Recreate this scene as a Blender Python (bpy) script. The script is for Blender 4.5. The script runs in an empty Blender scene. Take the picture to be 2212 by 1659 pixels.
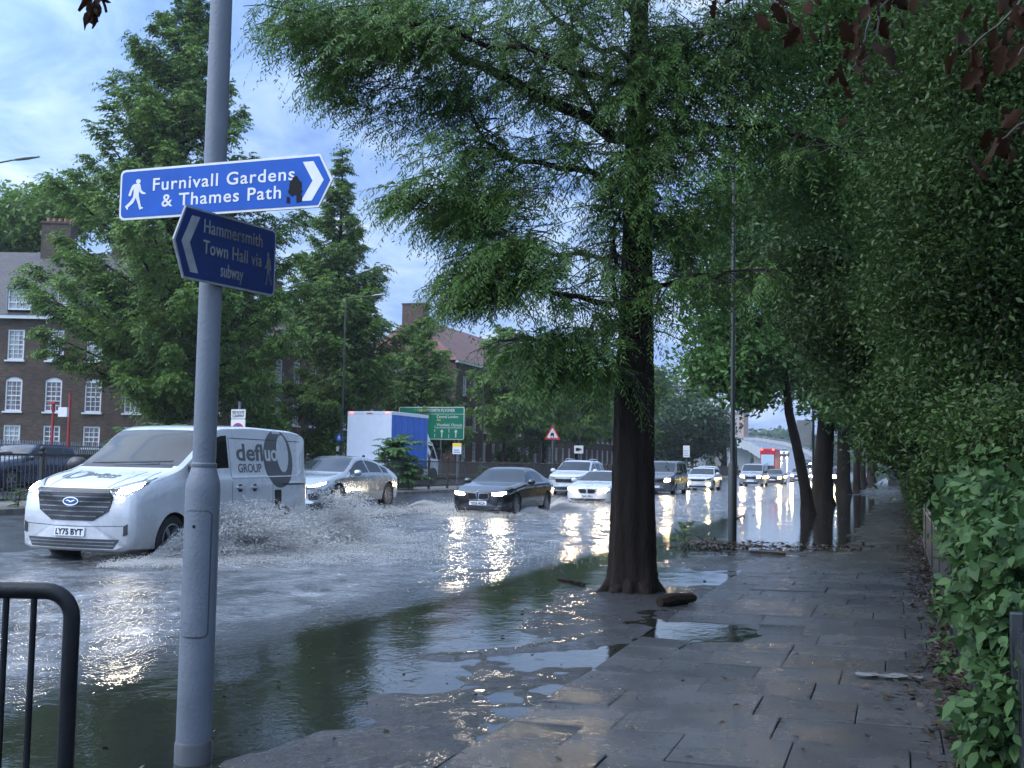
import bpy, bmesh, math, random
import numpy as np
from mathutils import Vector, Matrix, Euler
from mathutils.bvhtree import BVHTree
HAZE = 0.00035
random.seed(7)
RNG = np.random.default_rng(11)
PI = math.pi
scene = bpy.context.scene
COL = scene.collection
R = math.radians

# ------------------------------------------------------------------ camera geometry (measured from the place)
PW, PH = 2212., 1659.
FPX = 1.085 * PW
YAW, PITCH, ROLL, CZ = R(19.2), R(4.04), R(1.05), 1.55
cF = Vector((-math.sin(YAW) * math.cos(PITCH), math.cos(YAW) * math.cos(PITCH), math.sin(PITCH)))
_r = Vector((math.cos(YAW), math.sin(YAW), 0))
_u = _r.cross(cF)
cU = math.cos(ROLL) * _u - math.sin(ROLL) * _r
cR = math.cos(ROLL) * _r + math.sin(ROLL) * _u


def ray(x, y):
    return cF + cR * ((x - PW / 2) / FPX) + cU * ((PH / 2 - y) / FPX)


def G(x, y, z=0.):          # where a sight line meets the level z
    d = ray(x, y); t = (z - CZ) / d.z
    return Vector((d.x * t, d.y * t, z))


def atX(x, y, X):
    d = ray(x, y); t = X / d.x
    return Vector((X, d.y * t, CZ + d.z * t))


def atY(x, y, Y):
    d = ray(x, y); t = Y / d.y
    return Vector((d.x * t, Y, CZ + d.z * t))


# ------------------------------------------------------------------ object helpers
def link(o, parent=None):
    COL.objects.link(o)
    if parent is not None:
        o.parent = parent
    return o


def tag(o, label=None, cat=None, group=None, kind=None):
    if label: o['label'] = label
    if cat: o['category'] = cat
    if group: o['group'] = group
    if kind: o['kind'] = kind
    return o


def thing(name, loc, label, cat, rotz=0., group=None):
    o = bpy.data.objects.new(name, None)
    o.empty_display_size = 0.2
    o.location = loc; o.rotation_euler = (0, 0, rotz)
    link(o)
    return tag(o, label, cat, group)


def as_mat(m):
    return m if isinstance(m, (list, tuple)) else [m]


class MB:
    """collects simple shapes for ONE mesh object"""
    def __init__(s):
        s.v = []; s.f = []; s.m = []

    def add(s, vs, fs, mi=0):
        n = len(s.v)
        s.v += [tuple(p) for p in vs]
        for f in fs:
            s.f.append(tuple(i + n for i in f)); s.m.append(mi)
        return s

    def box(s, a, b, mi=0, M=None):
        x0, y0, z0 = a; x1, y1, z1 = b
        vs = [(x0, y0, z0), (x1, y0, z0), (x1, y1, z0), (x0, y1, z0), (x0, y0, z1), (x1, y0, z1), (x1, y1, z1), (x0, y1, z1)]
        if M is not None: vs = [M @ Vector(p) for p in vs]
        return s.add(vs, [(0, 3, 2, 1), (4, 5, 6, 7), (0, 1, 5, 4), (1, 2, 6, 5), (2, 3, 7, 6), (3, 0, 4, 7)], mi)

    def tube(s, pts, rad, n=8, mi=0, caps=True):
        pts = [Vector(p) for p in pts]
        if not isinstance(rad, (list, tuple)): rad = [rad] * len(pts)
        prev = None; rings = []
        base = len(s.v)
        for i, p in enumerate(pts):
            d = (pts[min(i + 1, len(pts) - 1)] - pts[max(i - 1, 0)])
            if d.length < 1e-9: d = Vector((0, 0, 1))
            d.normalize()
            if prev is None:
                a = Vector((0, 0, 1)) if abs(d.z) < .9 else Vector((1, 0, 0))
                e1 = d.cross(a).normalized()
            else:
                e1 = (prev - d * prev.dot(d))
                e1 = e1.normalized() if e1.length > 1e-6 else d.orthogonal().normalized()
            prev = e1
            e2 = d.cross(e1)
            for k in range(n):
                t = 2 * PI * k / n
                s.v.append(tuple(p + (e1 * math.cos(t) + e2 * math.sin(t)) * rad[i]))
        for i in range(len(pts) - 1):
            for k in range(n):
                a = base + i * n + k; b = base + i * n + (k + 1) % n
                s.f.append((a, b, b + n, a + n)); s.m.append(mi)
        if caps:
            s.f.append(tuple(base + k for k in range(n))[::-1]); s.m.append(mi)
            e = base + (len(pts) - 1) * n
            s.f.append(tuple(e + k for k in range(n))); s.m.append(mi)
        return s

    def lathe(s, prof, n=24, M=None, mi=0):
        """prof [(r,z)] about z"""
        base = len(s.v)
        for r, z in prof:
            for k in range(n):
                t = 2 * PI * k / n
                p = Vector((r * math.cos(t), r * math.sin(t), z))
                s.v.append(tuple(M @ p if M is not None else p))
        for i in range(len(prof) - 1):
            for k in range(n):
                a = base + i * n + k; b = base + i * n + (k + 1) % n
                s.f.append((a, b, b + n, a + n)); s.m.append(mi)
        s.f.append(tuple(base + k for k in range(n))[::-1]); s.m.append(mi)
        e = base + (len(prof) - 1) * n
        s.f.append(tuple(e + k for k in range(n))); s.m.append(mi)
        return s

    def prism(s, poly, t, M=None, mi=0):
        """flat outline in local x,z extruded along -y by t (front face at y=0 looks to -y)"""
        n = len(poly)
        vs = [Vector((x, 0, z)) for x, z in poly] + [Vector((x, t, z)) for x, z in poly]
        if M is not None: vs = [M @ p for p in vs]
        fs = [tuple(range(n)), tuple(range(2 * n - 1, n - 1, -1))]
        fs += [(i, n + i, n + (i + 1) % n, (i + 1) % n) for i in range(n)]
        return s.add(vs, fs, mi)

    def ball(s, c, r, n=10, mi=0, sq=(1, 1, 1)):
        prof = []
        for i in range(1, n):
            a = PI * i / n
            prof.append((r * math.sin(a), -r * math.cos(a)))
        M = Matrix.Translation(c) @ Matrix.Diagonal((sq[0], sq[1], sq[2], 1))
        return s.lathe(prof, n + 2, M, mi)

    def build(s, name, mat, parent=None, smooth=False, bevel=0., recalc=True):
        me = bpy.data.meshes.new(name)
        me.from_pydata(s.v, [], s.f)
        for m in as_mat(mat): me.materials.append(m)
        me.polygons.foreach_set('material_index', s.m)
        if recalc or bevel:
            bm = bmesh.new(); bm.from_mesh(me)
            if recalc: bmesh.ops.recalc_face_normals(bm, faces=bm.faces)
            if bevel:
                ed = [e for e in bm.edges if len(e.link_faces) == 2 and e.calc_face_angle(0) > .6]
                bmesh.ops.bevel(bm, geom=ed, offset=bevel, segments=2, profile=.5, affect='EDGES', clamp_overlap=True)
            bm.to_mesh(me); bm.free()
        if smooth:
            set_smooth(me)
        o = bpy.data.objects.new(name, me)
        return link(o, parent)


def set_smooth(me, ang=40):
    me.polygons.foreach_set('use_smooth', [True] * len(me.polygons))
    try:
        me.set_sharp_from_angle(angle=R(ang))
    except Exception:
        pass


def np_mesh(name, V, F, mat, parent=None, smooth=False):
    """V (n,3) array, F (m,k) array of equal-size faces"""
    me = bpy.data.meshes.new(name)
    n, m, k = len(V), len(F), F.shape[1]
    me.vertices.add(n); me.vertices.foreach_set('co', np.ascontiguousarray(V, dtype=np.float32).ravel())
    me.loops.add(m * k); me.loops.foreach_set('vertex_index', np.ascontiguousarray(F, dtype=np.int32).ravel())
    me.polygons.add(m)
    me.polygons.foreach_set('loop_start', np.arange(0, m * k, k, dtype=np.int32))
    if smooth: me.polygons.foreach_set('use_smooth', np.ones(m, dtype=bool))
    me.update(calc_edges=True)
    for mm in as_mat(mat): me.materials.append(mm)
    o = bpy.data.objects.new(name, me)
    return link(o, parent)


def grid_faces(nx, ny):
    i = np.arange(nx - 1)[:, None] * ny + np.arange(ny - 1)[None, :]
    return np.stack([i, i + ny, i + ny + 1, i + 1], -1).reshape(-1, 4)


# ------------------------------------------------------------------ materials
def new_mat(name):
    m = bpy.data.materials.new(name); m.use_nodes = True
    nt = m.node_tree
    return m, nt, nt.nodes['Principled BSDF']


def nd(nt, t, **kw):
    n = nt.nodes.new(t)
    for k, v in kw.items():
        if hasattr(n, k): setattr(n, k, v)
        else: n.inputs[k].default_value = v
    return n


def ramp(nt, src, stops):
    r = nt.nodes.new('ShaderNodeValToRGB')
    el = r.color_ramp.elements
    while len(el) < len(stops): el.new(.5)
    for e, (p, c) in zip(el, stops):
        e.position = p
        e.color = (c, c, c, 1) if not isinstance(c, (tuple, list)) else tuple(c) + (1,)
    nt.links.new(src, r.inputs[0])
    return r.outputs[0]


def M(name, col, rough=.5, metal=0., var=.15, vscale=3., bump=0., bscale=30., spec=.5, coat=0., rvar=0., trans=0.):
    m, nt, b = new_mat(name)
    L = nt.links.new
    b.inputs['Roughness'].default_value = rough
    b.inputs['Metallic'].default_value = metal
    b.inputs['Specular IOR Level'].default_value = spec
    b.inputs['Coat Weight'].default_value = coat
    b.inputs['Coat Roughness'].default_value = .05
    b.inputs['Base Color'].default_value = tuple(col) + (1,)
    tc = nd(nt, 'ShaderNodeTexCoord')
    if var:
        n = nd(nt, 'ShaderNodeTexNoise', Scale=vscale, Detail=5., Roughness=.6)
        L(tc.outputs['Object'], n.inputs['Vector'])
        c = ramp(nt, n.outputs['Fac'], [(.25, tuple(x * (1 - var) for x in col)), (.75, tuple(min(1, x * (1 + var)) for x in col))])
        L(c, b.inputs['Base Color'])
        if rvar:
            rr = ramp(nt, n.outputs['Fac'], [(.3, max(0.02, rough - rvar)), (.7, rough + rvar)])
            L(rr, b.inputs['Roughness'])
    if bump:
        n2 = nd(nt, 'ShaderNodeTexNoise', Scale=bscale, Detail=4.)
        L(tc.outputs['Object'], n2.inputs['Vector'])
        bp = nd(nt, 'ShaderNodeBump', Strength=bump, Distance=.02)
        L(n2.outputs['Fac'], bp.inputs['Height']); L(bp.outputs[0], b.inputs['Normal'])
    return m


def emit(name, col, s):
    m, nt, b = new_mat(name)
    b.inputs['Base Color'].default_value = tuple(col) + (1,)
    b.inputs['Emission Color'].default_value = tuple(col) + (1,)
    b.inputs['Emission Strength'].default_value = s
    b.inputs['Roughness'].default_value = .2
    return m


def leaf_mat(name, dark, light, trans=.25, rough=.45, cl=1.2, spec=.3):
    """leaves: colour differs leaf by leaf and clump by clump"""
    m, nt, b = new_mat(name)
    L = nt.links.new
    geo = nd(nt, 'ShaderNodeNewGeometry')
    tc = nd(nt, 'ShaderNodeTexCoord')
    n = nd(nt, 'ShaderNodeTexNoise', Scale=cl, Detail=2.)
    L(tc.outputs['Object'], n.inputs['Vector'])
    mix = nd(nt, 'ShaderNodeMath', operation='MULTIPLY_ADD')
    L(geo.outputs['Random Per Island'], mix.inputs[0]); mix.inputs[1].default_value = .45
    mm = nd(nt, 'ShaderNodeMath', operation='MULTIPLY'); L(n.outputs['Fac'], mm.inputs[0]); mm.inputs[1].default_value = .6
    L(mm.outputs[0], mix.inputs[2])
    mid = tuple((a + c) * .5 for a, c in zip(dark, light))
    c = ramp(nt, mix.outputs[0], [(.15, dark), (.5, mid), (.85, light)])
    L(c, b.inputs['Base Color'])
    b.inputs['Roughness'].default_value = rough
    b.inputs['Specular IOR Level'].default_value = spec
    tr = nd(nt, 'ShaderNodeBsdfTranslucent'); L(c, tr.inputs['Color'])
    ms = nd(nt, 'ShaderNodeMixShader'); ms.inputs[0].default_value = trans
    out = nt.nodes['Material Output']
    L(b.outputs[0], ms.inputs[1]); L(tr.outputs[0], ms.inputs[2]); L(ms.outputs[0], out.inputs['Surface'])
    return m


def brick_mat(name, c1, c2, mortar, sx=.225, sz=.075, rough=.85):
    m, nt, b = new_mat(name)
    L = nt.links.new
    tc = nd(nt, 'ShaderNodeTexCoord'); sp = nd(nt, 'ShaderNodeSeparateXYZ'); L(tc.outputs['Object'], sp.inputs[0])
    ad = nd(nt, 'ShaderNodeMath', operation='ADD'); L(sp.outputs[0], ad.inputs[0]); L(sp.outputs[1], ad.inputs[1])
    cb = nd(nt, 'ShaderNodeCombineXYZ'); L(ad.outputs[0], cb.inputs[0]); L(sp.outputs[2], cb.inputs[1])
    bt = nd(nt, 'ShaderNodeTexBrick'); L(cb.outputs[0], bt.inputs['Vector'])
    bt.inputs['Color1'].default_value = tuple(c1) + (1,); bt.inputs['Color2'].default_value = tuple(c2) + (1,)
    bt.inputs['Mortar'].default_value = tuple(mortar) + (1,)
    bt.inputs['Scale'].default_value = 1.
    bt.inputs['Brick Width'].default_value = sx; bt.inputs['Row Height'].default_value = sz
    bt.inputs['Mortar Size'].default_value = .008
    n = nd(nt, 'ShaderNodeTexNoise', Scale=.6, Detail=6., Roughness=.7); L(tc.outputs['Object'], n.inputs['Vector'])
    mx = nd(nt, 'ShaderNodeMix', data_type='RGBA', blend_type='MULTIPLY'); mx.inputs[0].default_value = .8
    L(bt.outputs['Color'], mx.inputs[6])
    L(ramp(nt, n.outputs['Fac'], [(.3, .55), (.7, 1.2)]), mx.inputs[7])
    L(mx.outputs[2], b.inputs['Base Color'])
    b.inputs['Roughness'].default_value = rough
    bp = nd(nt, 'ShaderNodeBump', Strength=.4, Distance=.01); L(bt.outputs['Fac'], bp.inputs['Height']); bp.invert = True
    L(bp.outputs[0], b.inputs['Normal'])
    return m


# ------------------------------------------------------------------ world, sun, camera
SUN_EL, SUN_AZ = R(46), R(232)       # azimuth of the sun measured clockwise from +Y
w = bpy.data.worlds.new("World"); scene.world = w; w.use_nodes = True
nt = w.node_tree; L = nt.links.new
bg = nt.nodes['Background']
sky = nd(nt, 'ShaderNodeTexSky', sky_type='NISHITA')
sky.sun_disc = False; sky.sun_elevation = SUN_EL; sky.sun_rotation = SUN_AZ
sky.air_density = 1.3; sky.dust_density = 1.5; sky.ozone_density = 2.
tc = nd(nt, 'ShaderNodeTexCoord'); sp = nd(nt, 'ShaderNodeSeparateXYZ'); L(tc.outputs['Generated'], sp.inputs[0])
zz = nd(nt, 'ShaderNodeMath', operation='MAXIMUM'); L(sp.outputs[2], zz.inputs[0]); zz.inputs[1].default_value = .0
za = nd(nt, 'ShaderNodeMath', operation='ADD'); L(zz.outputs[0], za.inputs[0]); za.inputs[1].default_value = .22
dx = nd(nt, 'ShaderNodeMath', operation='DIVIDE'); L(sp.outputs[0], dx.inputs[0]); L(za.outputs[0], dx.inputs[1])
dy = nd(nt, 'ShaderNodeMath', operation='DIVIDE'); L(sp.outputs[1], dy.inputs[0]); L(za.outputs[0], dy.inputs[1])
cb = nd(nt, 'ShaderNodeCombineXYZ'); L(dx.outputs[0], cb.inputs[0]); L(dy.outputs[0], cb.inputs[1])
n1 = nd(nt, 'ShaderNodeTexNoise', Scale=1.15, Detail=8., Roughness=.55, Distortion=.5); L(cb.outputs[0], n1.inputs['Vector'])
n2 = nd(nt, 'ShaderNodeTexNoise', Scale=4.2, Detail=7., Roughness=.6, Distortion=.8); L(cb.outputs[0], n2.inputs['Vector'])
ma = nd(nt, 'ShaderNodeMath', operation='MULTIPLY_ADD'); L(n1.outputs['Fac'], ma.inputs[0]); ma.inputs[1].default_value = .56
mb = nd(nt, 'ShaderNodeMath', operation='MULTIPLY'); L(n2.outputs['Fac'], mb.inputs[0]); mb.inputs[1].default_value = .44
L(mb.outputs[0], ma.inputs[2])
# thinner, bluer cloud low down and whiter cloud overhead, as in a breaking overcast
el = nd(nt, 'ShaderNodeMath', operation='MULTIPLY_ADD'); L(zz.outputs[0], el.inputs[0]); el.inputs[1].default_value = .10; L(ma.outputs[0], el.inputs[2])
cloud = ramp(nt, el.outputs[0], [(.40, (.95, 1.70, 3.8)), (.48, (1.5, 2.4, 4.5)), (.56, (2.35, 3.25, 5.0)), (.65, (4.0, 4.6, 5.7))])
mx = nd(nt, 'ShaderNodeMix', data_type='RGBA'); mx.inputs[0].default_value = .88
L(sky.outputs[0], mx.inputs[6]); L(cloud, mx.inputs[7])
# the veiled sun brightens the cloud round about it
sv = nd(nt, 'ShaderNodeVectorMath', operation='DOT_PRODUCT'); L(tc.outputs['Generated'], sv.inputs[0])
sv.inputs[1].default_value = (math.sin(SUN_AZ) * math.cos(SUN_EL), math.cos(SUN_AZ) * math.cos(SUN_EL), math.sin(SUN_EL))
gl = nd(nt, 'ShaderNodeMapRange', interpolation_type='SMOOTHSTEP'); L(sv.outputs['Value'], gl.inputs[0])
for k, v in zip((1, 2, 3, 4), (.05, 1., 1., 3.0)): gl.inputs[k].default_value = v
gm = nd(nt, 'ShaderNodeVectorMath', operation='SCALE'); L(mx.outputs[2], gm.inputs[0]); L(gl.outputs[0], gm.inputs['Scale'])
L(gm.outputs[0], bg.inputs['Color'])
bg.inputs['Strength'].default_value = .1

sd = bpy.data.lights.new('sun', 'SUN'); sd.energy = 1.0; sd.angle = R(45); sd.color = (1., .95, .86)
so = link(bpy.data.objects.new('sun', sd))
dirv = Vector((math.sin(SUN_AZ) * math.cos(SUN_EL), math.cos(SUN_AZ) * math.cos(SUN_EL), math.sin(SUN_EL)))
so.rotation_euler = dirv.to_track_quat('Z', 'Y').to_euler()

cd = bpy.data.cameras.new('camera'); co = link(bpy.data.objects.new('camera', cd))
cd.sensor_fit = 'HORIZONTAL'; cd.sensor_width = 36.; cd.lens = 1.085 * 36
cd.clip_start = .05; cd.clip_end = 5000
co.matrix_world = Matrix(((cR.x, cU.x, -cF.x, 0), (cR.y, cU.y, -cF.y, 0), (cR.z, cU.z, -cF.z, CZ), (0, 0, 0, 1)))
scene.camera = co
scene.view_settings.view_transform = 'Standard'; scene.view_settings.look = 'None'
scene.view_settings.exposure = 1.22; scene.view_settings.gamma = 1.
scene.render.engine = 'CYCLES'
cy = scene.cycles
cy.max_bounces = 8; cy.diffuse_bounces = 4; cy.glossy_bounces = 4; cy.transmission_bounces = 4
cy.transparent_max_bounces = 8; cy.caustics_reflective = False; cy.caustics_refractive = False
cy.use_denoising = True; cy.sample_clamp_indirect = 6.; cy.volume_bounces = 0

# ------------------------------------------------------------------ noise in numpy (sums of waves / value noise)
def vnoise(x, y, seed=0):
    """smooth value noise in -1..1"""
    xi = np.floor(x).astype(np.int64); yi = np.floor(y).astype(np.int64)
    fx = x - xi; fy = y - yi
    fx = fx * fx * (3 - 2 * fx); fy = fy * fy * (3 - 2 * fy)

    def h(a, b):
        n = (a * 374761393 + b * 668265263 + seed * 974634777) & 0x7fffffff
        n = ((n ^ (n >> 13)) * 1274126177) & 0x7fffffff
        n = (n ^ (n >> 16)) & 0xffff
        return n / 32767.5 - 1.
    return (h(xi, yi) * (1 - fx) + h(xi + 1, yi) * fx) * (1 - fy) + (h(xi, yi + 1) * (1 - fx) + h(xi + 1, yi + 1) * fx) * fy


def fbm(x, y, seed=0, o=4):
    s = 0; a = 1.; t = 0
    for i in range(o):
        s = s + a * vnoise(x * 2 ** i, y * 2 ** i, seed + i * 17); t += a; a *= .5
    return s / t


def gauss(x, y, cx, cy_, sx, sy, ang=0.):
    c, s = math.cos(ang), math.sin(ang)
    dx = (x - cx) * c + (y - cy_) * s; dy = -(x - cx) * s + (y - cy_) * c
    return np.exp(-(dx / sx) ** 2 - (dy / sy) ** 2)


def seg_dist(x, y, pts):
    d = np.full(np.broadcast(x, y).shape, 1e9)
    for (ax, ay), (bx, by) in zip(pts[:-1], pts[1:]):
        vx, vy = bx - ax, by - ay
        t = np.clip(((x - ax) * vx + (y - ay) * vy) / (vx * vx + vy * vy), 0, 1)
        d = np.minimum(d, np.hypot(x - ax - t * vx, y - ay - t * vy))
    return d
# ================================================================== SETTING
def sstep(a, b, x):
    t = np.clip((x - a) / (b - a), 0, 1)
    return t * t * (3 - 2 * t)


def road_z(X):
    return -0.10 + .27 * sstep(-11.8, -15.2, X) + .12 * sstep(-14.8, -17.4, X)


TREES_ROW = [(-3.02, 13.15, .42), (-2.9, 39.0, .2), (-3.1, 49.4, .42), (-3.13, 70., .42), (-2.82, 83., .26), (-3.6, 118., .4), (-3.5, 146., .45)]


def ground_h(X, Y):
    """height of the asphalt verge and footway above the flood level"""
    z = -0.040 + .028 * sstep(-4.9, -3.1, X) + .012 * sstep(-3.2, -2.3, X)
    z = z + .06 * sstep(-2.1, .4, X)
    z = z + .015 * fbm(X * 1.3, Y * .9, 3, 4) + .014 * fbm(X * 3.6, Y * 2.8, 9, 4) + .026 * (1 - sstep(10, 12, Y)) * fbm(X * 2.0, Y * 1.5, 14, 3)
    z = z + .007 * fbm(X * 8, Y * 6, 19, 3)
    # footway further on lies lower on its road side and is awash
    far = sstep(19.5, 24, Y)
    z = z - far * .03 * (1 - sstep(-1.2, -.2, X)) - .02 * far * (1 - sstep(-2.6, -1.8, X))
    z = z + sstep(52, 75, Y) * .045
    near = 1 - sstep(13.5, 16, Y)
    d = seg_dist(X, Y, [(-3.75, 8.1), (-3.3, 8.45), (-2.9, 8.95), (-2.55, 9.7), (-2.35, 10.5)])
    z = z + .042 * np.exp(-(d / .17) ** 2)
    z = z + .021 * gauss(X, Y, -2.62, 5.75, .42, 1.0, .25) + .017 * gauss(X, Y, -3.15, 5.3, .6, .5) + .012 * gauss(X, Y, -3.1, 6.4, .35, .5) + .014 * gauss(X, Y, -2.2, 7.3, .4, .8)
    z = z + .012 * gauss(X, Y, -2.75, 7.3, .35, .8) - .026 * gauss(X, Y, -2.55, 8.5, .35, .35)
    z = z + .024 * gauss(X, Y, -3.25, 11.2, .55, 1.5) - .05 * gauss(X, Y, -4.2, 8.6, .55, 2.6) - .04 * gauss(X, Y, -4.0, 5.6, .6, 1.2)
    z = z - .02 * gauss(X, Y, -3.8, 14.6, .8, .8) - .03 * gauss(X, Y, -2.6, 15.6, .5, .8)
    z = z + .030 * gauss(X, Y, -2.6, 18.2, 1.0, 1.4) + .028 * gauss(X, Y, -2.2, 21.2, 1.6, .5)
    for tx, ty, r in TREES_ROW:
        z = z + .075 * gauss(X, Y, tx, ty, r * 1.5 + .1, r * 1.8 + .15)
    return z


def pave_h(X, Y):
    z = .016 + .042 * sstep(-2.2, .3, X) + .008 * fbm(X * .9, Y * .7, 21, 3)
    return z - .052 * gauss(X, Y, -1.65, 10.45, .62, .75) - .02 * gauss(X, Y, -2.1, 8.4, .35, .6)


# --- materials of the ground
def wet_mat(name, base, scale_agg, bump, film=(.42, .6), rough=(.07, .36), var=.25, agg=.5, dist=.012):
    m, nt, b = new_mat(name); L = nt.links.new
    tc = nd(nt, 'ShaderNodeTexCoord')
    n = nd(nt, 'ShaderNodeTexNoise', Scale=1.3, Detail=6., Roughness=.65); L(tc.outputs['Object'], n.inputs['Vector'])
    n2 = nd(nt, 'ShaderNodeTexNoise', Scale=scale_agg, Detail=3., Roughness=.7); L(tc.outputs['Object'], n2.inputs['Vector'])
    L(ramp(nt, n.outputs['Fac'], [(film[0], rough[0]), (film[1], rough[1])]), b.inputs['Roughness'])
    mx = nd(nt, 'ShaderNodeMix', data_type='RGBA', blend_type='MULTIPLY'); mx.inputs[0].default_value = 1.
    mq = mx
    L(ramp(nt, n.outputs['Fac'], [(.3, tuple(x * (1 - var) for x in base)), (.7, tuple(x * (1 + var) for x in base))]), mx.inputs[6])
    L(ramp(nt, n2.outputs['Fac'], [(.3, 1 - agg), (.7, 1 + agg)]), mx.inputs[7])
    col = mx.outputs[2]
    if name == 'wet_slab':      # every slab has weathered a little differently, with darker blots
        geo = nd(nt, 'ShaderNodeNewGeometry'); m2 = nd(nt, 'ShaderNodeMix', data_type='RGBA', blend_type='MULTIPLY'); m2.inputs[0].default_value = 1.
        L(col, m2.inputs[6]); L(ramp(nt, geo.outputs['Random Per Island'], [(0., (.74, .74, .74)), (.5, (1., .97, .93)), (1., (1.26, 1.25, 1.24))]), m2.inputs[7])
        vo = nd(nt, 'ShaderNodeTexVoronoi', Scale=4.5); L(tc.outputs['Object'], vo.inputs['Vector'])
        m3 = nd(nt, 'ShaderNodeMix', data_type='RGBA', blend_type='MULTIPLY'); m3.inputs[0].default_value = 1.
        L(m2.outputs[2], m3.inputs[6]); L(ramp(nt, vo.outputs['Distance'], [(.06, .45), (.11, 1.)]), m3.inputs[7]); col = m3.outputs[2]
    L(col, b.inputs['Base Color'])
    bp = nd(nt, 'ShaderNodeBump', Strength=bump, Distance=dist); L(n2.outputs['Fac'], bp.inputs['Height'])
    L(bp.outputs[0], b.inputs['Normal'])
    b.inputs['Specular IOR Level'].default_value = .5
    return m


ASPH = wet_mat('wet_asphalt', (.030, .031, .034), 60., 1., film=(.44, .60), rough=(.03, .24), agg=.8, dist=.03)
FOOTWAY = wet_mat('wet_footway', (.042, .039, .036), 80., .6, film=(.42, .62), rough=(.08, .32))
ROADM = wet_mat('wet_road', (.045, .046, .05), 60., .4, film=(.4, .6), rough=(.10, .25))
SLAB = wet_mat('wet_slab', (.046, .048, .051), 130., .8, film=(.40, .62), rough=(.17, .34), var=.35, agg=.35)
KERBM = wet_mat('wet_kerb', (.10, .098, .095), 40., .3, rough=(.2, .45))
SOIL = M('damp_soil', (.03, .024, .018), .8, var=.4, vscale=8, bump=.6, bscale=40)

# base terrain, one sheet to the horizon
xs = np.concatenate([np.linspace(-1800, -60, 12), np.linspace(-50, 40, 10), np.linspace(60, 1800, 12)])
ys = np.concatenate([np.linspace(-300, 0, 6), np.linspace(20, 300, 15), np.linspace(400, 3000, 10)])
XX, YY = np.meshgrid(xs, ys, indexing='ij')
V = np.stack([XX, YY, np.full_like(XX, -.35)], -1).reshape(-1, 3)
o = np_mesh('ground', V, grid_faces(len(xs), len(ys)), M('earth', (.05, .06, .03), .9, var=.4, vscale=.2)); tag(o, kind='structure')


def strip(name, xs, ys, hf, mat):
    XX, YY = np.meshgrid(np.array(xs), np.array(ys), indexing='ij')
    V = np.stack([XX, YY, hf(XX, YY)], -1).reshape(-1, 3)
    o = np_mesh(name, V, grid_faces(len(xs), len(ys)), mat, smooth=True)
    return tag(o, kind='structure')


ylong = np.concatenate([np.arange(-6, 60, 3.), np.arange(60, 460, 20.)])
strip('road', np.linspace(-17.3, -5.1, 40), ylong, lambda x, y: road_z(x) + 0 * y, ROADM)
# verge of asphalt round the trees, finely shaped so that the puddles find their own outline
strip('asphalt_verge', np.linspace(-4.98, -2.2, 90), np.concatenate([np.arange(2., 16, .045), np.arange(16, 40, .14), np.arange(40, 200, 1.2)]), ground_h, ASPH)
strip('footway', np.linspace(-2.2, .62, 46), np.concatenate([np.arange(17.3, 45, .15), np.arange(45, 330, 1.5)]), ground_h, FOOTWAY)
strip('soil_bed', np.linspace(-2.2, 1.3, 12), np.arange(-3, 17.4, .5), lambda x, y: -.06 + .13 * sstep(-.1, .6, x) + 0 * y, SOIL)
strip('hedge_soil', [.55, 1.2, 3, 8, 30], np.arange(-3, 330, 6.), lambda x, y: .10 + .02 * x + 0 * y, SOIL)
# kerb on the near side, awash
mb = MB()
for i in range(120):
    y0 = -4 + i * .915
    mb.box((-5.12, y0 + .006, -.2), (-4.97, y0 + .909, -.011 + .008 * math.sin(i * 2.1)))
tag(mb.build('kerb', KERBM, bevel=.012), kind='structure')
mb = MB()
for i in range(180):
    y0 = 8 + i * .915
    mb.box((-17.46, y0 + .006, 0), (-17.3, y0 + .909, .41))
tag(mb.build('reservation_kerb', KERBM, bevel=.015), kind='structure')
strip('central_reservation', np.linspace(-19.9, -17.46, 8), ylong, lambda x, y: .40 + .02 * fbm(x * 2, y * 2, 5), M('gritty_verge', (.11, .10, .085), .8, var=.35, vscale=2., bump=.4, bscale=30))
strip('far_road', np.linspace(-31, -19.9, 8), ylong, lambda x, y: .26 + 0 * x * y, ROADM)
strip('far_pavement', np.linspace(-36, -31, 5), ylong, lambda x, y: .38 + 0 * x * y, FOOTWAY)
strip('far_lawn', np.linspace(-120, -36, 10), ylong, lambda x, y: .42 + .1 * fbm(x * .3, y * .3, 8), M('lawn', (.05, .085, .03), .9, var=.4, vscale=3, bump=.5, bscale=20))

# paving slabs: rows across the path, each slab settled a little differently
mb = MB(); rs = random.Random(5)
y = 2.2; row = 0
while y < 17.3:
    dy = .60
    x = -2.2 + (0 if row % 2 else 0)
    wl = [.9, .62, .75][row % 3] if row % 2 else .45
    while x < .42:
        x1 = min(x + wl, .5)
        cz = pave_h(np.array((x + x1) / 2), np.array(y + dy / 2))
        tx, ty = rs.gauss(0, .005), rs.gauss(0, .005)
        dz = rs.gauss(0, .0028)
        g = .0038
        c = [(x + g, y + g), (x1 - g, y + g), (x1 - g, y + dy - g), (x + g, y + dy - g)]
        hh = [float(pave_h(np.array(a), np.array(b))) * .75 + float(cz) * .25 + dz + tx * (a - x) + ty * (b - y) for a, b in c]
        top = [(a, b, h) for (a, b), h in zip(c, hh)]
        bot = [(a, b, h - .07) for (a, b), h in zip(c, hh)]
        mb.add(bot + top, [(0, 3, 2, 1), (4, 5, 6, 7), (0, 1, 5, 4), (1, 2, 6, 5), (2, 3, 7, 6), (3, 0, 4, 7)])
        x = x1; wl = rs.choice([.9, .9, .75, .6])
    y += dy; row += 1
tag(mb.build('pavement', SLAB, bevel=.005), kind='structure')

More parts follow.
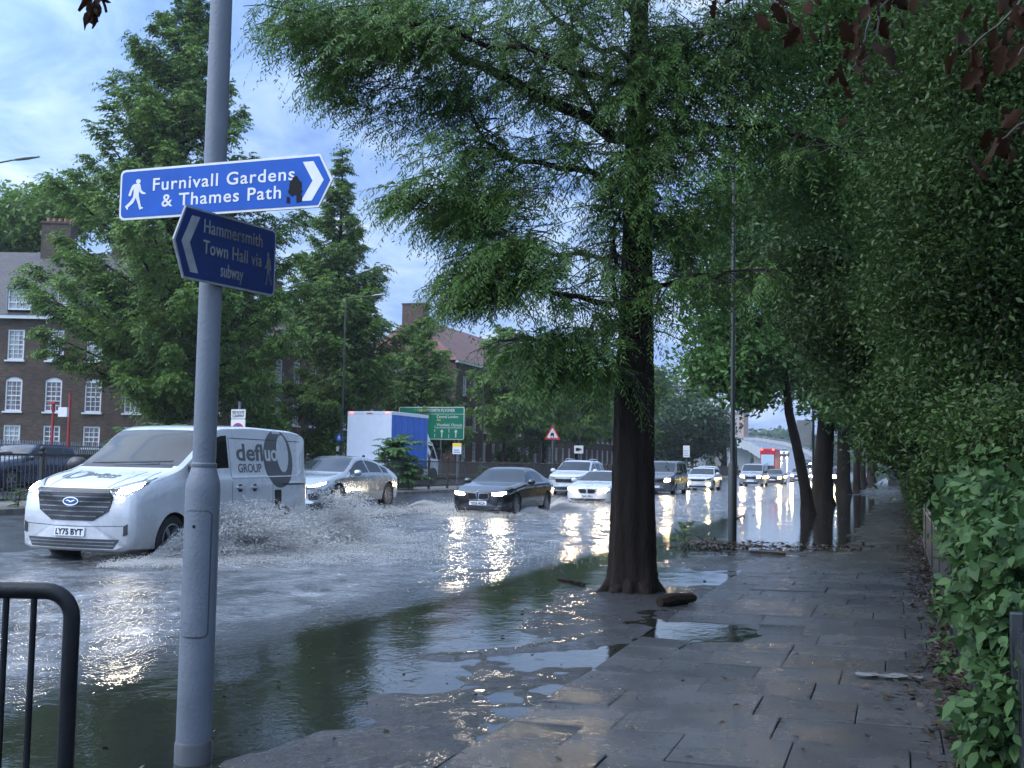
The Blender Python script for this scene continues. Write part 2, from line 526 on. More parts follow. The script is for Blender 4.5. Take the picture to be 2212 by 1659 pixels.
# --- flood water
def water_mat():
    m, nt, b = new_mat('flood_water_surface'); L = nt.links.new
    tc = nd(nt, 'ShaderNodeTexCoord'); sp = nd(nt, 'ShaderNodeSeparateXYZ'); L(tc.outputs['Object'], sp.inputs[0])
    mr = nd(nt, 'ShaderNodeMapRange', interpolation_type='SMOOTHSTEP'); L(sp.outputs[0], mr.inputs[0])
    for k, v in zip((1, 2, 3, 4), (-4.75, -6.0, .05, 1.)): mr.inputs[k].default_value = v
    mp = nd(nt, 'ShaderNodeMapping'); L(tc.outputs['Object'], mp.inputs['Vector']); mp.inputs['Scale'].default_value = (1., .8, 1)
    mp.inputs['Rotation'].default_value = (0, 0, .35)
    a = nd(nt, 'ShaderNodeTexNoise', Scale=9., Detail=3., Roughness=.55, Distortion=.6); L(mp.outputs[0], a.inputs['Vector'])
    c = nd(nt, 'ShaderNodeTexNoise', Scale=26., Detail=2., Roughness=.5); L(mp.outputs[0], c.inputs['Vector'])
    ad = nd(nt, 'ShaderNodeMath', operation='MULTIPLY_ADD'); L(c.outputs['Fac'], ad.inputs[0]); ad.inputs[1].default_value = .35; L(a.outputs['Fac'], ad.inputs[2])
    ml = nd(nt, 'ShaderNodeMath', operation='MULTIPLY'); L(ad.outputs[0], ml.inputs[0]); L(mr.outputs[0], ml.inputs[1])
    bp = nd(nt, 'ShaderNodeBump', Strength=.9, Distance=.042); L(ml.outputs[0], bp.inputs['Height'])
    L(bp.outputs[0], b.inputs['Normal'])
    # silt and churned froth drifting where the traffic runs
    fo = nd(nt, 'ShaderNodeTexNoise', Scale=1.6, Detail=8., Roughness=.72); L(mp.outputs[0], fo.inputs['Vector'])
    f2 = nd(nt, 'ShaderNodeMath', operation='MULTIPLY'); L(fo.outputs['Fac'], f2.inputs[0]); L(mr.outputs[0], f2.inputs[1])
    L(ramp(nt, f2.outputs[0], [(.0, (.014, .016, .013)), (.38, (.035, .04, .042)), (.56, (.15, .165, .18)), (.75, (.36, .38, .40))]), b.inputs['Base Color'])
    L(ramp(nt, f2.outputs[0], [(.2, .015), (.5, .06), (.7, .35)]), b.inputs['Roughness'])
    b.inputs['IOR'].default_value = 1.33
    return m


WATER = water_mat()


def waves(X, Y):
    ch = sstep(-4.7, -6.4, X)
    z = .020 * fbm(X * 2.6 + .5 * Y, Y * 2.2, 31, 3) * ch
    z = z + .010 * fbm(X * 6.5, Y * 5.5 + X, 33, 2) * ch
    # low wash rings running in to the verge from the passing traffic
    ph = (X + 5) * 2 * PI / .62 + .5 * np.sin(Y * .5) + Y * .35
    z = z + .0007 * np.sin(ph + 2 * fbm(X * .7, Y * .5, 41, 2)) * sstep(-2., -4.6, X) * (1 - .5 * ch)
    z = z + .0006 * np.sin(Y * 2 * PI / .5 + X * 3 + 3 * fbm(X * .6, Y * .6, 43, 2)) * (1 - ch) * sstep(18, 24, Y)
    z = z + .0016 * fbm(X * 3.2 + Y, Y * 2.6 - X, 51, 3)
    # wakes
    z = z + .03 * np.exp(-((X + 9.2 - .16 * (Y - 15)) / .22) ** 2) * sstep(14, 15.5, Y) * (1 - sstep(22, 32, Y))
    z = z + .03 * np.exp(-((X + 9.0 - .13 * (Y - 32)) / .25) ** 2) * sstep(31, 33, Y) * (1 - sstep(40, 52, Y))
    return z


xs = np.concatenate([np.linspace(-13.6, -6, 120), np.linspace(-5.95, -1.0, 90), np.linspace(-.9, .3, 6)])
ys = np.concatenate([np.arange(2., 24, .07), np.arange(24, 50, .16), np.arange(50, 120, .6), np.arange(120, 420, 6.)])
strip('flood_water', xs, ys, waves, WATER)
# ================================================================== 2-D shapes, lettering, wraps
def text_mesh(s, bold=0., extrude=0., spacing=1.):
    cu = bpy.data.curves.new('t', 'FONT'); cu.body = s; cu.size = 1.; cu.offset = bold; cu.extrude = extrude
    cu.space_character = spacing; cu.resolution_u = 4
    o = bpy.data.objects.new('t', cu); COL.objects.link(o)
    dg = bpy.context.evaluated_depsgraph_get(); dg.update()
    me = bpy.data.meshes.new_from_object(o.evaluated_get(dg))
    vs = [tuple(v.co) for v in me.vertices]; fs = [tuple(p.vertices) for p in me.polygons]
    bpy.data.objects.remove(o); bpy.data.curves.remove(cu); bpy.data.meshes.remove(me)
    return vs, fs


def fit_text(s, x0, x1, z0, cap, bold=0., thick=.0015, spacing=1.):
    """letters raised from a panel: local x right, z up, front to -y; spans x0..x1, capital height cap"""
    vs, fs = text_mesh(s, bold, .5, spacing)
    xs = [v[0] for v in vs]; a, b = min(xs), max(xs)
    up = [v[1] for v in text_mesh('H')[0]]
    k = cap / (max(up) - min(up))
    kx = (x1 - x0) / (b - a) if x1 is not None else k
    return [(x0 + (v[0] - a) * kx, -thick * (.5 + v[2]), z0 + v[1] * k) for v in vs], fs


def rounded(x0, z0, x1, z1, r, n=5):
    P = []
    for cx, cz, a in ((x1 - r, z0 + r, -90), (x1 - r, z1 - r, 0), (x0 + r, z1 - r, 90), (x0 + r, z0 + r, 180)):
        for i in range(n + 1):
            t = R(a + 90 * i / n); P.append((cx + r * math.cos(t), cz + r * math.sin(t)))
    return P


def circ(cx, cz, r, n=24, rz=None):
    return [(cx + r * math.cos(2 * PI * i / n), cz + (rz or r) * math.sin(2 * PI * i / n)) for i in range(n)]


def flat2d(polys):
    bm = bmesh.new()
    for p in polys:
        bm.faces.new([bm.verts.new((x, 0, z)) for x, z in p])
    return bm


def mesh2d(vs, fs):
    bm = bmesh.new()
    bv = [bm.verts.new((v[0], 0, v[1])) for v in vs]
    for f in fs:
        try: bm.faces.new([bv[i] for i in f])
        except ValueError: pass
    bmesh.ops.remove_doubles(bm, verts=bm.verts, dist=1e-5)
    return bm


def wrap(name, bvh, bm, Mt, mat, parent, t=.005, back=.015, step=.05, smooth=True):
    """lay a flat outline (local x,z) on a curved surface as a thin solid part. Mt: local frame, -y is outward."""
    bmesh.ops.triangulate(bm, faces=bm.faces[:])
    xs = [v.co.x for v in bm.verts]; zs = [v.co.z for v in bm.verts]
    for ax, lo, hi in ((0, min(xs), max(xs)), (2, min(zs), max(zs))):
        n = int((hi - lo) / step)
        for i in range(1, n + 1):
            p = Vector((0, 0, 0)); p[ax] = lo + i * (hi - lo) / (n + 1)
            no = Vector((0, 0, 0)); no[ax] = 1
            bmesh.ops.bisect_plane(bm, geom=bm.verts[:] + bm.edges[:] + bm.faces[:], plane_co=p, plane_no=no)
    d = (Mt.to_3x3() @ Vector((0, 1, 0))).normalized()
    kill = []
    for v in bm.verts:
        p = Mt @ (v.co + Vector((0, -6, 0)))
        h, no, _, dist = bvh.ray_cast(p, d)
        if h is None: kill.append(v); continue
        v.co = h - d * t
    if kill: bmesh.ops.delete(bm, geom=kill, context='VERTS')
    if back:
        fr = bm.faces[:]
        ret = bmesh.ops.extrude_face_region(bm, geom=fr)
        nv = [g for g in ret['geom'] if isinstance(g, bmesh.types.BMVert)]
        for v in nv: v.co = v.co + d * (t + back)
    bmesh.ops.recalc_face_normals(bm, faces=bm.faces)
    me = bpy.data.meshes.new(name); bm.to_mesh(me); bm.free()
    me.materials.append(mat)
    if smooth: set_smooth(me, 50)
    return link(bpy.data.objects.new(name, me), parent)


# ------------------------------------------------------------------ shared materials
GALV = M('galvanised_paint', (.105, .125, .15), .5, var=.18, vscale=4., bump=.15, bscale=60, rvar=.12)
GALVD = M('wet_galvanised', (.055, .06, .066), .3, var=.2, vscale=6.)
BLACKP = M('black_paint', (.006, .007, .009), .42, var=.3, vscale=9., bump=.12, bscale=60, rvar=.1, spec=.22)
DARKMET = M('dark_metal', (.022, .025, .028), .3, var=.25, vscale=5.)
POLE_G = M('pole_green_black', (.015, .02, .02), .5, var=.3, vscale=3.)
SIGNBLUE = M('sign_blue', (.001, .075, .37), .5, var=.16, vscale=7., spec=.25)
SIGNNAVY = M('weathered_shaded_blue', (.002, .016, .085), .5, var=.3, vscale=9., spec=.25)  # weathered face turned from the light, its shade put into the blue
SIGNW = M('sign_white', (.62, .62, .60), .45, var=.1, vscale=14.)
SIGNG = M('sign_green', (.0, .19, .105), .45, var=.08)
SIGNBACK = M('sign_back_grey', (.25, .27, .28), .5)
SIGNRED = M('sign_red', (.50, .015, .02), .45)
SIGNYEL = M('sign_yellow', (.75, .50, .02), .45)
INK = M('ink', (.006, .006, .007), .7, spec=.2)
LAMPGREY = M('lamp_grey', (.30, .33, .35), .4)
REDPAINT = M('red_paint', (.30, .02, .02), .5)


def faded_mat():
    m, nt, b = new_mat('faded_letters'); L = nt.links.new
    tc = nd(nt, 'ShaderNodeTexCoord'); n = nd(nt, 'ShaderNodeTexNoise', Scale=5.5, Detail=5., Roughness=.7)
    L(tc.outputs['Object'], n.inputs['Vector'])
    sp = nd(nt, 'ShaderNodeSeparateXYZ'); L(tc.outputs['Object'], sp.inputs[0])
    mr = nd(nt, 'ShaderNodeMapRange'); L(sp.outputs[0], mr.inputs[0])
    for k, v in zip((1, 2, 3, 4), (.2, .6, .34, .06)): mr.inputs[k].default_value = v
    ad = nd(nt, 'ShaderNodeMath', operation='ADD'); L(n.outputs['Fac'], ad.inputs[0]); L(mr.outputs[0], ad.inputs[1])
    L(ramp(nt, ad.outputs[0], [(.38, (.02, .022, .02)), (.55, (.10, .10, .085)), (.85, (.20, .21, .195))]), b.inputs['Base Color'])
    b.inputs['Roughness'].default_value = .6
    return m


FADED = faded_mat()
DIRTYW = M('dirty_white', (.21, .225, .23), .55, var=.35, vscale=12.)

# ================================================================== the near lamp column and its two signs
PX, PY = -3.405, 4.94
col = thing('lamp_column', (PX, PY, -.06), 'tall grey steel lamp column with stepped base and hatch, standing in the puddle', 'lamp post')
mb = MB().lathe([(.0595, 1.54), (.0585, 3.), (.0555, 5.), (.05, 8.2), (.02, 8.25)], 28)
mb.build('shaft', GALV, col, smooth=True)
mb = MB().lathe([(.0885, .15), (.0882, 1.36), (.0885, 1.44), (.086, 1.475), (.066, 1.545), (.061, 1.56)], 32)
cbase = mb.build('base', GALV, col, smooth=True)
MB().lathe([(.094, -.12), (.094, .155), (.0885, .168)], 32).build('bitumen_sleeve', GALVD, col, smooth=True)
MB().lathe([(.064, 1.556), (.066, 1.562), (.066, 1.575), (.0605, 1.58)], 28).build('collar', GALV, col, smooth=True)
# hatch wrapped on the base, turned a little to the left of the camera
ang = math.atan2(-PX, PY)              # direction to the camera
bpy.context.view_layer.update()


def bvh_of(objs):
    vs = []; fs = []
    for o in objs:
        n = len(vs); me = o.data
        vs += [v.co.copy() for v in me.vertices]; fs += [tuple(i + n for i in p.vertices) for p in me.polygons]
    return BVHTree.FromPolygons(vs, fs)


bt = bvh_of([cbase])
Mt = Matrix.Rotation(math.atan2(-PX, PY) - R(17), 4, 'Z')
bm = flat2d([rounded(-.066, .70, .066, 1.33, .022)])
wrap('hatch', bt, bm, Mt, GALV, col, t=.006, back=.02, step=.012)
lk = wrap('lock', bt, flat2d([circ(-.012, 1.255, .0085, 12)]), Mt, INK, col, t=.008, back=.01, step=.05)
wrap('hatch_seam', bt, flat2d([rounded(-.071, .693, .071, 1.337, .026)]), Mt, GALVD, col, t=.0022, back=.01, step=.012)


def plane_hit(x, y, p0, n):
    d = ray(x, y); c = Vector((0, 0, CZ))
    return c + d * ((p0 - c).dot(n) / d.dot(n))


def sign_frame(ux, p0):
    """matrix for a vertical sign: local x along ux (2-D unit), z up, -y towards the viewer"""
    ux = Vector((ux[0], ux[1], 0)).normalized()
    ny = Vector((-ux.y, ux.x, 0))
    m = Matrix(((ux.x, ny.x, 0, p0.x), (ux.y, ny.y, 0, p0.y), (0, 0, 1, p0.z), (0, 0, 0, 1)))
    return m


def walker(x0, x1, z0, z1, flip=False):
    P = [(285, 408), (318, 410), (326, 440), (332, 468), (346, 485), (373, 497), (372, 510), (340, 506), (318, 487), (311, 466), (311, 520), (320, 560), (335, 622), (356, 630), (352, 638), (322, 648), (308, 600), (284, 538),
         (262, 582), (213, 622), (216, 640), (206, 641), (186, 610), (195, 603), (232, 570), (257, 530), (262, 500), (262, 452), (248, 475), (238, 516), (222, 519), (215, 508), (226, 470), (245, 426), (262, 412)]
    H = circ(302, 388, 21, 16)

    def f(p):
        u = (p[0] - 186) / 187.; v = (648 - p[1]) / 283.
        if flip: u = 1 - u
        return (x0 + u * (x1 - x0), z0 + v * (z1 - z0))
    return [[f(p) for p in P], [f(p) for p in H]]


def flat_part(name, polys, t, mat, parent, y=0., frm=None):
    mb = MB()
    M0 = Matrix.Translation((0, y, 0))
    for p in polys: mb.prism(p, t, M0)
    bmo = mb.build(name, mat, parent)
    return bmo


def text_part(name, lines, mat, parent):
    for vs, fs in lines:
        o = MB().add(vs, fs).build(name, mat, parent, recalc=False)
    return o


cr2 = Vector((math.cos(YAW), math.sin(YAW), 0)); cf2 = Vector((-math.sin(YAW), math.cos(YAW), 0))
# sign 1: faces the camera, right end a little nearer
be = R(19.5)
ux = cr2 * math.cos(be) - cf2 * math.sin(be); n1 = Vector((ux.y, -ux.x, 0))
p0 = Vector((PX, PY, 0)) + n1 * .085
TL, BL = plane_hit(262, 358, p0, n1), plane_hit(265, 466, p0, n1)
TR, BR = plane_hit(690, 343, p0, n1), plane_hit(690, 458, p0, n1)
TIP = plane_hit(718, 405, p0, n1)
zb = (BL.z + BR.z) / 2; Hs = (TL.z + TR.z) / 2 - zb; Ls = (TIP - Vector((TL.x, TL.y, TIP.z))).length
s1 = thing('direction_sign', (TL.x, TL.y, zb), 'bright blue finger sign with walking figure reading Furnivall Gardens and Thames Path', 'sign')
s1.rotation_euler = (0, 0, math.atan2(ux.y, ux.x))


def arrow_plate(L, H, ch, m, right=True):
    """plate with one pointed end; m: inset"""
    r = .03 if m < .005 else .022
    k = m * 1.15
    P = [(m + r, m)]
    a = [(L - ch, m), (L - k, H / 2), (L - ch, H - m)]
    P = [(m + r * (1 - math.cos(t)), m + r * (1 - math.sin(t))) for t in (PI / 2, PI / 3, PI / 6, 0)][::-1][::-1]
    low = [(m + r - r * math.sin(t), m + r - r * math.cos(t)) for t in (0, PI / 6, PI / 3, PI / 2)]
    top = [(m + r - r * math.cos(t), H - m - r + r * math.sin(t)) for t in (0, PI / 6, PI / 3, PI / 2)]
    poly = a + top[::-1] + low[::-1]
    if not right: poly = [(L - x, z) for x, z in poly][::-1]
    return poly


ch = .075
flat_part('panel', [arrow_plate(Ls, Hs, ch, 0)], .012, SIGNW, s1, y=0)
flat_part('blue_face', [arrow_plate(Ls, Hs, ch + .004, .0125)], .004, SIGNBLUE, s1, y=-.0025)
fx = lambda c: (c - 130) / 1875. * Ls
flat_part('chevron', [[(fx(1757), Hs * .865), (fx(1843), Hs * .50), (fx(1750), Hs * .13), (fx(1840), Hs * .13), (fx(1935), Hs * .50), (fx(1845), Hs * .865)]], .003, SIGNW, s1, y=-.004)
flat_part('walking_symbol', walker(fx(186), fx(375), Hs * .185, Hs * .80), .003, SIGNW, s1, y=-.004)
text_part('lettering', [fit_text('Furnivall Gardens', fx(442), fx(1692), Hs * .545, Hs * .235, .012, .0045, 1.12), fit_text('& Thames Path', fx(528), fx(1582), Hs * .215, Hs * .235, .012, .0045, 1.12)], SIGNW, s1)
rs = random.Random(4); bl = []
for i in range(26):
    t = 2 * PI * i / 26; k = rs.uniform(.72, 1.08)
    bl.append((fx(1700) + .045 * k * math.cos(t), Hs * .415 + .052 * k * math.sin(t)))
flat_part('black_sticker_remains', [bl, [(fx(1630), Hs * .12), (fx(1660), Hs * .11), (fx(1655), Hs * .22), (fx(1632), Hs * .24)], [(fx(1715), Hs * .11), (fx(1762), Hs * .13), (fx(1755), Hs * .26), (fx(1712), Hs * .24)]], .003, INK, s1, y=-.0052)
MB().box((.44 * Ls, .014, .3 * Hs), (.56 * Ls, .028, .4 * Hs)).box((.44 * Ls, .014, .65 * Hs), (.56 * Ls, .028, .75 * Hs)).build('bracket', GALVD, s1)

# sign 2: turned along the road, pointing back to the left
be = R(29)
ux = cr2 * math.sin(be) + cf2 * math.cos(be); n2 = Vector((ux.y, -ux.x, 0))
p0 = Vector((PX, PY, 0)) + n2 * .085
TL, BL = plane_hit(400, 440, p0, n2), plane_hit(395, 598, p0, n2)
TR, BR = plane_hit(597, 500, p0, n2), plane_hit(593, 643, p0, n2)
TIP = plane_hit(375, 518, p0, n2)
zb = (BL.z + BR.z) / 2; H2 = (TL.z + TR.z) / 2 - zb; L2 = (TR - Vector((TIP.x, TIP.y, TR.z))).length
s2 = thing('direction_sign', (TIP.x, TIP.y, zb), 'weathered blue finger sign, shade in its colour, with faded lettering Hammersmith Town Hall via subway', 'sign')
s2.rotation_euler = (0, 0, math.atan2(ux.y, ux.x))
flat_part('panel', [arrow_plate(L2, H2, .075, 0, False)], .012, DIRTYW, s2, y=0)
flat_part('blue_face', [arrow_plate(L2, H2, .079, .011, False)], .004, SIGNNAVY, s2, y=-.0025)
flat_part('chevron', [[(.115, H2 * .88), (.05, H2 * .5), (.115, H2 * .10), (.17, H2 * .10), (.105, H2 * .5), (.17, H2 * .88)][::-1]], .003, DIRTYW, s2, y=-.004)
flat_part('walking_symbol', walker(L2 * .885, L2 * .965, H2 * .14, H2 * .64, True), .003, FADED, s2, y=-.004)
text_part('lettering', [fit_text('Hammersmith', .20, L2 * .85, H2 * .69, H2 * .185, .006, .0045, 1.05), fit_text('Town Hall via', .20, L2 * .85, H2 * .40, H2 * .185, .006, .0045, 1.05), fit_text('subway', .33, L2 * .66, H2 * .13, H2 * .185, .006, .0045, 1.05)], FADED, s2)
MB().box((.2, .014, .3 * H2), (.34, .026, .4 * H2)).box((.2, .014, .65 * H2), (.34, .026, .75 * H2)).build('bracket', GALVD, s2)

# ================================================================== pedestrian guard rail, bottom left
gp = Vector((0, 0, CZ)) + ray(158, 1272) * 4.2
gr = thing('guard_rail', (gp.x, gp.y, -.05), 'black tubular pedestrian guard rail with rounded corner and thin vertical bars', 'guard rail', rotz=math.atan2(cr2.y, cr2.x))
zt = gp.z + .05 - .01
arc = [(-.10 + .10 * math.sin(t), 0, zt - .10 + .10 * math.cos(t)) for t in [PI / 2 * i / 7 for i in range(8)]]
MB().tube([(-2.4, 0, zt), (-1.2, 0, zt)] + arc + [(0, 0, .5), (0, 0, -.1)], .031, 14).build('frame', BLACKP, gr, smooth=True)
MB().tube([(-2.4, 0, .12), (-.03, 0, .12)], .02, 10).build('lower_rail', BLACKP, gr, smooth=True)
for i in range(20):
    x = -.145 - i * .105
    MB().tube([(x, 0, .12), (x, 0, zt - .02)], .0125, 8).build('bar', BLACKP, gr, smooth=True)

# ================================================================== railing along the hedge (right)
rl = thing('railing', (.45, 5, 0), 'old black iron railing half swallowed by ivy beside the footway', 'railing')
ry = [-2.9, 0, 2.85, 5.7, 8.75, 11.7, 15.6, 18.6, 21.5]
for i, y in enumerate(ry):
    MB().box((-.025, y - .024, -.1), (.025, y + .024, .98)).build('post', DARKMET, rl, bevel=.006)
mb = MB().box((-.012, ry[0], .80), (.012, ry[-1], .85)).box((-.012, ry[0], .16), (.012, ry[-1], .20))
mb.build('rail', DARKMET, rl)
mb = MB()
y = ry[0] + .12
while y < ry[-1]:
    if min(abs(y - q) for q in ry) > .07: mb.tube([(0, y, .1), (0, y, .93)], .009, 5)
    y += .12
mb.build('bars', DARKMET, rl)

# ================================================================== central reservation railing
FX = -18.3
fn = thing('reservation_railing', (FX, 15, .40), 'long black iron railing with ball topped posts along the central reservation', 'railing')
y0 = 5.33 - 2 * 3; k = 0
pm = MB().box((-.045, -.045, -.05), (.045, .045, 1.16)).box((-.06, -.06, 1.16), (.06, .06, 1.19))
pme = pm.build('post', POLE_G, fn, bevel=.006)
pbm = MB().lathe([(.03, 1.19), (.03, 1.215)], 10).ball((0, 0, 1.27), .06, 8).build('finial', POLE_G, pme, smooth=True)
pme.location = (0, y0, 0)
nb = 0
for k in range(1, 62):
    p = pme.copy(); COL.objects.link(p); p.parent = fn; p.location = (0, y0 + 2. * k, 0)
    q = pbm.copy(); COL.objects.link(q); q.parent = p
MB().box((-.02, y0, 1.10), (.02, y0 + 122, 1.15)).box((-.02, y0, .12), (.02, y0 + 122, .16)).build('rail', POLE_G, fn)
mb = MB()
y = y0
while y < y0 + 122:
    y += .125
    if abs((y - y0) / 2 - round((y - y0) / 2)) * 2 > .06: mb.box((-.0085, y - .0085, .14), (.0085, y + .0085, 1.12))
mb.build('bars', POLE_G, fn)

# ================================================================== lamp posts
def lamp_post(x, y, zb, h, arm, label, r0=.09, r1=.055, baseh=1.3, head=.75, fx=1.):
    t = thing('street_lamp', (x, y, zb), label, 'street lamp', group='street lamps along the road')
    MB().lathe([(r0, -.1), (r0, baseh), (r1 * 1.05, baseh + .08), (r1, baseh + .12), (r1 * .75, h - .02), (r1 * .6, h)], 14).build('pole', POLE_G, t, smooth=True)
    if arm:
        MB().tube([(0, 0, h - .08), (fx * arm * .55, 0, h - .05), (fx * arm, 0, h + .02)], .035, 8).build('arm', POLE_G, t, smooth=True)
        hd = MB()
        a = fx * arm
        hd.tube([(a - fx * .1, 0, h + .0), (a + fx * .12, 0, h + .03), (a + fx * head * .5, 0, h + .06), (a + fx * head, 0, h + .07)], [.05, .11, .13, .06], 10)
        ho = hd.build('lantern', LAMPGREY, t, smooth=True)
        for v in ho.data.vertices: v.co.z = h + .03 + (v.co.z - h - .03) * .55
    return t


lamp_post(-3.16, 22.69, -.05, 8.2, 2.2, 'dark lamp column with thick base on the footway, rising into the leaves', .088, .048, 1.62, fx=-1)
lamp_post(-3.3, 92, 0, 8.2, 2.2, 'far dark lamp post standing between slim trunks on the footway', .09, .05, 1.6, fx=-1)
LX = -31.2
a = atX(738, 960, LX); b = atX(742, 640, LX)
c = atY(832, 640, a.y)
LP1 = (LX, a.y)
lamp_post(LX, a.y, .38, b.z - .38, c.x - LX - .75, 'tall dark street lamp bearing a blue round sign beside the conical tree', .10, .06)
for (x1, x2, x3, yy), lb in (((1042, 1045, 1122, 740), 'dark street lamp rising behind the green direction sign'), ((1252, 1257, 1300, 800), 'far dark street lamp beside the speed camera sign'), ((1465, 1467, 1490, 868), 'faint street lamp among hazy trees behind the dark people carrier')):
    a = atX(x1, 960, LX); b = atX(x2, yy, LX)
    lamp_post(LX, a.y, .38, b.z - .38, 2.6, lb, .10, .06)
a = atX(0, 345, -33); b = atX(85, 330, -33); bb = atY(85, 328, a.y)
lamp_post(-34.2, a.y, .38, 12.5, bb.x + 34.2 - 1.15, 'street lamp whose arm and flat lantern reach in at the left edge', .1, .06, head=1.15)

# ================================================================== road signs
def post_sign(name, px, X, label, w, h, zc=None, yb=None, cat='sign', py=None, pole=GALV, ztop=None, zbase=.4):
    """a sign on its own post; (px,py): where the panel's centre is seen, X: how far left of the camera it stands"""
    p = atX(px, py, X)
    t = thing(name, (X, p.y, zbase), label, cat)
    return t, p.z - zbase


# red route clearway
t, z = post_sign('clearway_sign', 517, -18.9, 'white red route clearway sign with crossed blue disc above the van roof', 0, 0, py=903)
MB().lathe([(.038, -.4), (.038, z + .5)], 10).build('pole', GALV, t)
MB().prism(rounded(-.25, z - .02, .25, z + .26, .02), .01, Matrix.Translation((0, -.06, 0))).prism(rounded(-.25, z - .72, .25, z - .04, .02), .01, Matrix.Translation((0, -.06, 0))).build('panel', SIGNW, t)
text_part('lettering', [([(v[0], v[1] - .061, v[2]) for v in a], b) for a, b in (fit_text('RED ROUTE', -.21, .21, z + .13, .085, .02, .003), fit_text('CLEARWAY', -.21, .21, z + .02, .085, .02, .003))], INK, t)
flat_part('red_ring', [circ(0, z - .36, .21, 28)], .003, SIGNRED, t, y=-.063)
flat_part('blue_disc', [[(.17 * math.cos(q + a0) * s_, z - .36 + .17 * math.sin(q + a0) * s_) for q, s_ in [(0, .22)] + [(-.62 + i * .155, .95) for i in range(9)]] for a0 in (0, PI / 2, PI, PI * 1.5)], .003, SIGNBLUE, t, y=-.066)

# skid warning triangle
t, z = post_sign('warning_sign', 1194, -19.1, 'red bordered white triangle warning of a slippery road, on a post', 0, 0, py=936)
MB().lathe([(.038, -.4), (.038, z + .2)], 10).build('pole', GALV, t)


def tri(s, cz):
    out = []
    for a in (90, 210, 330):
        cx, cy = s * math.cos(R(a)), s * math.sin(R(a))
        for k in (-50, -20, 20, 50):
            out.append((cx + .06 * s * 2 * math.cos(R(a + k)), cz + cy + .06 * s * 2 * math.sin(R(a + k))))
    return out


flat_part('red_border', [tri(.47, z - .08)], .012, SIGNRED, t, y=-.06)
flat_part('white_field', [tri(.325, z - .08)], .003, SIGNW, t, y=-.063)
cz = z - .12
flat_part('skidding_car_symbol', [[(-.12, cz + .02), (-.09, cz + .13), (.07, cz + .15), (.10, cz + .05), (.10, cz - .01), (-.08, cz - .04)], [(-.12, cz - .05), (-.07, cz - .04), (-.09, cz - .10), (-.14, cz - .14), (-.02, cz - .16), (.04, cz - .19), (.05, cz - .17), (-.02, cz - .13), (-.09, cz - .12)], [(.05, cz - .02), (.10, cz - .0), (.08, cz - .07), (.12, cz - .12), (.19, cz - .12), (.22, cz - .17), (.20, cz - .18), (.17, cz - .14), (.09, cz - .14), (.03, cz - .09)], [(-.09, cz + .165), (.06, cz + .185), (.05, cz + .20), (-.07, cz + .19)]], .002, INK, t, y=-.0655)

# blue round sign on the lamp column
p = atX(732, 946, LX)
t = thing('cycle_sign', (LX - .1, LP1[1] - .16, p.z), 'small round blue sign fixed to the tall lamp post beside the truck', 'sign')
flat_part('disc', [circ(0, 0, .26, 24)], .012, SIGNBLUE, t)
flat_part('white_figure', [[(-.06, -.14), (.0, .02), (.05, -.14), (.09, -.12), (.04, .06), (.08, .0), (.11, .02), (.03, .13), (-.05, .12), (-.11, .0), (-.08, -.02), (-.04, .05), (-.1, -.12)], circ(0, .17, .035, 10)], .003, SIGNW, t, y=-.003)
MB().box((-.16, -.01, -.78), (.02, .0, -.5)).build('lower_plate', SIGNW, t)

# green direction sign
YS = 76.
a, b = atY(862, 879, YS), atY(1002, 950, YS)
t = thing('direction_sign', (a.x, YS, b.z), 'large green road sign reading Hammersmith Flyover, partly hidden by the truck', 'sign')
W_, H_ = b.x - a.x, a.z - b.z
flat_part('panel', [rounded(0, 0, W_, H_, .12)], .03, SIGNW, t)
flat_part('green_face', [rounded(.055, .055, W_ - .055, H_ * .775, .02), rounded(.055, H_ * .79, W_ - .055, H_ - .055, .08)], .004, SIGNG, t, y=-.003)
gx = lambda c: W_ - (1595 - c) / (1595 + 330.) * W_ * 1.0
gz = lambda c: H_ - (c - 165) / (995 - 165.) * H_
text_part('white_lettering', [([(v[0], v[1] - .003, v[2]) for v in q[0]], q[1]) for q in (fit_text('HAMMERSMITH FLYOVER', gx(232), gx(1322), gz(292), .22, .02, .006), fit_text('Central London', gx(795), gx(1415), gz(447), .2, .015, .006), fit_text('Westfield, Olympia', gx(795), gx(1540), gz(657), .2, .015, .006))], SIGNW, t)
text_part('yellow_lettering', [([(v[0], v[1] - .003, v[2]) for v in q[0]], q[1]) for q in (fit_text('A4', gx(795), gx(910), gz(527), .16, .015, .006),)], SIGNYEL, t)
ar = []
for c in (953, 1360):
    x = gx(c); ar.append([(x - .045, gz(940)), (x + .045, gz(940)), (x + .045, gz(800)), (x + .12, gz(815)), (x + .12, gz(785)), (x, gz(732)), (x - .12, gz(785)), (x - .12, gz(815)), (x - .045, gz(800))])
for c, q in ((748, ((730, 805), (850, 945), (640, 690))), (1157, ((718, 815), (855, 955)))):
    for e, f in q: ar.append([(gx(c) - .022, gz(f)), (gx(c) + .022, gz(f)), (gx(c) + .022, gz(e)), (gx(c) - .022, gz(e))])
ar.append([(gx(780), gz(704)), (gx(1540), gz(704)), (gx(1540), gz(690)), (gx(780), gz(690))])
flat_part('lane_arrows', ar, .003, SIGNW, t, y=-.006)
for c in (915, 1440): MB().lathe([(.07, -(b.z - .38)), (.07, H_ * .9)], 10, Matrix.Translation((gx(c), .09, 0))).build('post', GALV, t)

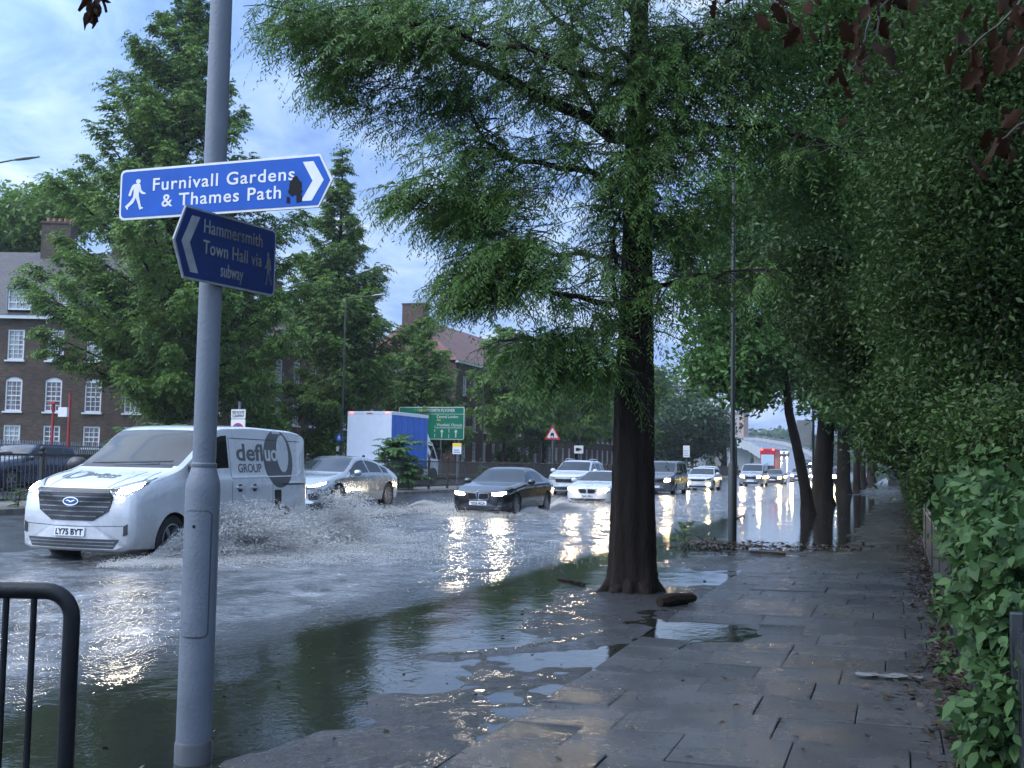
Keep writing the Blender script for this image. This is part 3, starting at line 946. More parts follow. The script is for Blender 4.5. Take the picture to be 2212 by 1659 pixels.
# small notices along the reservation
def notice(px, py, X, w, h, label, name='notice', yellow=False, cam_icon=False, lines=3):
    t, z = post_sign(name, px, X, label, 0, 0, py=py)
    MB().lathe([(.03, -.3), (.03, z + h * .45)], 8).build('pole', GALV, t)
    MB().box((-w / 2, -.05, z - h / 2), (w / 2, -.038, z + h / 2)).build('panel', SIGNW, t)
    if yellow: MB().box((-w / 2 + .005, -.053, z + h * .18), (w / 2 - .005, -.049, z + h / 2 - .005)).build('yellow_band', SIGNYEL, t)
    mb = MB()
    if cam_icon:
        mb.box((-w * .32, -.054, z - h * .2), (w * .1, -.049, z + h * .2)); mb.box((w * .12, -.054, z - h * .1), (w * .3, -.049, z + h * .12))
    else:
        for i in range(lines): mb.box((-w * .38, -.054, z - h * (.38 - .2 * i)), (w * .38 - .05 * i, -.049, z - h * (.38 - .2 * i) + .035))
    mb.build('black_marks' if cam_icon else 'blue_lines', INK if cam_icon else SIGNBLUE, t)
    return t


notice(988, 969, -18.55, .42, .48, 'small white notice with a yellow band on a thin post at the railing', yellow=True, lines=2)
notice(1250.5, 971, -19.2, .6, .5, 'white speed camera sign with black camera picture on a dark post', name='camera_sign', cam_icon=True)
notice(1483, 975, -18.9, .62, 1.1, 'far white information plate on a post beyond the dark people carrier', lines=3)
# footway posts on the right
p = G(1757, 1084, 0)
t = thing('road_sign', (p.x, p.y, 0), 'grey back of a road sign on a dark pole between leaning trunk and thick trunk', 'sign')
MB().lathe([(.06, -.1), (.06, 4.2)], 10).build('pole', POLE_G, t)
MB().box((-.75, -.08, 2.6), (-.07, -.05, 3.75)).build('panel', SIGNBACK, t, bevel=.01)
p = G(1931, 1050, .05)
t = thing('street_cabinet', (p.x, p.y, .05), 'dark utility cabinet at the far end of the footway by the hedge', 'cabinet')
MB().box((-.5, -.3, 0), (.55, .3, 1.35)).build('case', DARKMET, t, bevel=.03)
MB().box((-.55, -.35, 1.35), (.6, .35, 1.41)).build('lid', DARKMET, t, bevel=.01)
MB().box((-.46, -.312, .1), (-.02, -.298, 1.28)).box((.04, -.312, .1), (.5, -.298, 1.28)).build('door', POLE_G, t)
q = G(1923, 1046, .05)
t = thing('footway_sign', (q.x, q.y - 1, .05), 'small blue sign on a slim white post at the far end of the footway', 'sign')
MB().lathe([(.045, 0), (.045, 3.4)], 8).build('pole', SIGNW, t)
MB().prism(circ(0, 3.2, .35, 20), .02, Matrix.Translation((0, -.07, 0))).build('disc', SIGNBLUE, t)
# red posts in front of the left building
for x, y0_, y1_, lb, lampy in ((152, 850, 985, 'tall plain red pole in front of the brick building', 0), (116, 872, 975, 'short red post with a small box lamp in front of the arched window', 1)):
    a = atX(x, y0_, -33.5)
    t = thing('red_post', (-33.5, a.y, .38), lb, 'post')
    MB().lathe([(.06, 0), (.055, a.z - .38)], 10).build('pole', REDPAINT, t)
    if lampy:
        zt = a.z - .38
        MB().box((-.25, -.1, zt), (.15, .1, zt + .08)).box((-.02, -.08, zt - .35), (.02, .08, zt)).build('crossbar', REDPAINT, t)
        MB().box((.3, -.06, zt - .55), (.75, .06, zt - .15)).box((.05, -.02, zt - .4), (.3, .02, zt - .36)).build('plate', SIGNW, t)
# ================================================================== VEHICLES
def paint(name, col, metal=0., rough=.28, spec=.5):
    m = M(name, col, rough, metal, var=.06, vscale=2.5, coat=.8, rvar=.06, spec=spec)
    return m


WHITE_P = paint('white_car_paint', (.48, .51, .54))


def dirty_paint(name, col):
    """white paint with a tide of road grime thrown up from the wheels"""
    m = paint(name, col); nt = m.node_tree; L = nt.links.new; b = nt.nodes['Principled BSDF']
    tc = nd(nt, 'ShaderNodeTexCoord'); sp = nd(nt, 'ShaderNodeSeparateXYZ'); L(tc.outputs['Object'], sp.inputs[0])
    n = nd(nt, 'ShaderNodeTexNoise', Scale=5., Detail=7., Roughness=.75); L(tc.outputs['Object'], n.inputs['Vector'])
    mr = nd(nt, 'ShaderNodeMapRange'); L(sp.outputs[2], mr.inputs[0])
    for k, v in zip((1, 2, 3, 4), (.2, 1.0, .42, -.22)): mr.inputs[k].default_value = v
    ad = nd(nt, 'ShaderNodeMath', operation='ADD'); L(n.outputs['Fac'], ad.inputs[0]); L(mr.outputs[0], ad.inputs[1])
    mx = nd(nt, 'ShaderNodeMix', data_type='RGBA'); L(ramp(nt, ad.outputs[0], [(.45, 0.), (.95, .75)]), mx.inputs[0])
    old = b.inputs['Base Color'].links[0].from_socket
    L(old, mx.inputs[6]); mx.inputs[7].default_value = (.20, .19, .17, 1); L(mx.outputs[2], b.inputs['Base Color'])
    return m


VAN_P = dirty_paint('van_paint', (.52, .55, .58))
SILVER_P = paint('silver_car_paint', (.42, .44, .46), .75, .26)
BLACK_P = paint('black_car_paint', (.010, .011, .014), 0., .2)
NAVY_P = paint('dark_blue_car_paint', (.006, .012, .045), 0., .25)
GREY_P = paint('grey_car_paint', (.10, .11, .12), .5, .28)
GLASS = M('car_glass', (.022, .028, .032), .03, 0., spec=.32, var=0., coat=.0)
GLASS.node_tree.nodes['Principled BSDF'].inputs['IOR'].default_value = 1.5
SIDEGLASS = M('side_glass', (.008, .010, .011), .06, spec=.5, var=0.)
RUBBER = M('rubber', (.012, .012, .013), .7, var=.3, vscale=20)
ALLOY = M('alloy', (.30, .31, .33), .35, .7)
TRIM = M('black_trim', (.010, .010, .011), .4, var=.2)
CHROME = M('chrome', (.62, .63, .65), .18, 1., var=.05)
PLATEW = M('plate_white', (.62, .64, .66), .4, var=.05)
LENS = M('lamp_lens', (.32, .34, .36), .12, .2)
HEAD = emit('headlamp_light', (1., .88, .66), 70.)
HEADW = emit('warm_headlamp_light', (1., .74, .42), 95.)
HEADY = emit('yellowish_headlamp_light', (1., .76, .26), 95.)
REDL = emit('red_lamp_light', (1., .06, .05), 5.)
LOGO = M('logo_charcoal', (.075, .080, .085), .45, var=.08)


def prof(keys, ys, L, sg=.05):
    k = sorted(keys); fine = np.linspace(-.4, L + .4, 1200)
    v = np.interp(fine, [a for a, _ in k], [b for _, b in k])
    n = int(3 * sg / (fine[1] - fine[0])); t = np.arange(-n, n + 1) * (fine[1] - fine[0])
    kk = np.exp(-(t / sg) ** 2 / 2); kk /= kk.sum()
    vp = np.concatenate([np.full(n, v[0]), v, np.full(n, v[-1])])
    return np.interp(ys, fine, np.convolve(vp, kk, 'valid'))


def car_shell(sp):
    """closed body skin lofted front to back; each glazed area and the wheel wells carry their own material slot"""
    Ln, W, Rw = sp['L'], sp['W'], sp['roofw']
    ys = np.unique(np.concatenate([np.linspace(0, Ln, 84), [.015, .035, .06, Ln - .06, Ln - .03, Ln - .015]]))
    top = prof(sp['top'], ys, Ln, sp.get('sg', .06)); belt = np.minimum(prof(sp['belt'], ys, Ln), top - .035)
    bot = prof(sp['bot'], ys, Ln); hw = prof(sp['hw'], ys, Ln, .03)
    # round the very ends
    e = np.minimum(ys, Ln - ys); rnd = 1 - np.clip(1 - e / .07, 0, 1) ** 2 * .07
    rings = []; seg_id = None
    for i, y in enumerate(ys):
        w = hw[i] * rnd[i]; zb, zs, zt = bot[i], belt[i], top[i] - (1 - rnd[i]) * .5
        zb = zb + (1 - rnd[i]) * .5; zs = min(zs, zt - .03)
        h = zt - zs; t = min(1, max(0, (h - .05) / (sp['H'] - sp['belt'][-1][1] - .05)))
        xe = w * .94 * (1 - t) + Rw * t
        cr = .018 + .035 * t
        P = [(0, zb), (w * .80, zb), (w * .955, zb + .05), (w * 1., zb + .42 * (zs - zb)), (w * .985, zs - .09 * (zs - zb)), (w * .955, zs), (xe, zt - cr - .03 * (1 - t)), (xe * .93, zt - cr * .45), (xe * .55, zt - .008), (0, zt)]
        cnt = [2, 2, 5, 4, 2, 7, 2, 3, 3]
        pts = []; ids = []
        for k, n in enumerate(cnt):
            for j in range(n):
                a = j / n
                pts.append((P[k][0] * (1 - a) + P[k + 1][0] * a, P[k][1] * (1 - a) + P[k + 1][1] * a)); ids.append((k, j, n))
        pts.append(P[-1])
        half = pts; seg_id = ids
        ring = half + [(-x, z) for x, z in half[-2:0:-1]]
        rings.append(ring)
    nh = len(half); nr = len(rings[0])
    V = []
    fb, rb, wb = sp.get('fbulge', .16), sp.get('rbulge', .10), sp.get('wbulge', .10)
    y0w, y1w = sp['ws']
    for i, y in enumerate(ys):
        for x, z in rings[i]:
            q = (abs(x) / W)
            yy = y + fb * q ** 2.4 * max(0, 1 - y / 1.1) ** 1.3 - rb * q ** 2.4 * max(0, 1 - (Ln - y) / 1.0) ** 1.3
            if z > belt[i] and y0w - .4 < y < y1w + .7:
                yy += wb * q ** 2 * max(0, 1 - abs(y - (y0w + y1w) / 2) / ((y1w - y0w) / 2 + .6)) * min(1, (z - belt[i]) / .08)
            yy += sp.get('rake', .05) * max(0, z - .75) * max(0, 1 - y / .5) - sp.get('chin', .0) * max(0, .45 - z) * -1 * max(0, 1 - y / .4)
            V.append((x, yy, z))
    F = []; MI = []
    names = ['body', 'windscreen', 'rear_window'] + ['side_window'] * (2 * len(sp['side'])) + ['wheel_well']
    nw = len(sp['side'])
    for i in range(len(ys) - 1):
        ym = (ys[i] + ys[i + 1]) / 2
        for k in range(nr):
            F.append((i * nr + k, i * nr + (k + 1) % nr, (i + 1) * nr + (k + 1) % nr, (i + 1) * nr + k))
            hk = k if k < nh - 1 else nr - 1 - k
            seg, j, n = seg_id[hk]
            right = k < nh - 1
            mi = 0
            if seg >= 7 or (seg == 6 and j == 1 and False):
                if sp['ws'][0] < ym < sp['ws'][1]: mi = 1
                elif sp.get('rw') and sp['rw'][0] < ym < sp['rw'][1]: mi = 2
            elif seg == 5 and 0 < j < n - 1 + sp.get('tallwin', 0):
                for q, (a, b) in enumerate(sp['side']):
                    if a < ym < b and top[i] - belt[i] > .14: mi = 3 + 2 * q + (0 if right else 1)
            MI.append(mi)
    for i, rev in ((0, True), (len(ys) - 1, False)):
        c = len(V)
        zc = sum(z for _, z in rings[i]) / nr
        V.append((0, ys[i], zc))
        for k in range(nr):
            a, b = i * nr + k, i * nr + (k + 1) % nr
            F.append((c, b, a) if rev else (c, a, b)); MI.append(0)
    return V, F, MI, names


def vehicle(name, X, Y, zr, sp, label, cat, matpaint, group=None, scale=1.):
    root = thing(name, (X, Y, zr), label, cat, group=group)
    V, F, MI, names = car_shell(sp)
    me = bpy.data.meshes.new(name); me.from_pydata(V, [], F); me.polygons.foreach_set('material_index', MI)
    mats = [matpaint, GLASS, SIDEGLASS] + [SIDEGLASS] * (2 * len(sp['side'])) + [TRIM]
    for m in mats: me.materials.append(m)
    bm = bmesh.new(); bm.from_mesh(me); bmesh.ops.recalc_face_normals(bm, faces=bm.faces); bm.to_mesh(me); bm.free()
    tmp = bpy.data.objects.new('tmp', me); COL.objects.link(tmp)
    cut = MB()
    rw = sp['wr']
    for yw in sp['wheels']:
        for s in (-1, 1):
            Mx = Matrix.Translation((s * sp['W'] * .82, yw, rw)) @ Matrix.Rotation(PI / 2, 4, 'Y')
            cut.lathe([(rw * 1.13, -.26), (rw * 1.13, .40)] if s > 0 else [(rw * 1.13, -.40), (rw * 1.13, .26)], 30, Mx, len(mats) - 1)
    co_ = cut.build('cutter', mats)
    md = tmp.modifiers.new('b', 'BOOLEAN'); md.object = co_; md.operation = 'DIFFERENCE'; md.solver = 'EXACT'
    dg = bpy.context.evaluated_depsgraph_get(); dg.update()
    me2 = bpy.data.meshes.new_from_object(tmp.evaluated_get(dg))
    bpy.data.objects.remove(tmp); bpy.data.objects.remove(co_)
    bvh = BVHTree.FromPolygons([v.co.copy() for v in me2.vertices], [tuple(p.vertices) for p in me2.polygons])
    # one object per glazed area
    byslot = {}
    for p in me2.polygons: byslot.setdefault(p.material_index, []).append(tuple(p.vertices))
    co = [tuple(v.co) for v in me2.vertices]
    wl_ = byslot.pop(len(mats) - 1, [])
    for yw in sp['wheels']:
        for s in (1, -1):
            ff = [f for f in wl_ if abs(sum(co[i][1] for i in f) / len(f) - yw) < .9 and s * sum(co[i][0] for i in f) > 0]
            if ff: byslot[100 + len(byslot)] = ff
    for sl, fs in sorted(byslot.items()):
        if sl >= 100: names.extend(['wheel_well'] * (sl + 1 - len(names))); mats.extend([TRIM] * (sl + 1 - len(mats)))
        used = sorted({i for f in fs for i in f}); mp = {a: b for b, a in enumerate(used)}
        m3 = bpy.data.meshes.new(names[sl]); m3.from_pydata([co[i] for i in used], [], [tuple(mp[i] for i in f) for f in fs])
        m3.materials.append(mats[sl]); set_smooth(m3, 34)
        link(bpy.data.objects.new(names[sl], m3), root)
    # wheels
    for yw in sp['wheels']:
        for s in (-1, 1):
            Mx = Matrix.Translation((s * (sp['W'] - .125), yw, rw)) @ Matrix.Rotation(s * PI / 2, 4, 'Y')
            wl = MB().lathe([(rw * .68, -.11), (rw * .93, -.11), (rw, -.07), (rw, .07), (rw * .93, .105), (rw * .68, .10), (rw * .66, .06)], 26, Mx).build('wheel', RUBBER, root, smooth=True)
            rm = MB().lathe([(rw * .67, -.05), (rw * .67, .095), (rw * .62, .10), (rw * .60, .04), (.05, .03)], 26, Mx)
            nsp = sp.get('spokes', 5)
            for k in range(nsp):
                a = 2 * PI * k / nsp
                rm.box((.04, -.03, .03), (rw * .63, .03, .085), M=Mx @ Matrix.Rotation(a, 4, 'Z'))
            rm.lathe([(.065, .03), (.06, .095)], 12, Mx)
            rm.build('rim', ALLOY, wl, smooth=True)
    # mirrors
    if sp.get('mirror'):
        ym, zm, sz = sp['mirror']
        for s in (-1, 1):
            mb = MB().ball((s * (sp['W'] + .10), ym, zm), 1., 8, sq=(.12 * sz, .085 * sz, .085 * sz))
            mb.tube([(s * sp['W'] * .93, ym + .02, zm - .07), (s * (sp['W'] + .06), ym, zm - .02)], .025, 6)
            mb.build('wing_mirror', sp.get('mirror_mat', matpaint), root, smooth=True)
    root['_w'] = 0
    del root['_w']
    return root, bvh


FRONT = Matrix.Identity(4)                                  # local x = car x, -y looks forward
SIDE = Matrix(((0, -1, 0, 0), (1, 0, 0, 0), (0, 0, 1, 0), (0, 0, 0, 1)))    # local x = rearwards, outward +x
HOOD = Matrix(((1, 0, 0, 0), (0, 0, 1, 0), (0, -1, 0, 0), (0, 0, 0, 1)))    # local z = rearwards, outward up


def mir(P): return [(-x, z) for x, z in P][::-1]


def front(root, bvh, name, polys, mat, t=.006, back=.02, step=.06, Mt=FRONT):
    return wrap(name, bvh, flat2d(polys), Mt, mat, root, t, back, step)


def headlamps(root, bvh, outline, core, light, t=.008):
    for P, C in ((outline, core), (mir(outline), mir(core))):
        h = front(root, bvh, 'headlight', [P], LENS, t, .02, .05)
        front(h, bvh, 'lamp', [C], light, t + .006, .01, .05)


def plate(root, bvh, txt, z, x=0., w=.26, h=.058, t=.02):
    p = front(root, bvh, 'number_plate', [rounded(x - w, z - h, x + w, z + h, .012)], PLATEW, t, .03, .2)
    if txt:
        vs, fs = text_mesh(txt, .025)
        xs = [v[0] for v in vs]; k = (2 * w - .05) / (max(xs) - min(xs)); ms = max(v[1] for v in vs); kz = .079 / ms
        bm = mesh2d([(x - w + .025 + (v[0] - min(xs)) * k, z - .0395 + v[1] * kz) for v in vs], fs)
        wrap('registration', bvh, bm, FRONT, INK, p, t + .003, .004, .2, smooth=False)
    return p


def decal_text(root, bvh, txt, x0, x1, z0, cap, Mt, mat, name, t=.003, bold=.02, step=.08, spacing=1.):
    vs, fs = fit_text(txt, x0, x1, z0, cap, bold, .001, spacing)
    vs2, fs2 = text_mesh(txt, bold, 0, spacing)
    xs = [v[0] for v in vs2]; up = max(v[1] for v in text_mesh('H')[0]); k = cap / up; kx = (x1 - x0) / (max(xs) - min(xs))
    bm = mesh2d([(x0 + (v[0] - min(xs)) * kx, z0 + v[1] * k) for v in vs2], fs2)
    return wrap(name, bvh, bm, Mt, mat, root, t, .002, step, smooth=False)


# ---------------- the white van
VAN = dict(L=5.05, W=1.03, H=2.02, roofw=.87, wr=.345, wheels=(1.0, 4.1), sg=.07, fbulge=.16, rake=.12, wbulge=.16, tallwin=0,
           top=[(0, 1.04), (.10, 1.10), (.35, 1.17), (1.0, 1.32), (1.15, 1.37), (1.95, 1.90), (2.25, 1.985), (3.2, 2.02), (4.5, 1.995), (4.93, 1.95), (5.05, 1.86)],
           belt=[(0, .98), (.3, 1.08), (1.1, 1.24), (2., 1.25), (5.05, 1.25)], bot=[(0, .22), (.5, .2), (5.05, .26)],
           hw=[(0, .97), (.12, 1.01), (.5, 1.03), (4.7, 1.03), (5.05, .98)], ws=(1.17, 2.0), side=[(1.42, 2.42)], mirror=(1.42, 1.36, 1.5), mirror_mat=TRIM)
van, bv = vehicle('delivery_van', -11.42, 13.3, -.09, VAN, 'white delivery van with dark round logo throwing up spray in the flood', 'van', VAN_P)
van.scale = (1.025, 1.03, 1.085)
front(van, bv, 'grille', [[(-.66, .95), (-.58, 1.055), (.58, 1.055), (.66, .95), (.60, .76), (.36, .63), (-.36, .63), (-.60, .76)]], TRIM, .012, .02)
front(van, bv, 'grille_bars', [[(-w_, z), (w_, z), (w_, z + .016), (-w_, z + .016)] for w_, z in ((.42, .68), (.54, .745), (.60, .81), (.62, .875), (.62, .94), (.60, 1.0))], GREY_P, .020, .01)
front(van, bv, 'chrome_strip', [[(-.62, 1.06), (.62, 1.06), (.62, 1.078), (-.62, 1.078)]], CHROME, .014, .02)
b_ = front(van, bv, 'badge', [circ(0, .885, .135, 28, .058)], CHROME, .028, .03, .1)
front(b_, bv, 'badge_face', [circ(0, .885, .118, 28, .045)], M('badge_blue', (.01, .03, .14), .3), .032, .01, .1)
front(b_, bv, 'badge_mark', [[(-.085, .89), (-.04, .905), (.01, .885), (.06, .905), (.085, .895), (.06, .89), (.01, .868), (-.04, .89)]], CHROME, .035, .01, .1)
plate(van, bv, 'LY75 BYT', .48, t=.022)
front(van, bv, 'lower_intake', [[(-.80, .39), (.78, .39), (.70, .27), (-.70, .27)]], TRIM, .010, .02)
front(van, bv, 'intake_bars', [[(-.74, z), (.72, z), (.72, z + .012), (-.74, z + .012)] for z in (.30, .345)], GREY_P, .016, .01)
front(van, bv, 'bumper_crease', [[(-.86, .575), (-.3, .56), (.3, .56), (.86, .575), (.86, .565), (.3, .548), (-.3, .548), (-.86, .565)]], GREY_P, .002, .01)
for s in (1, -1):
    f_ = (lambda P: P) if s > 0 else mir
    h = front(van, bv, 'headlight', [f_([(.56, 1.065), (.62, 1.085), (.93, 1.215), (.975, 1.19), (.95, 1.06), (.86, .985), (.70, .985)])], TRIM, .008, .02, .05)
    front(h, bv, 'lens', [f_([(.60, 1.07), (.93, 1.195), (.945, 1.165), (.90, 1.13), (.66, 1.055)])], LENS, .014, .01, .05)
    front(h, bv, 'lamp', [f_([(.71, .995), (.74, 1.07), (.92, 1.15), (.945, 1.08), (.86, .995)])], HEAD, .018, .01, .05)
    front(van, bv, 'fog_lamp', [f_([(.84, .44), (.90, .46), (.90, .60), (.84, .57)])], TRIM, .01, .02, .05)
# side graphics: dark disc, white ring inside, lettering
zc_, yc_ = 1.50, 3.98
front(van, bv, 'logo_disc', [circ(yc_, zc_, .47, 44)], LOGO, .003, .002, .07, SIDE)
front(van, bv, 'logo_ellipse', [circ(yc_ + .15, zc_ + .086, .19, 36, .305)], WHITE_P, .0055, .002, .07, SIDE)
decal_text(van, bv, 'defl', 2.70, 3.50, 1.47, .25, SIDE, LOGO, 'logo_lettering', .0045)
decal_text(van, bv, 'uo', 3.555, 3.96, 1.47, .25, SIDE, WHITE_P, 'logo_white_lettering', .0075)
decal_text(van, bv, 'GROUP', 2.72, 3.42, 1.285, .13, SIDE, LOGO, 'logo_lettering', .0045, .008)
front(van, bv, 'rail_slot', [[(4.02, 1.075), (4.93, 1.075), (4.93, 1.10), (4.02, 1.10)]], TRIM, .004, .01, .1, SIDE)
front(van, bv, 'fuel_flap', [rounded(3.78, .60, 4.0, 1.0, .02)], TRIM, .004, .01, .1, SIDE)
for y in (2.62, 3.05):
    h = front(van, bv, 'door_handle', [rounded(y, 1.035, y + .22, 1.075, .018)], WHITE_P, .035, .04, .1, SIDE)
    front(h, bv, 'handle_cup', [rounded(y + .05, .985, y + .17, 1.10, .03)], GREY_P, .002, .01, .1, SIDE)
front(van, bv, 'panel_gaps', [[(2.50, .35), (2.508, .35), (2.508, 1.82), (2.50, 1.82)], [(3.72, .5), (3.727, .5), (3.727, 1.80), (3.72, 1.80)], [(1.45, .5), (1.456, .5), (1.456, 1.2), (1.45, 1.2)]], TRIM, .0015, .01, .1, SIDE)
front(van, bv, 'side_crease', [[(2.52, 1.195), (4.55, 1.215), (4.75, 1.30), (4.82, 1.55), (4.80, 1.555), (4.735, 1.31), (4.54, 1.232), (2.52, 1.212)]], WHITE_P, .012, .01, .06, SIDE)
front(van, bv, 'roof_gutter', [[(2.55, 1.80), (4.75, 1.79), (4.75, 1.80), (2.55, 1.812)]], GREY_P, .004, .01, .1, SIDE)
for c, cc in ((2.55, (.03, .18, .05)), (2.98, (.02, .10, .28)), (3.42, (.30, .04, .04))):
    front(van, bv, 'coloured_spot', [circ(c, .60, .13, 20)], M('spot_paint', cc, .4), .003, .002, .1, SIDE)
# bonnet logo
front(van, bv, 'bonnet_logo', [[(-.42 + .24 * math.cos(t), .62 + .20 * math.sin(t)) for t in [2 * PI * i / 30 for i in range(30)]]], LOGO, .003, .002, .06, HOOD)
front(van, bv, 'bonnet_ellipse', [circ(-.40, .62, .10, 20, .155)], WHITE_P, .005, .002, .06, HOOD)
decal_text(van, bv, 'defluo', -.25, .35, .575, .13, HOOD, LOGO, 'bonnet_lettering', .0045, .02, .06)
decal_text(van, bv, 'GROUP', .02, .34, .48, .06, HOOD, LOGO, 'bonnet_lettering', .0045, .02, .06)
front(van, bv, 'wipers', [[(-.70, 1.40), (.72, 1.44), (.72, 1.455), (-.70, 1.42)], [(-.2, 1.37), (.55, 1.40), (.55, 1.41), (-.2, 1.385)]], TRIM, .015, .01, .1)
front(van, bv, 'bonnet_gaps', [[(-.90, .10), (-.885, .10), (-.80, .95), (-.815, .95)], [(.885, .10), (.90, .10), (.815, .95), (.80, .95)]], TRIM, .002, .01, .06, HOOD)
front(van, bv, 'bonnet_creases', [[(-.52, .12), (-.50, .12), (-.58, .9), (-.60, .9)], [(.50, .12), (.52, .12), (.60, .9), (.58, .9)]], VAN_P, .008, .01, .06, HOOD)
front(van, bv, 'cowl', [[(-.84, 1.345), (.84, 1.345), (.80, 1.395), (-.80, 1.395)]], TRIM, .006, .02, .08)

# ---------------- silver coupe
COUPE = dict(L=4.95, W=.955, H=1.5, roofw=.57, wr=.36, wheels=(.92, 4.02), sg=.12, fbulge=.30, rake=.2, wbulge=.16,
             top=[(0, .66), (.10, .74), (.6, .90), (1.2, 1.0), (1.4, 1.05), (2.3, 1.44), (2.75, 1.50), (3.3, 1.455), (4.2, 1.17), (4.75, 1.04), (4.95, .92)],
             belt=[(0, .62), (.8, .86), (1.5, .93), (4., .98), (4.95, .90)], bot=[(0, .18), (.6, .16), (4.95, .24)],
             hw=[(0, .78), (.2, .89), (.6, .955), (4.2, .955), (4.95, .82)], ws=(1.38, 2.36), rw=(3.5, 4.4), side=[(1.62, 2.80), (2.87, 3.62), (3.68, 4.05)], mirror=(1.78, 1.02, 1.05), spokes=10)
car, b1 = vehicle('silver_car', -15.0, 25.6, .17, COUPE, 'silver coupe with sloping roof driving just behind the white van', 'car', SILVER_P)
headlamps(car, b1, [(.42, .66), (.52, .70), (.84, .80), (.86, .74), (.74, .655), (.5, .63)], [(.50, .655), (.82, .77), (.83, .73), (.72, .67)], HEAD)
front(car, b1, 'grille', [[(-.40, .64), (.40, .64), (.46, .50), (.34, .40), (-.34, .40), (-.46, .50)]], TRIM, .008)
front(car, b1, 'lower_intake', [[(-.30, .34), (.30, .34), (.36, .24), (-.36, .24)], [(.48, .46), (.76, .50), (.74, .32), (.52, .30)], mir([(.48, .46), (.76, .50), (.74, .32), (.52, .30)])], TRIM, .008)
plate(car, b1, '', .43)
front(car, b1, 'door_handle', [rounded(2.55, .885, 2.75, .91, .01), rounded(3.5, .90, 3.7, .925, .01)], CHROME, .012, .02, .1, SIDE)
front(car, b1, 'panel_gaps', [[(1.70, .35), (1.706, .35), (1.706, .92), (1.70, .92)], [(2.84, .3), (2.846, .3), (2.846, .95), (2.84, .95)]], TRIM, .0015, .01, .1, SIDE)
front(car, b1, 'sill_trim', [[(1.4, .235), (3.55, .235), (3.55, .255), (1.4, .255)]], CHROME, .006, .02, .15, SIDE)

# ---------------- black saloon
SALOON = dict(L=4.96, W=.935, H=1.48, roofw=.585, wr=.345, wheels=(.90, 3.88), sg=.08, fbulge=.26, rake=.12, wbulge=.14,
              top=[(0, .74), (.08, .80), (.5, .90), (1.45, 1.0), (1.55, 1.03), (2.35, 1.41), (2.8, 1.48), (3.4, 1.44), (4.15, 1.14), (4.8, 1.09), (4.96, .98)],
              belt=[(0, .70), (.6, .84), (1.5, .94), (4., .98), (4.96, .95)], bot=[(0, .2), (.5, .18), (4.96, .25)],
              hw=[(0, .80), (.2, .89), (.6, .935), (4.3, .935), (4.96, .83)], ws=(1.52, 2.38), rw=(3.5, 4.15), side=[(1.72, 2.75), (2.82, 3.62)], mirror=(1.85, 1.03, 1.05), spokes=8)
bmw, b2 = vehicle('black_car', -11.55, 30.3, -.06, SALOON, 'black saloon with twin rounded grille and bright headlights pushing a bow wave', 'car', BLACK_P)


def kidney(root, bvh, z0, z1, k=1.):
    for s in (1, -1):
        P = [(.02, z0 + .02), (.03, z1 - .02), (.06, z1), (.30 * k, z1 - .005), (.345 * k, z1 - .04), (.32 * k, z0 + .04), (.27 * k, z0), (.05, z0)]
        if s < 0: P = mir(P)
        cx = sum(x for x, _ in P) / len(P); cz = sum(z for _, z in P) / len(P)
        g = front(root, bvh, 'grille_surround', [P], CHROME, .012, .02, .05)
        front(g, bvh, 'grille', [[(cx + (x - cx) * .88, cz + (z - cz) * .80) for x, z in P]], TRIM, .017, .01, .05)


kidney(bmw, b2, .50, .72)
headlamps(bmw, b2, [(.40, .64), (.44, .73), (.80, .755), (.84, .70), (.70, .635)], [(.42, .645), (.45, .72), (.79, .745), (.80, .70), (.70, .645)], HEAD)
plate(bmw, b2, 'YD23 ACA', .415, t=.015)
front(bmw, b2, 'lower_intake', [[(-.55, .33), (.55, .33), (.50, .24), (-.50, .24)], [(.60, .44), (.78, .48), (.78, .36), (.62, .34)], mir([(.60, .44), (.78, .48), (.78, .36), (.62, .34)])], TRIM, .006)
front(bmw, b2, 'chrome_strip', [[(-.80, .345), (-.58, .335), (-.58, .345), (-.80, .355)], [(.58, .335), (.80, .345), (.80, .355), (.58, .345)]], CHROME, .008)
front(bmw, b2, 'badge', [circ(0, .775, .04, 16)], CHROME, .012, .02, .1)
front(bmw, b2, 'door_handle', [rounded(2.5, .86, 2.7, .885, .01), rounded(3.42, .875, 3.62, .90, .01)], BLACK_P, .02, .02, .1, SIDE)
front(bmw, b2, 'window_chrome', [[(1.75, .965), (3.75, .995), (3.75, 1.005), (1.75, .977)]], CHROME, .006, .01, .1, SIDE)
front(bmw, b2, 'panel_gaps', [[(1.62, .35), (1.626, .35), (1.626, .92), (1.62, .92)], [(2.78, .3), (2.786, .3), (2.786, .95), (2.78, .95)]], GREY_P, .0015, .01, .1, SIDE)

# ---------------- white open-roofed car behind the big trunk
CONV = dict(SALOON); CONV.update(L=4.64, H=1.39, W=.91, roofw=.58, wheels=(.85, 3.65), top=[(0, .72), (.08, .78), (.5, .87), (1.45, .96), (1.55, .99), (2.3, 1.33), (2.7, 1.385), (3.2, 1.34), (4.0, 1.06), (4.5, 1.02), (4.64, .92)], hw=[(0, .78), (.2, .87), (.6, .91), (4., .91), (4.64, .80)], side=[(1.72, 2.85)], mirror=(1.80, 1.0, 1.05))
wb_, b3 = vehicle('white_car', -11.0, 40.3, -.08, CONV, 'low white car with warm glaring headlights, half hidden by the big trunk', 'car', WHITE_P)
kidney(wb_, b3, .52, .70, .95)
headlamps(wb_, b3, [(.40, .60), (.42, .70), (.78, .73), (.82, .68), (.70, .60)], [(.41, .60), (.43, .70), (.78, .725), (.80, .68), (.70, .605)], HEADW)
plate(wb_, b3, 'YJ64 URU', .43, t=.015)
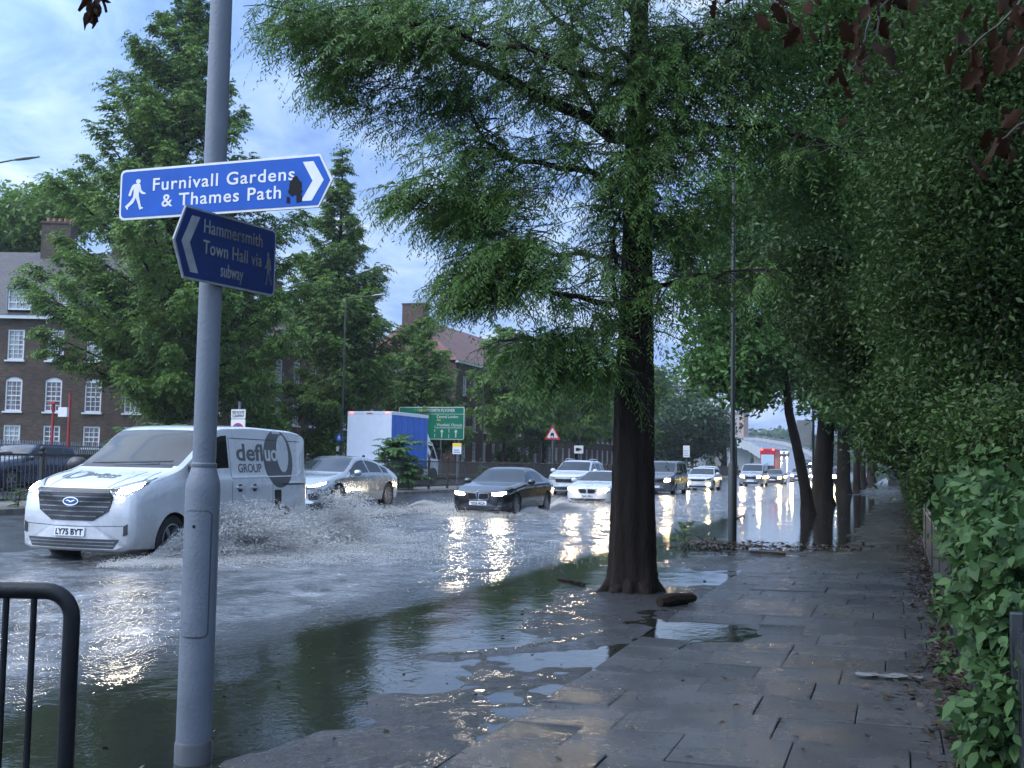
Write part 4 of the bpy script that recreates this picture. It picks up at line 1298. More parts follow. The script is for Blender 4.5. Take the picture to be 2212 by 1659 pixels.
front(wb_, b3, 'lower_intake', [[(-.72, .34), (.72, .34), (.60, .24), (-.60, .24)]], TRIM, .006)
front(wb_, b3, 'badge', [circ(0, .765, .04, 16)], CHROME, .012, .02, .1)

# ---------------- taller white car behind it
SUV = dict(L=4.5, W=.92, H=1.66, roofw=.62, wr=.36, wheels=(.85, 3.55), sg=.08, fbulge=.22, rake=.08, wbulge=.14,
           top=[(0, .90), (.08, .97), (.5, 1.03), (1.2, 1.12), (1.3, 1.16), (2.0, 1.57), (2.4, 1.65), (3.6, 1.63), (4.2, 1.45), (4.4, 1.1), (4.5, .9)],
           belt=[(0, .80), (.6, .95), (1.3, 1.04), (4., 1.08), (4.5, .85)], bot=[(0, .22), (.5, .2), (4.5, .28)],
           hw=[(0, .80), (.2, .88), (.6, .92), (4., .92), (4.5, .82)], ws=(1.28, 2.05), rw=(4.0, 4.38), side=[(1.5, 2.5), (2.57, 3.4), (3.46, 3.95)], mirror=(1.6, 1.15, 1.15))


def plain_front(r, b, lamp, z=.78, dark=False, lampout=None, grz=(.62, .78)):
    front(r, b, 'grille', [[(-.46, grz[1]), (.46, grz[1]), (.42, grz[0]), (-.42, grz[0])]], TRIM, .01)
    headlamps(r, b, [(.46, z - .10), (.48, z + .05), (.80, z + .10), (.84, z + .02), (.76, z - .09)], lampout or [(.50, z - .09), (.52, z + .05), (.80, z + .08), (.78, z - .07)], lamp)
    front(r, b, 'lower_intake', [[(-.62, .42), (.62, .42), (.56, .28), (-.56, .28)]], TRIM, .008)
    plate(r, b, '', .50)


p = atX(1292, 990, -14.6)
r_, b_ = vehicle('white_car', -14.3, 48.5, .07, SUV, 'tall white estate with roof rails beside the railing, behind the low white car', 'car', WHITE_P)
plain_front(r_, b_, LENS, .82)
MB().tube([(-.58, 2.1, 1.67), (-.58, 2.4, 1.71), (-.57, 3.6, 1.69), (-.56, 3.9, 1.60)], .02, 6).tube([(.58, 2.1, 1.67), (.58, 2.4, 1.71), (.57, 3.6, 1.69), (.56, 3.9, 1.60)], .02, 6).build('roof_rails', CHROME, r_, smooth=True)

# ---------------- dark people carrier right of the big trunk
MPV = dict(L=5.0, W=.96, H=1.9, roofw=.78, wr=.34, wheels=(.95, 4.05), sg=.07, fbulge=.2, rake=.1, wbulge=.14,
           top=[(0, .98), (.08, 1.04), (.4, 1.12), (.95, 1.22), (1.05, 1.27), (1.8, 1.79), (2.1, 1.87), (3., 1.9), (4.6, 1.88), (4.9, 1.8), (5., 1.6)],
           belt=[(0, .9), (.4, 1.04), (1.1, 1.12), (5, 1.14)], bot=[(0, .24), (5, .28)],
           hw=[(0, .86), (.15, .92), (.5, .96), (4.7, .96), (5, .90)], ws=(1.06, 1.85), rw=(4.92, 4.97), side=[(1.3, 2.3), (2.4, 3.5), (3.6, 4.7)], mirror=(1.35, 1.25, 1.3), mirror_mat=TRIM)
g_ = G(1432, 1069, -.08)
r_, b_ = vehicle('people_carrier', -12.2, 58.3, -.09, MPV, 'dark people carrier with one headlight showing right of the big trunk', 'van', GREY_P)
plain_front(r_, b_, HEADW, .86, grz=(.72, .90))

# ---------------- white crossover, and the queue behind
r_, b_ = vehicle('white_car', -12.0, 70.5, -.09, dict(SUV, H=1.56, top=[(0, .86), (.08, .92), (.5, .98), (1.2, 1.06), (1.3, 1.10), (2.0, 1.47), (2.4, 1.555), (3.6, 1.53), (4.2, 1.36), (4.4, 1.05), (4.5, .86)]), 'white crossover with a thin dark grille left of the dark lamp column', 'car', WHITE_P)
front(r_, b_, 'grille', [[(-.44, .80), (.44, .80), (.48, .74), (.40, .68), (-.40, .68), (-.48, .74)]], TRIM, .01)
for s in (1, -1):
    f_ = (lambda P: P) if s > 0 else mir
    front(r_, b_, 'headlight', [f_([(.52, .72), (.56, .80), (.82, .90), (.84, .82), (.74, .74)])], TRIM, .008, .02, .05)
    front(r_, b_, 'fog_lamp', [f_([(.60, .42), (.60, .56), (.76, .57), (.75, .43)])], HEADY if s > 0 else HEADW, .012, .02, .05)
front(r_, b_, 'lower_intake', [[(-.62, .40), (.56, .40), (.5, .28), (-.56, .28)]], TRIM, .008)
plate(r_, b_, '', .55)
QUEUE = [
    (-11.2, 90.5, dict(MPV, top=MPV['top']), 'pale people carrier with dark side windows just right of the dark lamp column', 'van', SILVER_P, HEADW, .86),
    (-14.9, 89.5, SUV, 'pale car whose roof shows between the white crossover and the dark lamp column', 'car', WHITE_P, HEADW, .82),
    (-10.9, 104., SALOON, 'dark grey car with yellowish glaring headlight in front of the red bus', 'car', GREY_P, HEADY, .70),
    (-9.9, 120., SUV, 'grey car with round glare from its headlight, right of the red bus', 'car', SILVER_P, HEADW, .82),
    (-8.6, 131., SALOON, 'white saloon with bright headlight beside the leaning trunk', 'car', WHITE_P, HEADW, .70),
    (-6.6, 133., SUV, 'dark car glimpsed between the leaning trunk and the thick trunk', 'car', GREY_P, HEADW, .80),
    (-6.2, 106., SUV, 'car with fierce yellow headlight glaring past the thick trunk', 'car', BLACK_P, HEADY, .90),
    (-14.6, 76.5, SALOON, 'grey car mostly hidden behind the dark people carrier', 'car', GREY_P, LENS, .70),
    (-7.2, 150., MPV, 'distant pale van with headlights between two slim trunks', 'van', SILVER_P, HEADW, .86),
]
for X, Y, sp, lb, cat, pm_, lm, z in QUEUE:
    big = None
    if 'fierce' in lb: big = [(.40, .76), (.40, 1.0), (.80, 1.02), (.78, .78)]
    r_, b_ = vehicle('queued_van' if cat == 'van' else 'queued_car', X, Y, -.08, sp, lb, cat, pm_, group='vehicles queueing in the flood')
    plain_front(r_, b_, lm, z, lampout=big, grz=(.58, .72) if sp is SALOON else (.66, .84))

# ---------------- parked car glimpsed through the railing at the left edge
p = atX(20, 1030, -32.0)
r_, b_ = vehicle('parked_car', -29.6, p.y - 4.2, .26, SUV, 'dark blue car glimpsed through the black railing at the left edge', 'car', NAVY_P)
plain_front(r_, b_, LENS, .82)

# ---------------- box truck driving away
TX, TY = -25.2, 50.6
truck = thing('box_truck', (TX, TY, .26), 'blue sided box truck with white rear door driving away beyond the railing', 'truck')
TW, TL, TB, TT = 1.22, 4.6, .95, 3.72
BOXW = M('truck_white', (.74, .77, .82), .4, var=.06)
BLUEC = M('truck_blue', (.012, .13, .55), .5, var=.14, vscale=1.5)
MB().box((-TW, .04, TB), (TW - .03, TL, TT)).build('box', BOXW, truck, bevel=.03)
MB().box((-TW + .08, 0, TB + .1), (TW - .08, .045, TT - .12)).build('rear_door', BOXW, truck, bevel=.01)
mb = MB().box((-TW - .01, -.012, TT - .12), (TW + .01, .05, TT + .02)).box((-TW - .01, -.012, TB - .05), (-TW + .08, .05, TT - .12)).box((TW - .08, -.012, TB - .05), (TW + .01, .05, TT - .12)).box((-TW, -.012, TB - .12), (TW, .05, TB + .1))
mb.build('rear_frame', BOXW, truck, bevel=.01)
mb = MB()
for k in range(12):
    y0 = .12 + k * (TL - .2) / 12
    mb.box((TW - .03, y0, TB + .05), (TW + .008 + .012 * (k % 2), y0 + (TL - .2) / 12, TT - .15))
mb.build('side_curtain', BLUEC, truck)
MB().box((TW - .06, .05, TT - .15), (TW + .03, TL, TT + .03)).build('roof_rail', BOXW, truck, bevel=.01)
MB().box((TW - .06, .05, TB - .1), (TW + .02, TL, TB + .05)).build('side_rail', GREY_P, truck)
for x in (-TW + .22, TW - .22):
    MB().box((x - .09, -.03, TT - .09), (x + .09, -.012, TT - .03)).build('marker_lamp', REDL, truck)
MB().box((-.16, -.03, TT - .1), (.16, -.012, TT - .06)).build('brake_lamp', SIGNRED, truck)
for x in (-TW + .2, TW - .2): MB().box((x - .16, -.05, .62), (x + .16, -.01, .80)).build('tail_lamp', SIGNRED, truck)
V = [(-1.0, TL + .12, .5), (1.0, TL + .12, .5), (1.0, TL + 2.1, .5), (-1.0, TL + 2.1, .5), (-1.0, TL + .12, 2.35), (1.0, TL + .12, 2.35), (.95, TL + 1.35, 2.3), (-.95, TL + 1.35, 2.3), (1., TL + 2.1, 1.35), (-1., TL + 2.1, 1.35)]
MB().add(V, [(0, 3, 2, 1), (0, 1, 5, 4), (4, 5, 6, 7), (7, 6, 8, 9), (9, 8, 2, 3), (1, 2, 8, 6, 5), (0, 4, 7, 9, 3)]).build('cab', BOXW, truck, bevel=.06)
MB().add([(1.006, TL + .55, 1.45), (1.006, TL + 1.75, 1.42), (.972, TL + 1.3, 2.12), (.99, TL + .55, 2.15), (.95, TL + .55, 1.45), (.95, TL + 1.75, 1.42), (.92, TL + 1.3, 2.12), (.93, TL + .55, 2.15)], [(0, 1, 2, 3), (7, 6, 5, 4), (0, 4, 5, 1), (1, 5, 6, 2), (2, 6, 7, 3), (3, 7, 4, 0)]).build('side_window', SIDEGLASS, truck)
MB().add([(-.9, TL + .15, 2.3), (.9, TL + .15, 2.3), (.8, TL + .1, 3.5), (-.8, TL + .1, 3.5), (-.9, TL + 1.25, 2.3), (.9, TL + 1.25, 2.3), (.8, TL + .35, 3.5), (-.8, TL + .35, 3.5)], [(0, 1, 2, 3), (7, 6, 5, 4), (0, 4, 5, 1), (1, 5, 6, 2), (2, 6, 7, 3), (3, 7, 4, 0)]).build('wind_deflector', BOXW, truck, bevel=.05)
MB().box((-.9, .2, .55), (.9, TL + .3, .92)).build('chassis', TRIM, truck)
for y in (1.1, TL + 1.2):
    for s in (-1, 1):
        Mx = Matrix.Translation((s * 1.0, y, .46)) @ Matrix.Rotation(PI / 2, 4, 'Y')
        wl = MB().lathe([(.28, -.14), (.43, -.14), (.46, -.1), (.46, .1), (.43, .14), (.28, .14)], 20, Mx).build('wheel', RUBBER, truck, smooth=True)
        MB().lathe([(.27, -.08), (.27, .1), (.1, .06)], 16, Mx).build('rim', ALLOY, wl, smooth=True)
MB().box((1.05, TL + 1.75, 1.4), (1.25, TL + 1.82, 1.95)).box((.98, TL + 1.76, 1.6), (1.06, TL + 1.8, 1.66)).build('wing_mirror', TRIM, truck, bevel=.02)

# ---------------- far red bus, seen from behind
a = atY(1658, 985, 200.)
bus = thing('red_bus', (a.x, 200, .0), 'red bus with two lit red lamps and a pale panel, far down the road', 'bus')
zt = atY(1658, 971, 200).z + .2
BUSR = M('bus_red', (.50, .02, .03), .4, var=.05)
MB().box((-1.3, 0, .35), (1.3, 9, zt)).build('body', BUSR, bus, bevel=.15)
MB().box((-1.14, -.02, zt - 3.0), (1.1, .01, zt - 1.1)).build('pale_panel', M('panel_pale_blue', (.55, .70, .80), .4), bus)
MB().box((-1.1, -.02, .5), (1.1, .01, zt - 3.1)).build('rear_panel', GREY_P, bus)
for s in (-1, 1): MB().box((s * 1.0 - .18, -.03, zt - .35), (s * 1.0 + .18, .0, zt - .12)).build('roof_lamp', REDL, bus)
for s in (-1, 1):
    for y in (1.8, 7):
        Mx = Matrix.Translation((s * 1.12, y, .48)) @ Matrix.Rotation(PI / 2, 4, 'Y')
        MB().lathe([(.28, -.14), (.48, -.14), (.48, .14), (.28, .14)], 18, Mx).build('wheel', RUBBER, bus, smooth=True)
# ================================================================== BUILDINGS
BRICK_D = brick_mat('dark_brown_brick', (.115, .074, .052), (.060, .042, .034), (.075, .062, .052))
BRICK_R = brick_mat('red_brown_brick', (.13, .062, .045), (.085, .045, .036), (.09, .075, .065))
BRICK_W = brick_mat('red_wall_brick', (.20, .075, .05), (.13, .055, .04), (.10, .085, .075))
WINW = M('window_white', (.66, .68, .70), .5, var=.06)
WGLASS = M('window_glass', (.05, .055, .06), .07, spec=.8, var=0)
_nt = WGLASS.node_tree; _oi = nd(_nt, 'ShaderNodeObjectInfo'); _tc = nd(_nt, 'ShaderNodeTexCoord')
_mp = nd(_nt, 'ShaderNodeMapping'); _mp.inputs['Scale'].default_value = (7., 7., .6); _nt.links.new(_tc.outputs['Object'], _mp.inputs[0])
_n = nd(_nt, 'ShaderNodeTexNoise', Scale=1., Detail=3.); _nt.links.new(_mp.outputs[0], _n.inputs['Vector'])
_a = nd(_nt, 'ShaderNodeMath', operation='MULTIPLY_ADD'); _nt.links.new(_oi.outputs['Random'], _a.inputs[0]); _a.inputs[1].default_value = .8
_nt.links.new(_n.outputs['Fac'], _a.inputs[2])
_c = ramp(_nt, _a.outputs[0], [(.35, (.02, .022, .025)), (.62, (.05, .045, .045)), (.80, (.12, .05, .05)), (.95, (.22, .23, .23)), (1., (.32, .33, .33))])
_nt.links.new(_c, _nt.nodes['Principled BSDF'].inputs['Base Color'])
LEAD = M('lead_grey', (.20, .24, .28), .5, var=.15)
TERRA = M('terracotta', (.30, .12, .07), .7)


def tile_mat(name, c):
    m, nt, b = new_mat(name); L = nt.links.new
    tc = nd(nt, 'ShaderNodeTexCoord'); sp = nd(nt, 'ShaderNodeSeparateXYZ'); L(tc.outputs['Object'], sp.inputs[0])
    cb = nd(nt, 'ShaderNodeCombineXYZ'); ad = nd(nt, 'ShaderNodeMath', operation='ADD'); L(sp.outputs[0], ad.inputs[0]); L(sp.outputs[1], ad.inputs[1])
    L(sp.outputs[0], cb.inputs[0]); L(sp.outputs[2], cb.inputs[1])
    bt = nd(nt, 'ShaderNodeTexBrick'); L(cb.outputs[0], bt.inputs['Vector']); bt.inputs['Scale'].default_value = 1.
    bt.inputs['Brick Width'].default_value = .28; bt.inputs['Row Height'].default_value = .13; bt.inputs['Mortar Size'].default_value = .012
    bt.inputs['Color1'].default_value = tuple(c) + (1,); bt.inputs['Color2'].default_value = tuple(x * .75 for x in c) + (1,)
    bt.inputs['Mortar'].default_value = tuple(x * .35 for x in c) + (1,)
    n = nd(nt, 'ShaderNodeTexNoise', Scale=1.2, Detail=6.); L(tc.outputs['Object'], n.inputs['Vector'])
    mx = nd(nt, 'ShaderNodeMix', data_type='RGBA', blend_type='MULTIPLY'); mx.inputs[0].default_value = .7
    L(bt.outputs['Color'], mx.inputs[6]); L(ramp(nt, n.outputs['Fac'], [(.3, .6), (.7, 1.3)]), mx.inputs[7]); L(mx.outputs[2], b.inputs['Base Color'])
    b.inputs['Roughness'].default_value = .55
    bp = nd(nt, 'ShaderNodeBump', Strength=.6, Distance=.03, invert=True); L(bt.outputs['Fac'], bp.inputs['Height']); L(bp.outputs[0], b.inputs['Normal'])
    return m


TILE_D = tile_mat('dark_roof_tile', (.050, .044, .052))
TILE_R = tile_mat('red_roof_tile', (.22, .095, .07))


def window(par, xc, z0, w, h, rows, arch=0., cols=3, y=0., sill=True):
    """sash window set in its opening: white frame, bars and sill; the panes are a sub-part"""
    mb = MB(); f = .09
    x0, x1, z1 = xc - w / 2, xc + w / 2, z0 + h
    mb.box((x0 + .005, y + .045, z0), (x0 + f, y + .13, z1)).box((x1 - f, y + .045, z0), (x1 - .005, y + .13, z1))
    mb.box((x0 + f, y + .047, z0), (x1 - f, y + .13, z0 + f))
    if arch:
        n = 8; P = []
        for i in range(n + 1):
            t = -1 + 2 * i / n; P.append((xc + t * (w / 2 - .005), z1 + arch * (1 - t * t)))
        mb.prism([(x0 + .005, z1 - f), (x1 - .005, z1 - f)] + P[::-1], .08, Matrix.Translation((0, y + .05, 0)))
    else:
        mb.box((x0 + f, y + .047, z1 - f), (x1 - f, y + .13, z1))
    gx0, gx1, gz0, gz1 = x0 + f, x1 - f, z0 + f, z1 - f
    for i in range(1, cols):
        x = gx0 + (gx1 - gx0) * i / cols; mb.box((x - .017, y + .07, gz0), (x + .017, y + .105, gz1))
    for i in range(1, rows):
        z = gz0 + (gz1 - gz0) * i / rows; k = .032 if i == rows // 2 else .017
        mb.box((gx0, y + .066, z - k), (gx1, y + .108, z + k))
    if sill: mb.box((x0 - .09, y - .10, z0 - .09), (x1 + .09, y + .12, z0 - .002))
    wo = mb.build('window', WINW, par)
    MB().box((gx0, y + .112, gz0), (gx1, y + .122, gz1)).build('pane', WGLASS, wo)
    return wo


def wall_with_openings(mb, x0, x1, z0, z1, op, y=0., depth=.16):
    xs = sorted({x0, x1} | {a for o_ in op for a in (o_[0], o_[2])}); zs = sorted({z0, z1} | {a for o_ in op for a in (o_[1], o_[3])})
    for i in range(len(xs) - 1):
        for j in range(len(zs) - 1):
            cx, cz = (xs[i] + xs[i + 1]) / 2, (zs[j] + zs[j + 1]) / 2
            if any(o_[0] < cx < o_[2] and o_[1] < cz < o_[3] for o_ in op): continue
            mb.add([(xs[i], y, zs[j]), (xs[i + 1], y, zs[j]), (xs[i + 1], y, zs[j + 1]), (xs[i], y, zs[j + 1])], [(0, 1, 2, 3)])
    for a, b, c, d in op:
        mb.add([(a, y, b), (c, y, b), (c, y, d), (a, y, d), (a, y + depth, b), (c, y + depth, b), (c, y + depth, d), (a, y + depth, d)], [(0, 4, 5, 1), (1, 5, 6, 2), (2, 6, 7, 3), (3, 7, 4, 0)])


def block(name, loc, rotz, label, x0, x1, deep, eave, ridge, rows, cols, brick, tile, hip=(3., 3.), dormers=(), chim=(), ww=.95):
    b = thing(name, loc, label, 'building', rotz=rotz)
    op = []; wins = []
    for (z, h, rr, arch) in rows:
        for x in cols:
            op.append((x - ww / 2, z, x + ww / 2, z + h + arch)); wins.append((x, z, h, rr, arch))
    mb = MB(); wall_with_openings(mb, x0, x1, -.3, eave, op)
    for x, z, h, rr, arch in wins:
        if arch:
            n = 8; P = [(x + (-1 + 2 * i / n) * ww / 2, z + h + arch * (1 - (-1 + 2 * i / n) ** 2)) for i in range(n + 1)]
            mb.add([(p[0], 0, p[1]) for p in P[:5]] + [(x - ww / 2, 0, z + h + arch)], [(0, 1, 2, 3, 4, 5)])
            mb.add([(p[0], 0, p[1]) for p in P[4:]] + [(x + ww / 2, 0, z + h + arch)], [(0, 1, 2, 3, 4, 5)])
    mb.add([(x0, 0, -.3), (x0, deep, -.3), (x0, deep, eave), (x0, 0, eave)], [(0, 1, 2, 3)]).add([(x1, 0, -.3), (x1, deep, -.3), (x1, deep, eave), (x1, 0, eave)], [(3, 2, 1, 0)])
    mb.add([(x0, deep, -.3), (x1, deep, -.3), (x1, deep, eave), (x0, deep, eave)], [(3, 2, 1, 0)])
    # a dark room behind the glass
    mb.add([(x0 + .1, .5, -.3), (x1 - .1, .5, -.3), (x1 - .1, .5, eave), (x0 + .1, .5, eave)], [(0, 1, 2, 3)])
    mb.build('wall', brick, b, recalc=False)
    for x, z, h, rr, arch in wins: window(b, x, z, ww, h, rr, arch)
    MB().box((x0 - .25, -.28, eave - .02), (x1 + .25, -.02, eave + .18)).build('eaves_board', WINW, b)
    e = .32; ez = eave + .19
    rf = MB().add([(x0 - e, -e, ez), (x1 + e, -e, ez), (x1 + e, deep + e, ez), (x0 - e, deep + e, ez), (x0 + hip[0], deep / 2, ridge), (x1 - hip[1], deep / 2, ridge)],
                  [(0, 1, 5, 4), (1, 2, 5), (2, 3, 4, 5), (3, 0, 4), (3, 2, 1, 0)]).build('roof', tile, b)
    for (dx, dw, z0_, z1_) in dormers:
        y0_ = (z0_ - ez) / (ridge - ez) * (deep / 2 + e) - e - .25
        dm = MB().box((dx - dw / 2, y0_, z0_), (dx - dw / 2 + .07, y0_ + 2.6, z1_)).box((dx + dw / 2 - .07, y0_, z0_), (dx + dw / 2, y0_ + 2.6, z1_)).box((dx - dw / 2 - .1, y0_ - .12, z1_), (dx + dw / 2 + .1, y0_ + 2.6, z1_ + .1))
        dm.build('dormer', LEAD, b)
        window(b, dx, z0_ + .03, dw - .15, z1_ - z0_ - .05, 3, 0, max(3, int(dw / .4)), y=y0_, sill=False)
    for (cx, cw, cy, cd_, z1_, pots) in chim:
        c = MB().box((cx - cw / 2, cy - cd_ / 2, ez), (cx + cw / 2, cy + cd_ / 2, z1_)).box((cx - cw / 2 - .06, cy - cd_ / 2 - .06, z1_), (cx + cw / 2 + .06, cy + cd_ / 2 + .06, z1_ + .14)).build('chimney', brick, b)
        if pots:
            pm_ = MB()
            for k in range(pots): pm_.lathe([(.13, z1_ + .14), (.11, z1_ + .42)], 10, Matrix.Translation((cx - cw / 2 + (k + .5) * cw / pots, cy, 0)))
            pm_.build('chimney_pots', TERRA, c)
    return b


def camloc(r, f, z=.38):
    v = cr2 * r + cf2 * f
    return (v.x, v.y, z)


rr_ = lambda px, D: (px - 1106) / 2400. * D
D1 = 62.
cols1 = [rr_(28 + 86 * k, D1) for k in range(-3, 6)]
block('apartment_building', camloc(0, D1), YAW, 'dark brown brick flats with white sash windows and dormers at the left', -40., rr_(485, D1), 9., 8.72, 13.3,
      [(6.39, 1.72, 6, 0), (3.52, 1.75, 6, .18), (1.55, 1.2, 4, 0)], cols1, BRICK_D, TILE_D, hip=(3, 7.),
      dormers=[(rr_(36, D1), 1.45, 9.15, 10.4), (rr_(123, D1), .95, 9.15, 10.4), (rr_(211, D1), .95, 9.15, 10.4)],
      chim=[(rr_(103, 66), 1.75, 4.6, 1.1, 15.0, 5), (rr_(248, 66), 1.2, 4.6, 1., 14.4, 3)])
block('apartment_building', (-41, 61.5, .38), PI / 2, 'brown brick flats seen slantwise through the trees behind the white van and truck', 0, 27, 9, 8.8, 13.0,
      [(6.39, 1.72, 6, 0), (3.52, 1.75, 6, .18), (1.1, 1.6, 4, 0)], [1.6 + 2.45 * k for k in range(11)], BRICK_R, TILE_R, dormers=[(4.1, 1.4, 9.2, 10.4), (9, 1.4, 9.2, 10.4), (14, 1.4, 9.2, 10.4), (19, 1.4, 9.2, 10.4)],
      chim=[(10, 1.4, 3, 1., 14.2, 3)])
b3_ = block('apartment_building', (-38, 93.6, .38), PI / 2, 'brick block with tall chimney stack and red tiled roof above the green sign', 0, 75, 10., 10.2, 14.7,
            [(7.3, 1.8, 6, 0), (4.0, 1.9, 6, .1), (1.2, 1.8, 4, 0)], [2.2 + 2.7 * k for k in range(27)], BRICK_R, TILE_R, hip=(1.2, 1.2), chim=[(.55, 1.5, 4.4, 2.1, 15.6, 0), (30, 1.5, 5, 1.2, 16.2, 3)])
MB().tube([(-.15, 2.9, 12.6), (-.15, 2.95, 9.9), (-.15, 2.6, 9.3), (-.12, 2.4, 8.9), (-.12, 2.4, .3)], .06, 6).build('downpipe', TRIM, b3_)
# garden wall of the flats beyond the far carriageway
gw = thing('garden_wall', (-36.2, 24, .38), 'low red brick garden wall with pale coping behind the railing at the left', 'wall')
MB().box((-.12, 0, -.2), (.12, 44, 1.1)).build('wall', BRICK_W, gw)
MB().box((-.17, -.05, 1.1), (.17, 44.05, 1.19)).build('coping', KERBM, gw)
fz = thing('fence', (-37.6, 24, .4), 'pale blue grey metal fence behind the low brick wall', 'fence')
mb = MB()
for k in range(300): mb.box((-.012, k * .15, 0), (.012, k * .15 + .05, 1.75))
mb.build('bars', LEAD, fz); MB().box((-.02, 0, .3), (.02, 45, .36)).box((-.02, 0, 1.5), (.02, 45, 1.56)).build('rails', LEAD, fz)

# far pinkish block above the flyover
a = atY(1578, 905, 430.)
fb = thing('distant_block', (a.x, 430, 0), 'pale pinkish distant building glimpsed beside the dark lamp column', 'building')
MB().box((-6, 0, 0), (5, 14, 22)).build('wall', M('pink_render', (.45, .30, .25), .8), fb)
mb = MB()
for i in range(3):
    for k in range(6): mb.box((-5 + i * 3.3, -.06, 2.5 + k * 3.2), (-3.4 + i * 3.3, .05, 4.3 + k * 3.2))
mb.build('windows', WGLASS, fb)
MB().box((-6.4, -.5, 22), (5.4, 14.5, 22.8)).build('roof', LEAD, fb)

# ================================================================== flyover ramp down the road
def polyext(path, half, zoff, h):
    V = []; F = []
    for i, p in enumerate(path):
        p = Vector(p); d = Vector(path[min(i + 1, len(path) - 1)]) - Vector(path[max(i - 1, 0)]); d.z = 0; d.normalize()
        s = Vector((d.y, -d.x, 0))
        a, b = p + s * half[0], p + s * half[1]
        V += [(a.x, a.y, a.z + zoff), (b.x, b.y, b.z + zoff), (b.x, b.y, b.z + zoff + h), (a.x, a.y, a.z + zoff + h)]
    n = len(path)
    for i in range(n - 1):
        for k in range(4): F.append((i * 4 + k, i * 4 + (k + 1) % 4, (i + 1) * 4 + (k + 1) % 4, (i + 1) * 4 + k))
    F += [(0, 1, 2, 3), ((n - 1) * 4 + 3, (n - 1) * 4 + 2, (n - 1) * 4 + 1, (n - 1) * 4)]
    return V, F


CONC = M('concrete', (.34, .35, .36), .6, var=.2, vscale=.5)
path = [(-15, 172, .1), (-16.5, 200, .9), (-20, 235, 2.6), (-26, 275, 5.0), (-35, 320, 7.8), (-50, 375, 10.5), (-75, 440, 12.), (-130, 540, 12.)]
fl = thing('flyover', (0, 0, 0), 'pale concrete flyover ramp climbing away to the left at the end of the road', 'flyover')
MB().add(*polyext(path, (-5.2, 5.2), -1.4, 1.4)).build('deck', ROADM, fl)
for s, nm in ((-1, 'parapet'), (1, 'parapet')):
    MB().add(*polyext(path, (s * 5.2, s * 5.45), -1.6, 2.5)).build(nm, CONC, fl)
    rm = MB()
    for dz in (1.15, 1.4): rm.tube([Vector(p) + Vector((s * 5.3, 0, dz)) for p in path], .05, 5)
    rm.build('handrail', LEAD, fl)
for x, y, z in path[3:]: MB().box((x - 3.5, y - .8, -.3), (x + 3.5, y + .8, z - 1.45)).build('pier', CONC, fl)
for (X, Y, Z, lb, pm_) in ((-16.2, 214, 1.55, 'small dark car with lit headlights coming down the flyover ramp', NAVY_P), (-24.8, 262, 4.25, 'pale car with warm headlights higher up on the flyover ramp', WHITE_P)):
    r_, b_ = vehicle('ramp_car', X, Y, Z, SUV, lb, 'car', pm_)
    plain_front(r_, b_, HEADW, .8)
# ================================================================== TREES AND OTHER PLANTS
BARK = None


def bark_mat(name, c, sc=14.):
    m, nt, b = new_mat(name); L = nt.links.new
    tc = nd(nt, 'ShaderNodeTexCoord'); mp = nd(nt, 'ShaderNodeMapping'); mp.inputs['Scale'].default_value = (1, 1, .16); L(tc.outputs['Object'], mp.inputs['Vector'])
    n = nd(nt, 'ShaderNodeTexNoise', Scale=sc, Detail=7., Roughness=.7, Distortion=.4); L(mp.outputs[0], n.inputs['Vector'])
    n2 = nd(nt, 'ShaderNodeTexNoise', Scale=2., Detail=4.); L(tc.outputs['Object'], n2.inputs['Vector'])
    mx = nd(nt, 'ShaderNodeMix', data_type='RGBA', blend_type='MULTIPLY'); mx.inputs[0].default_value = .7
    L(ramp(nt, n.outputs['Fac'], [(.3, tuple(x * .45 for x in c)), (.7, tuple(x * 1.35 for x in c))]), mx.inputs[6])
    L(ramp(nt, n2.outputs['Fac'], [(.3, (.75, .8, .7)), (.7, (1.2, 1.2, 1.2))]), mx.inputs[7]); L(mx.outputs[2], b.inputs['Base Color'])
    b.inputs['Roughness'].default_value = .75; b.inputs['Specular IOR Level'].default_value = .12
    bp = nd(nt, 'ShaderNodeBump', Strength=1., Distance=.045); L(n.outputs['Fac'], bp.inputs['Height']); L(bp.outputs[0], b.inputs['Normal'])
    return m


BARK = bark_mat('fissured_bark', (.019, .0135, .010))
BARK_F = bark_mat('grey_bark', (.020, .0165, .013), 9.)
TWIG = M('twig_brown', (.035, .028, .022), .7, var=.2)
LF_RED = leaf_mat('feathery_leaf', (.018, .056, .016), (.125, .235, .042), .36)
LF_CON = leaf_mat('conifer_leaf', (.020, .064, .016), (.185, .315, .048), .34, cl=.55)
LF_BRD = leaf_mat('broad_leaf', (.016, .055, .018), (.120, .23, .055), .36, cl=.5)
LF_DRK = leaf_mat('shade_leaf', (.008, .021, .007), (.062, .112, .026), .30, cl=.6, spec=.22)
LF_IVY = leaf_mat('ivy_leaf', (.010, .032, .012), (.062, .122, .034), .24, .5, cl=2.5, spec=.2)
LF_AIL = leaf_mat('frond_leaf', (.022, .075, .022), (.11, .23, .055), .3, cl=2.)
LF_BRN = leaf_mat('withered_leaf', (.010, .005, .003), (.036, .016, .007), .25, .7, cl=4., spec=.1)
LF_LIT = leaf_mat('litter_leaf', (.014, .010, .007), (.075, .055, .035), .1, .35, cl=5.)
LF_HAZ = leaf_mat('far_leaf', (.02, .05, .025), (.07, .13, .05), .2, cl=.2)


def unit(a):
    return a / np.maximum(np.linalg.norm(a, axis=-1, keepdims=True), 1e-9)


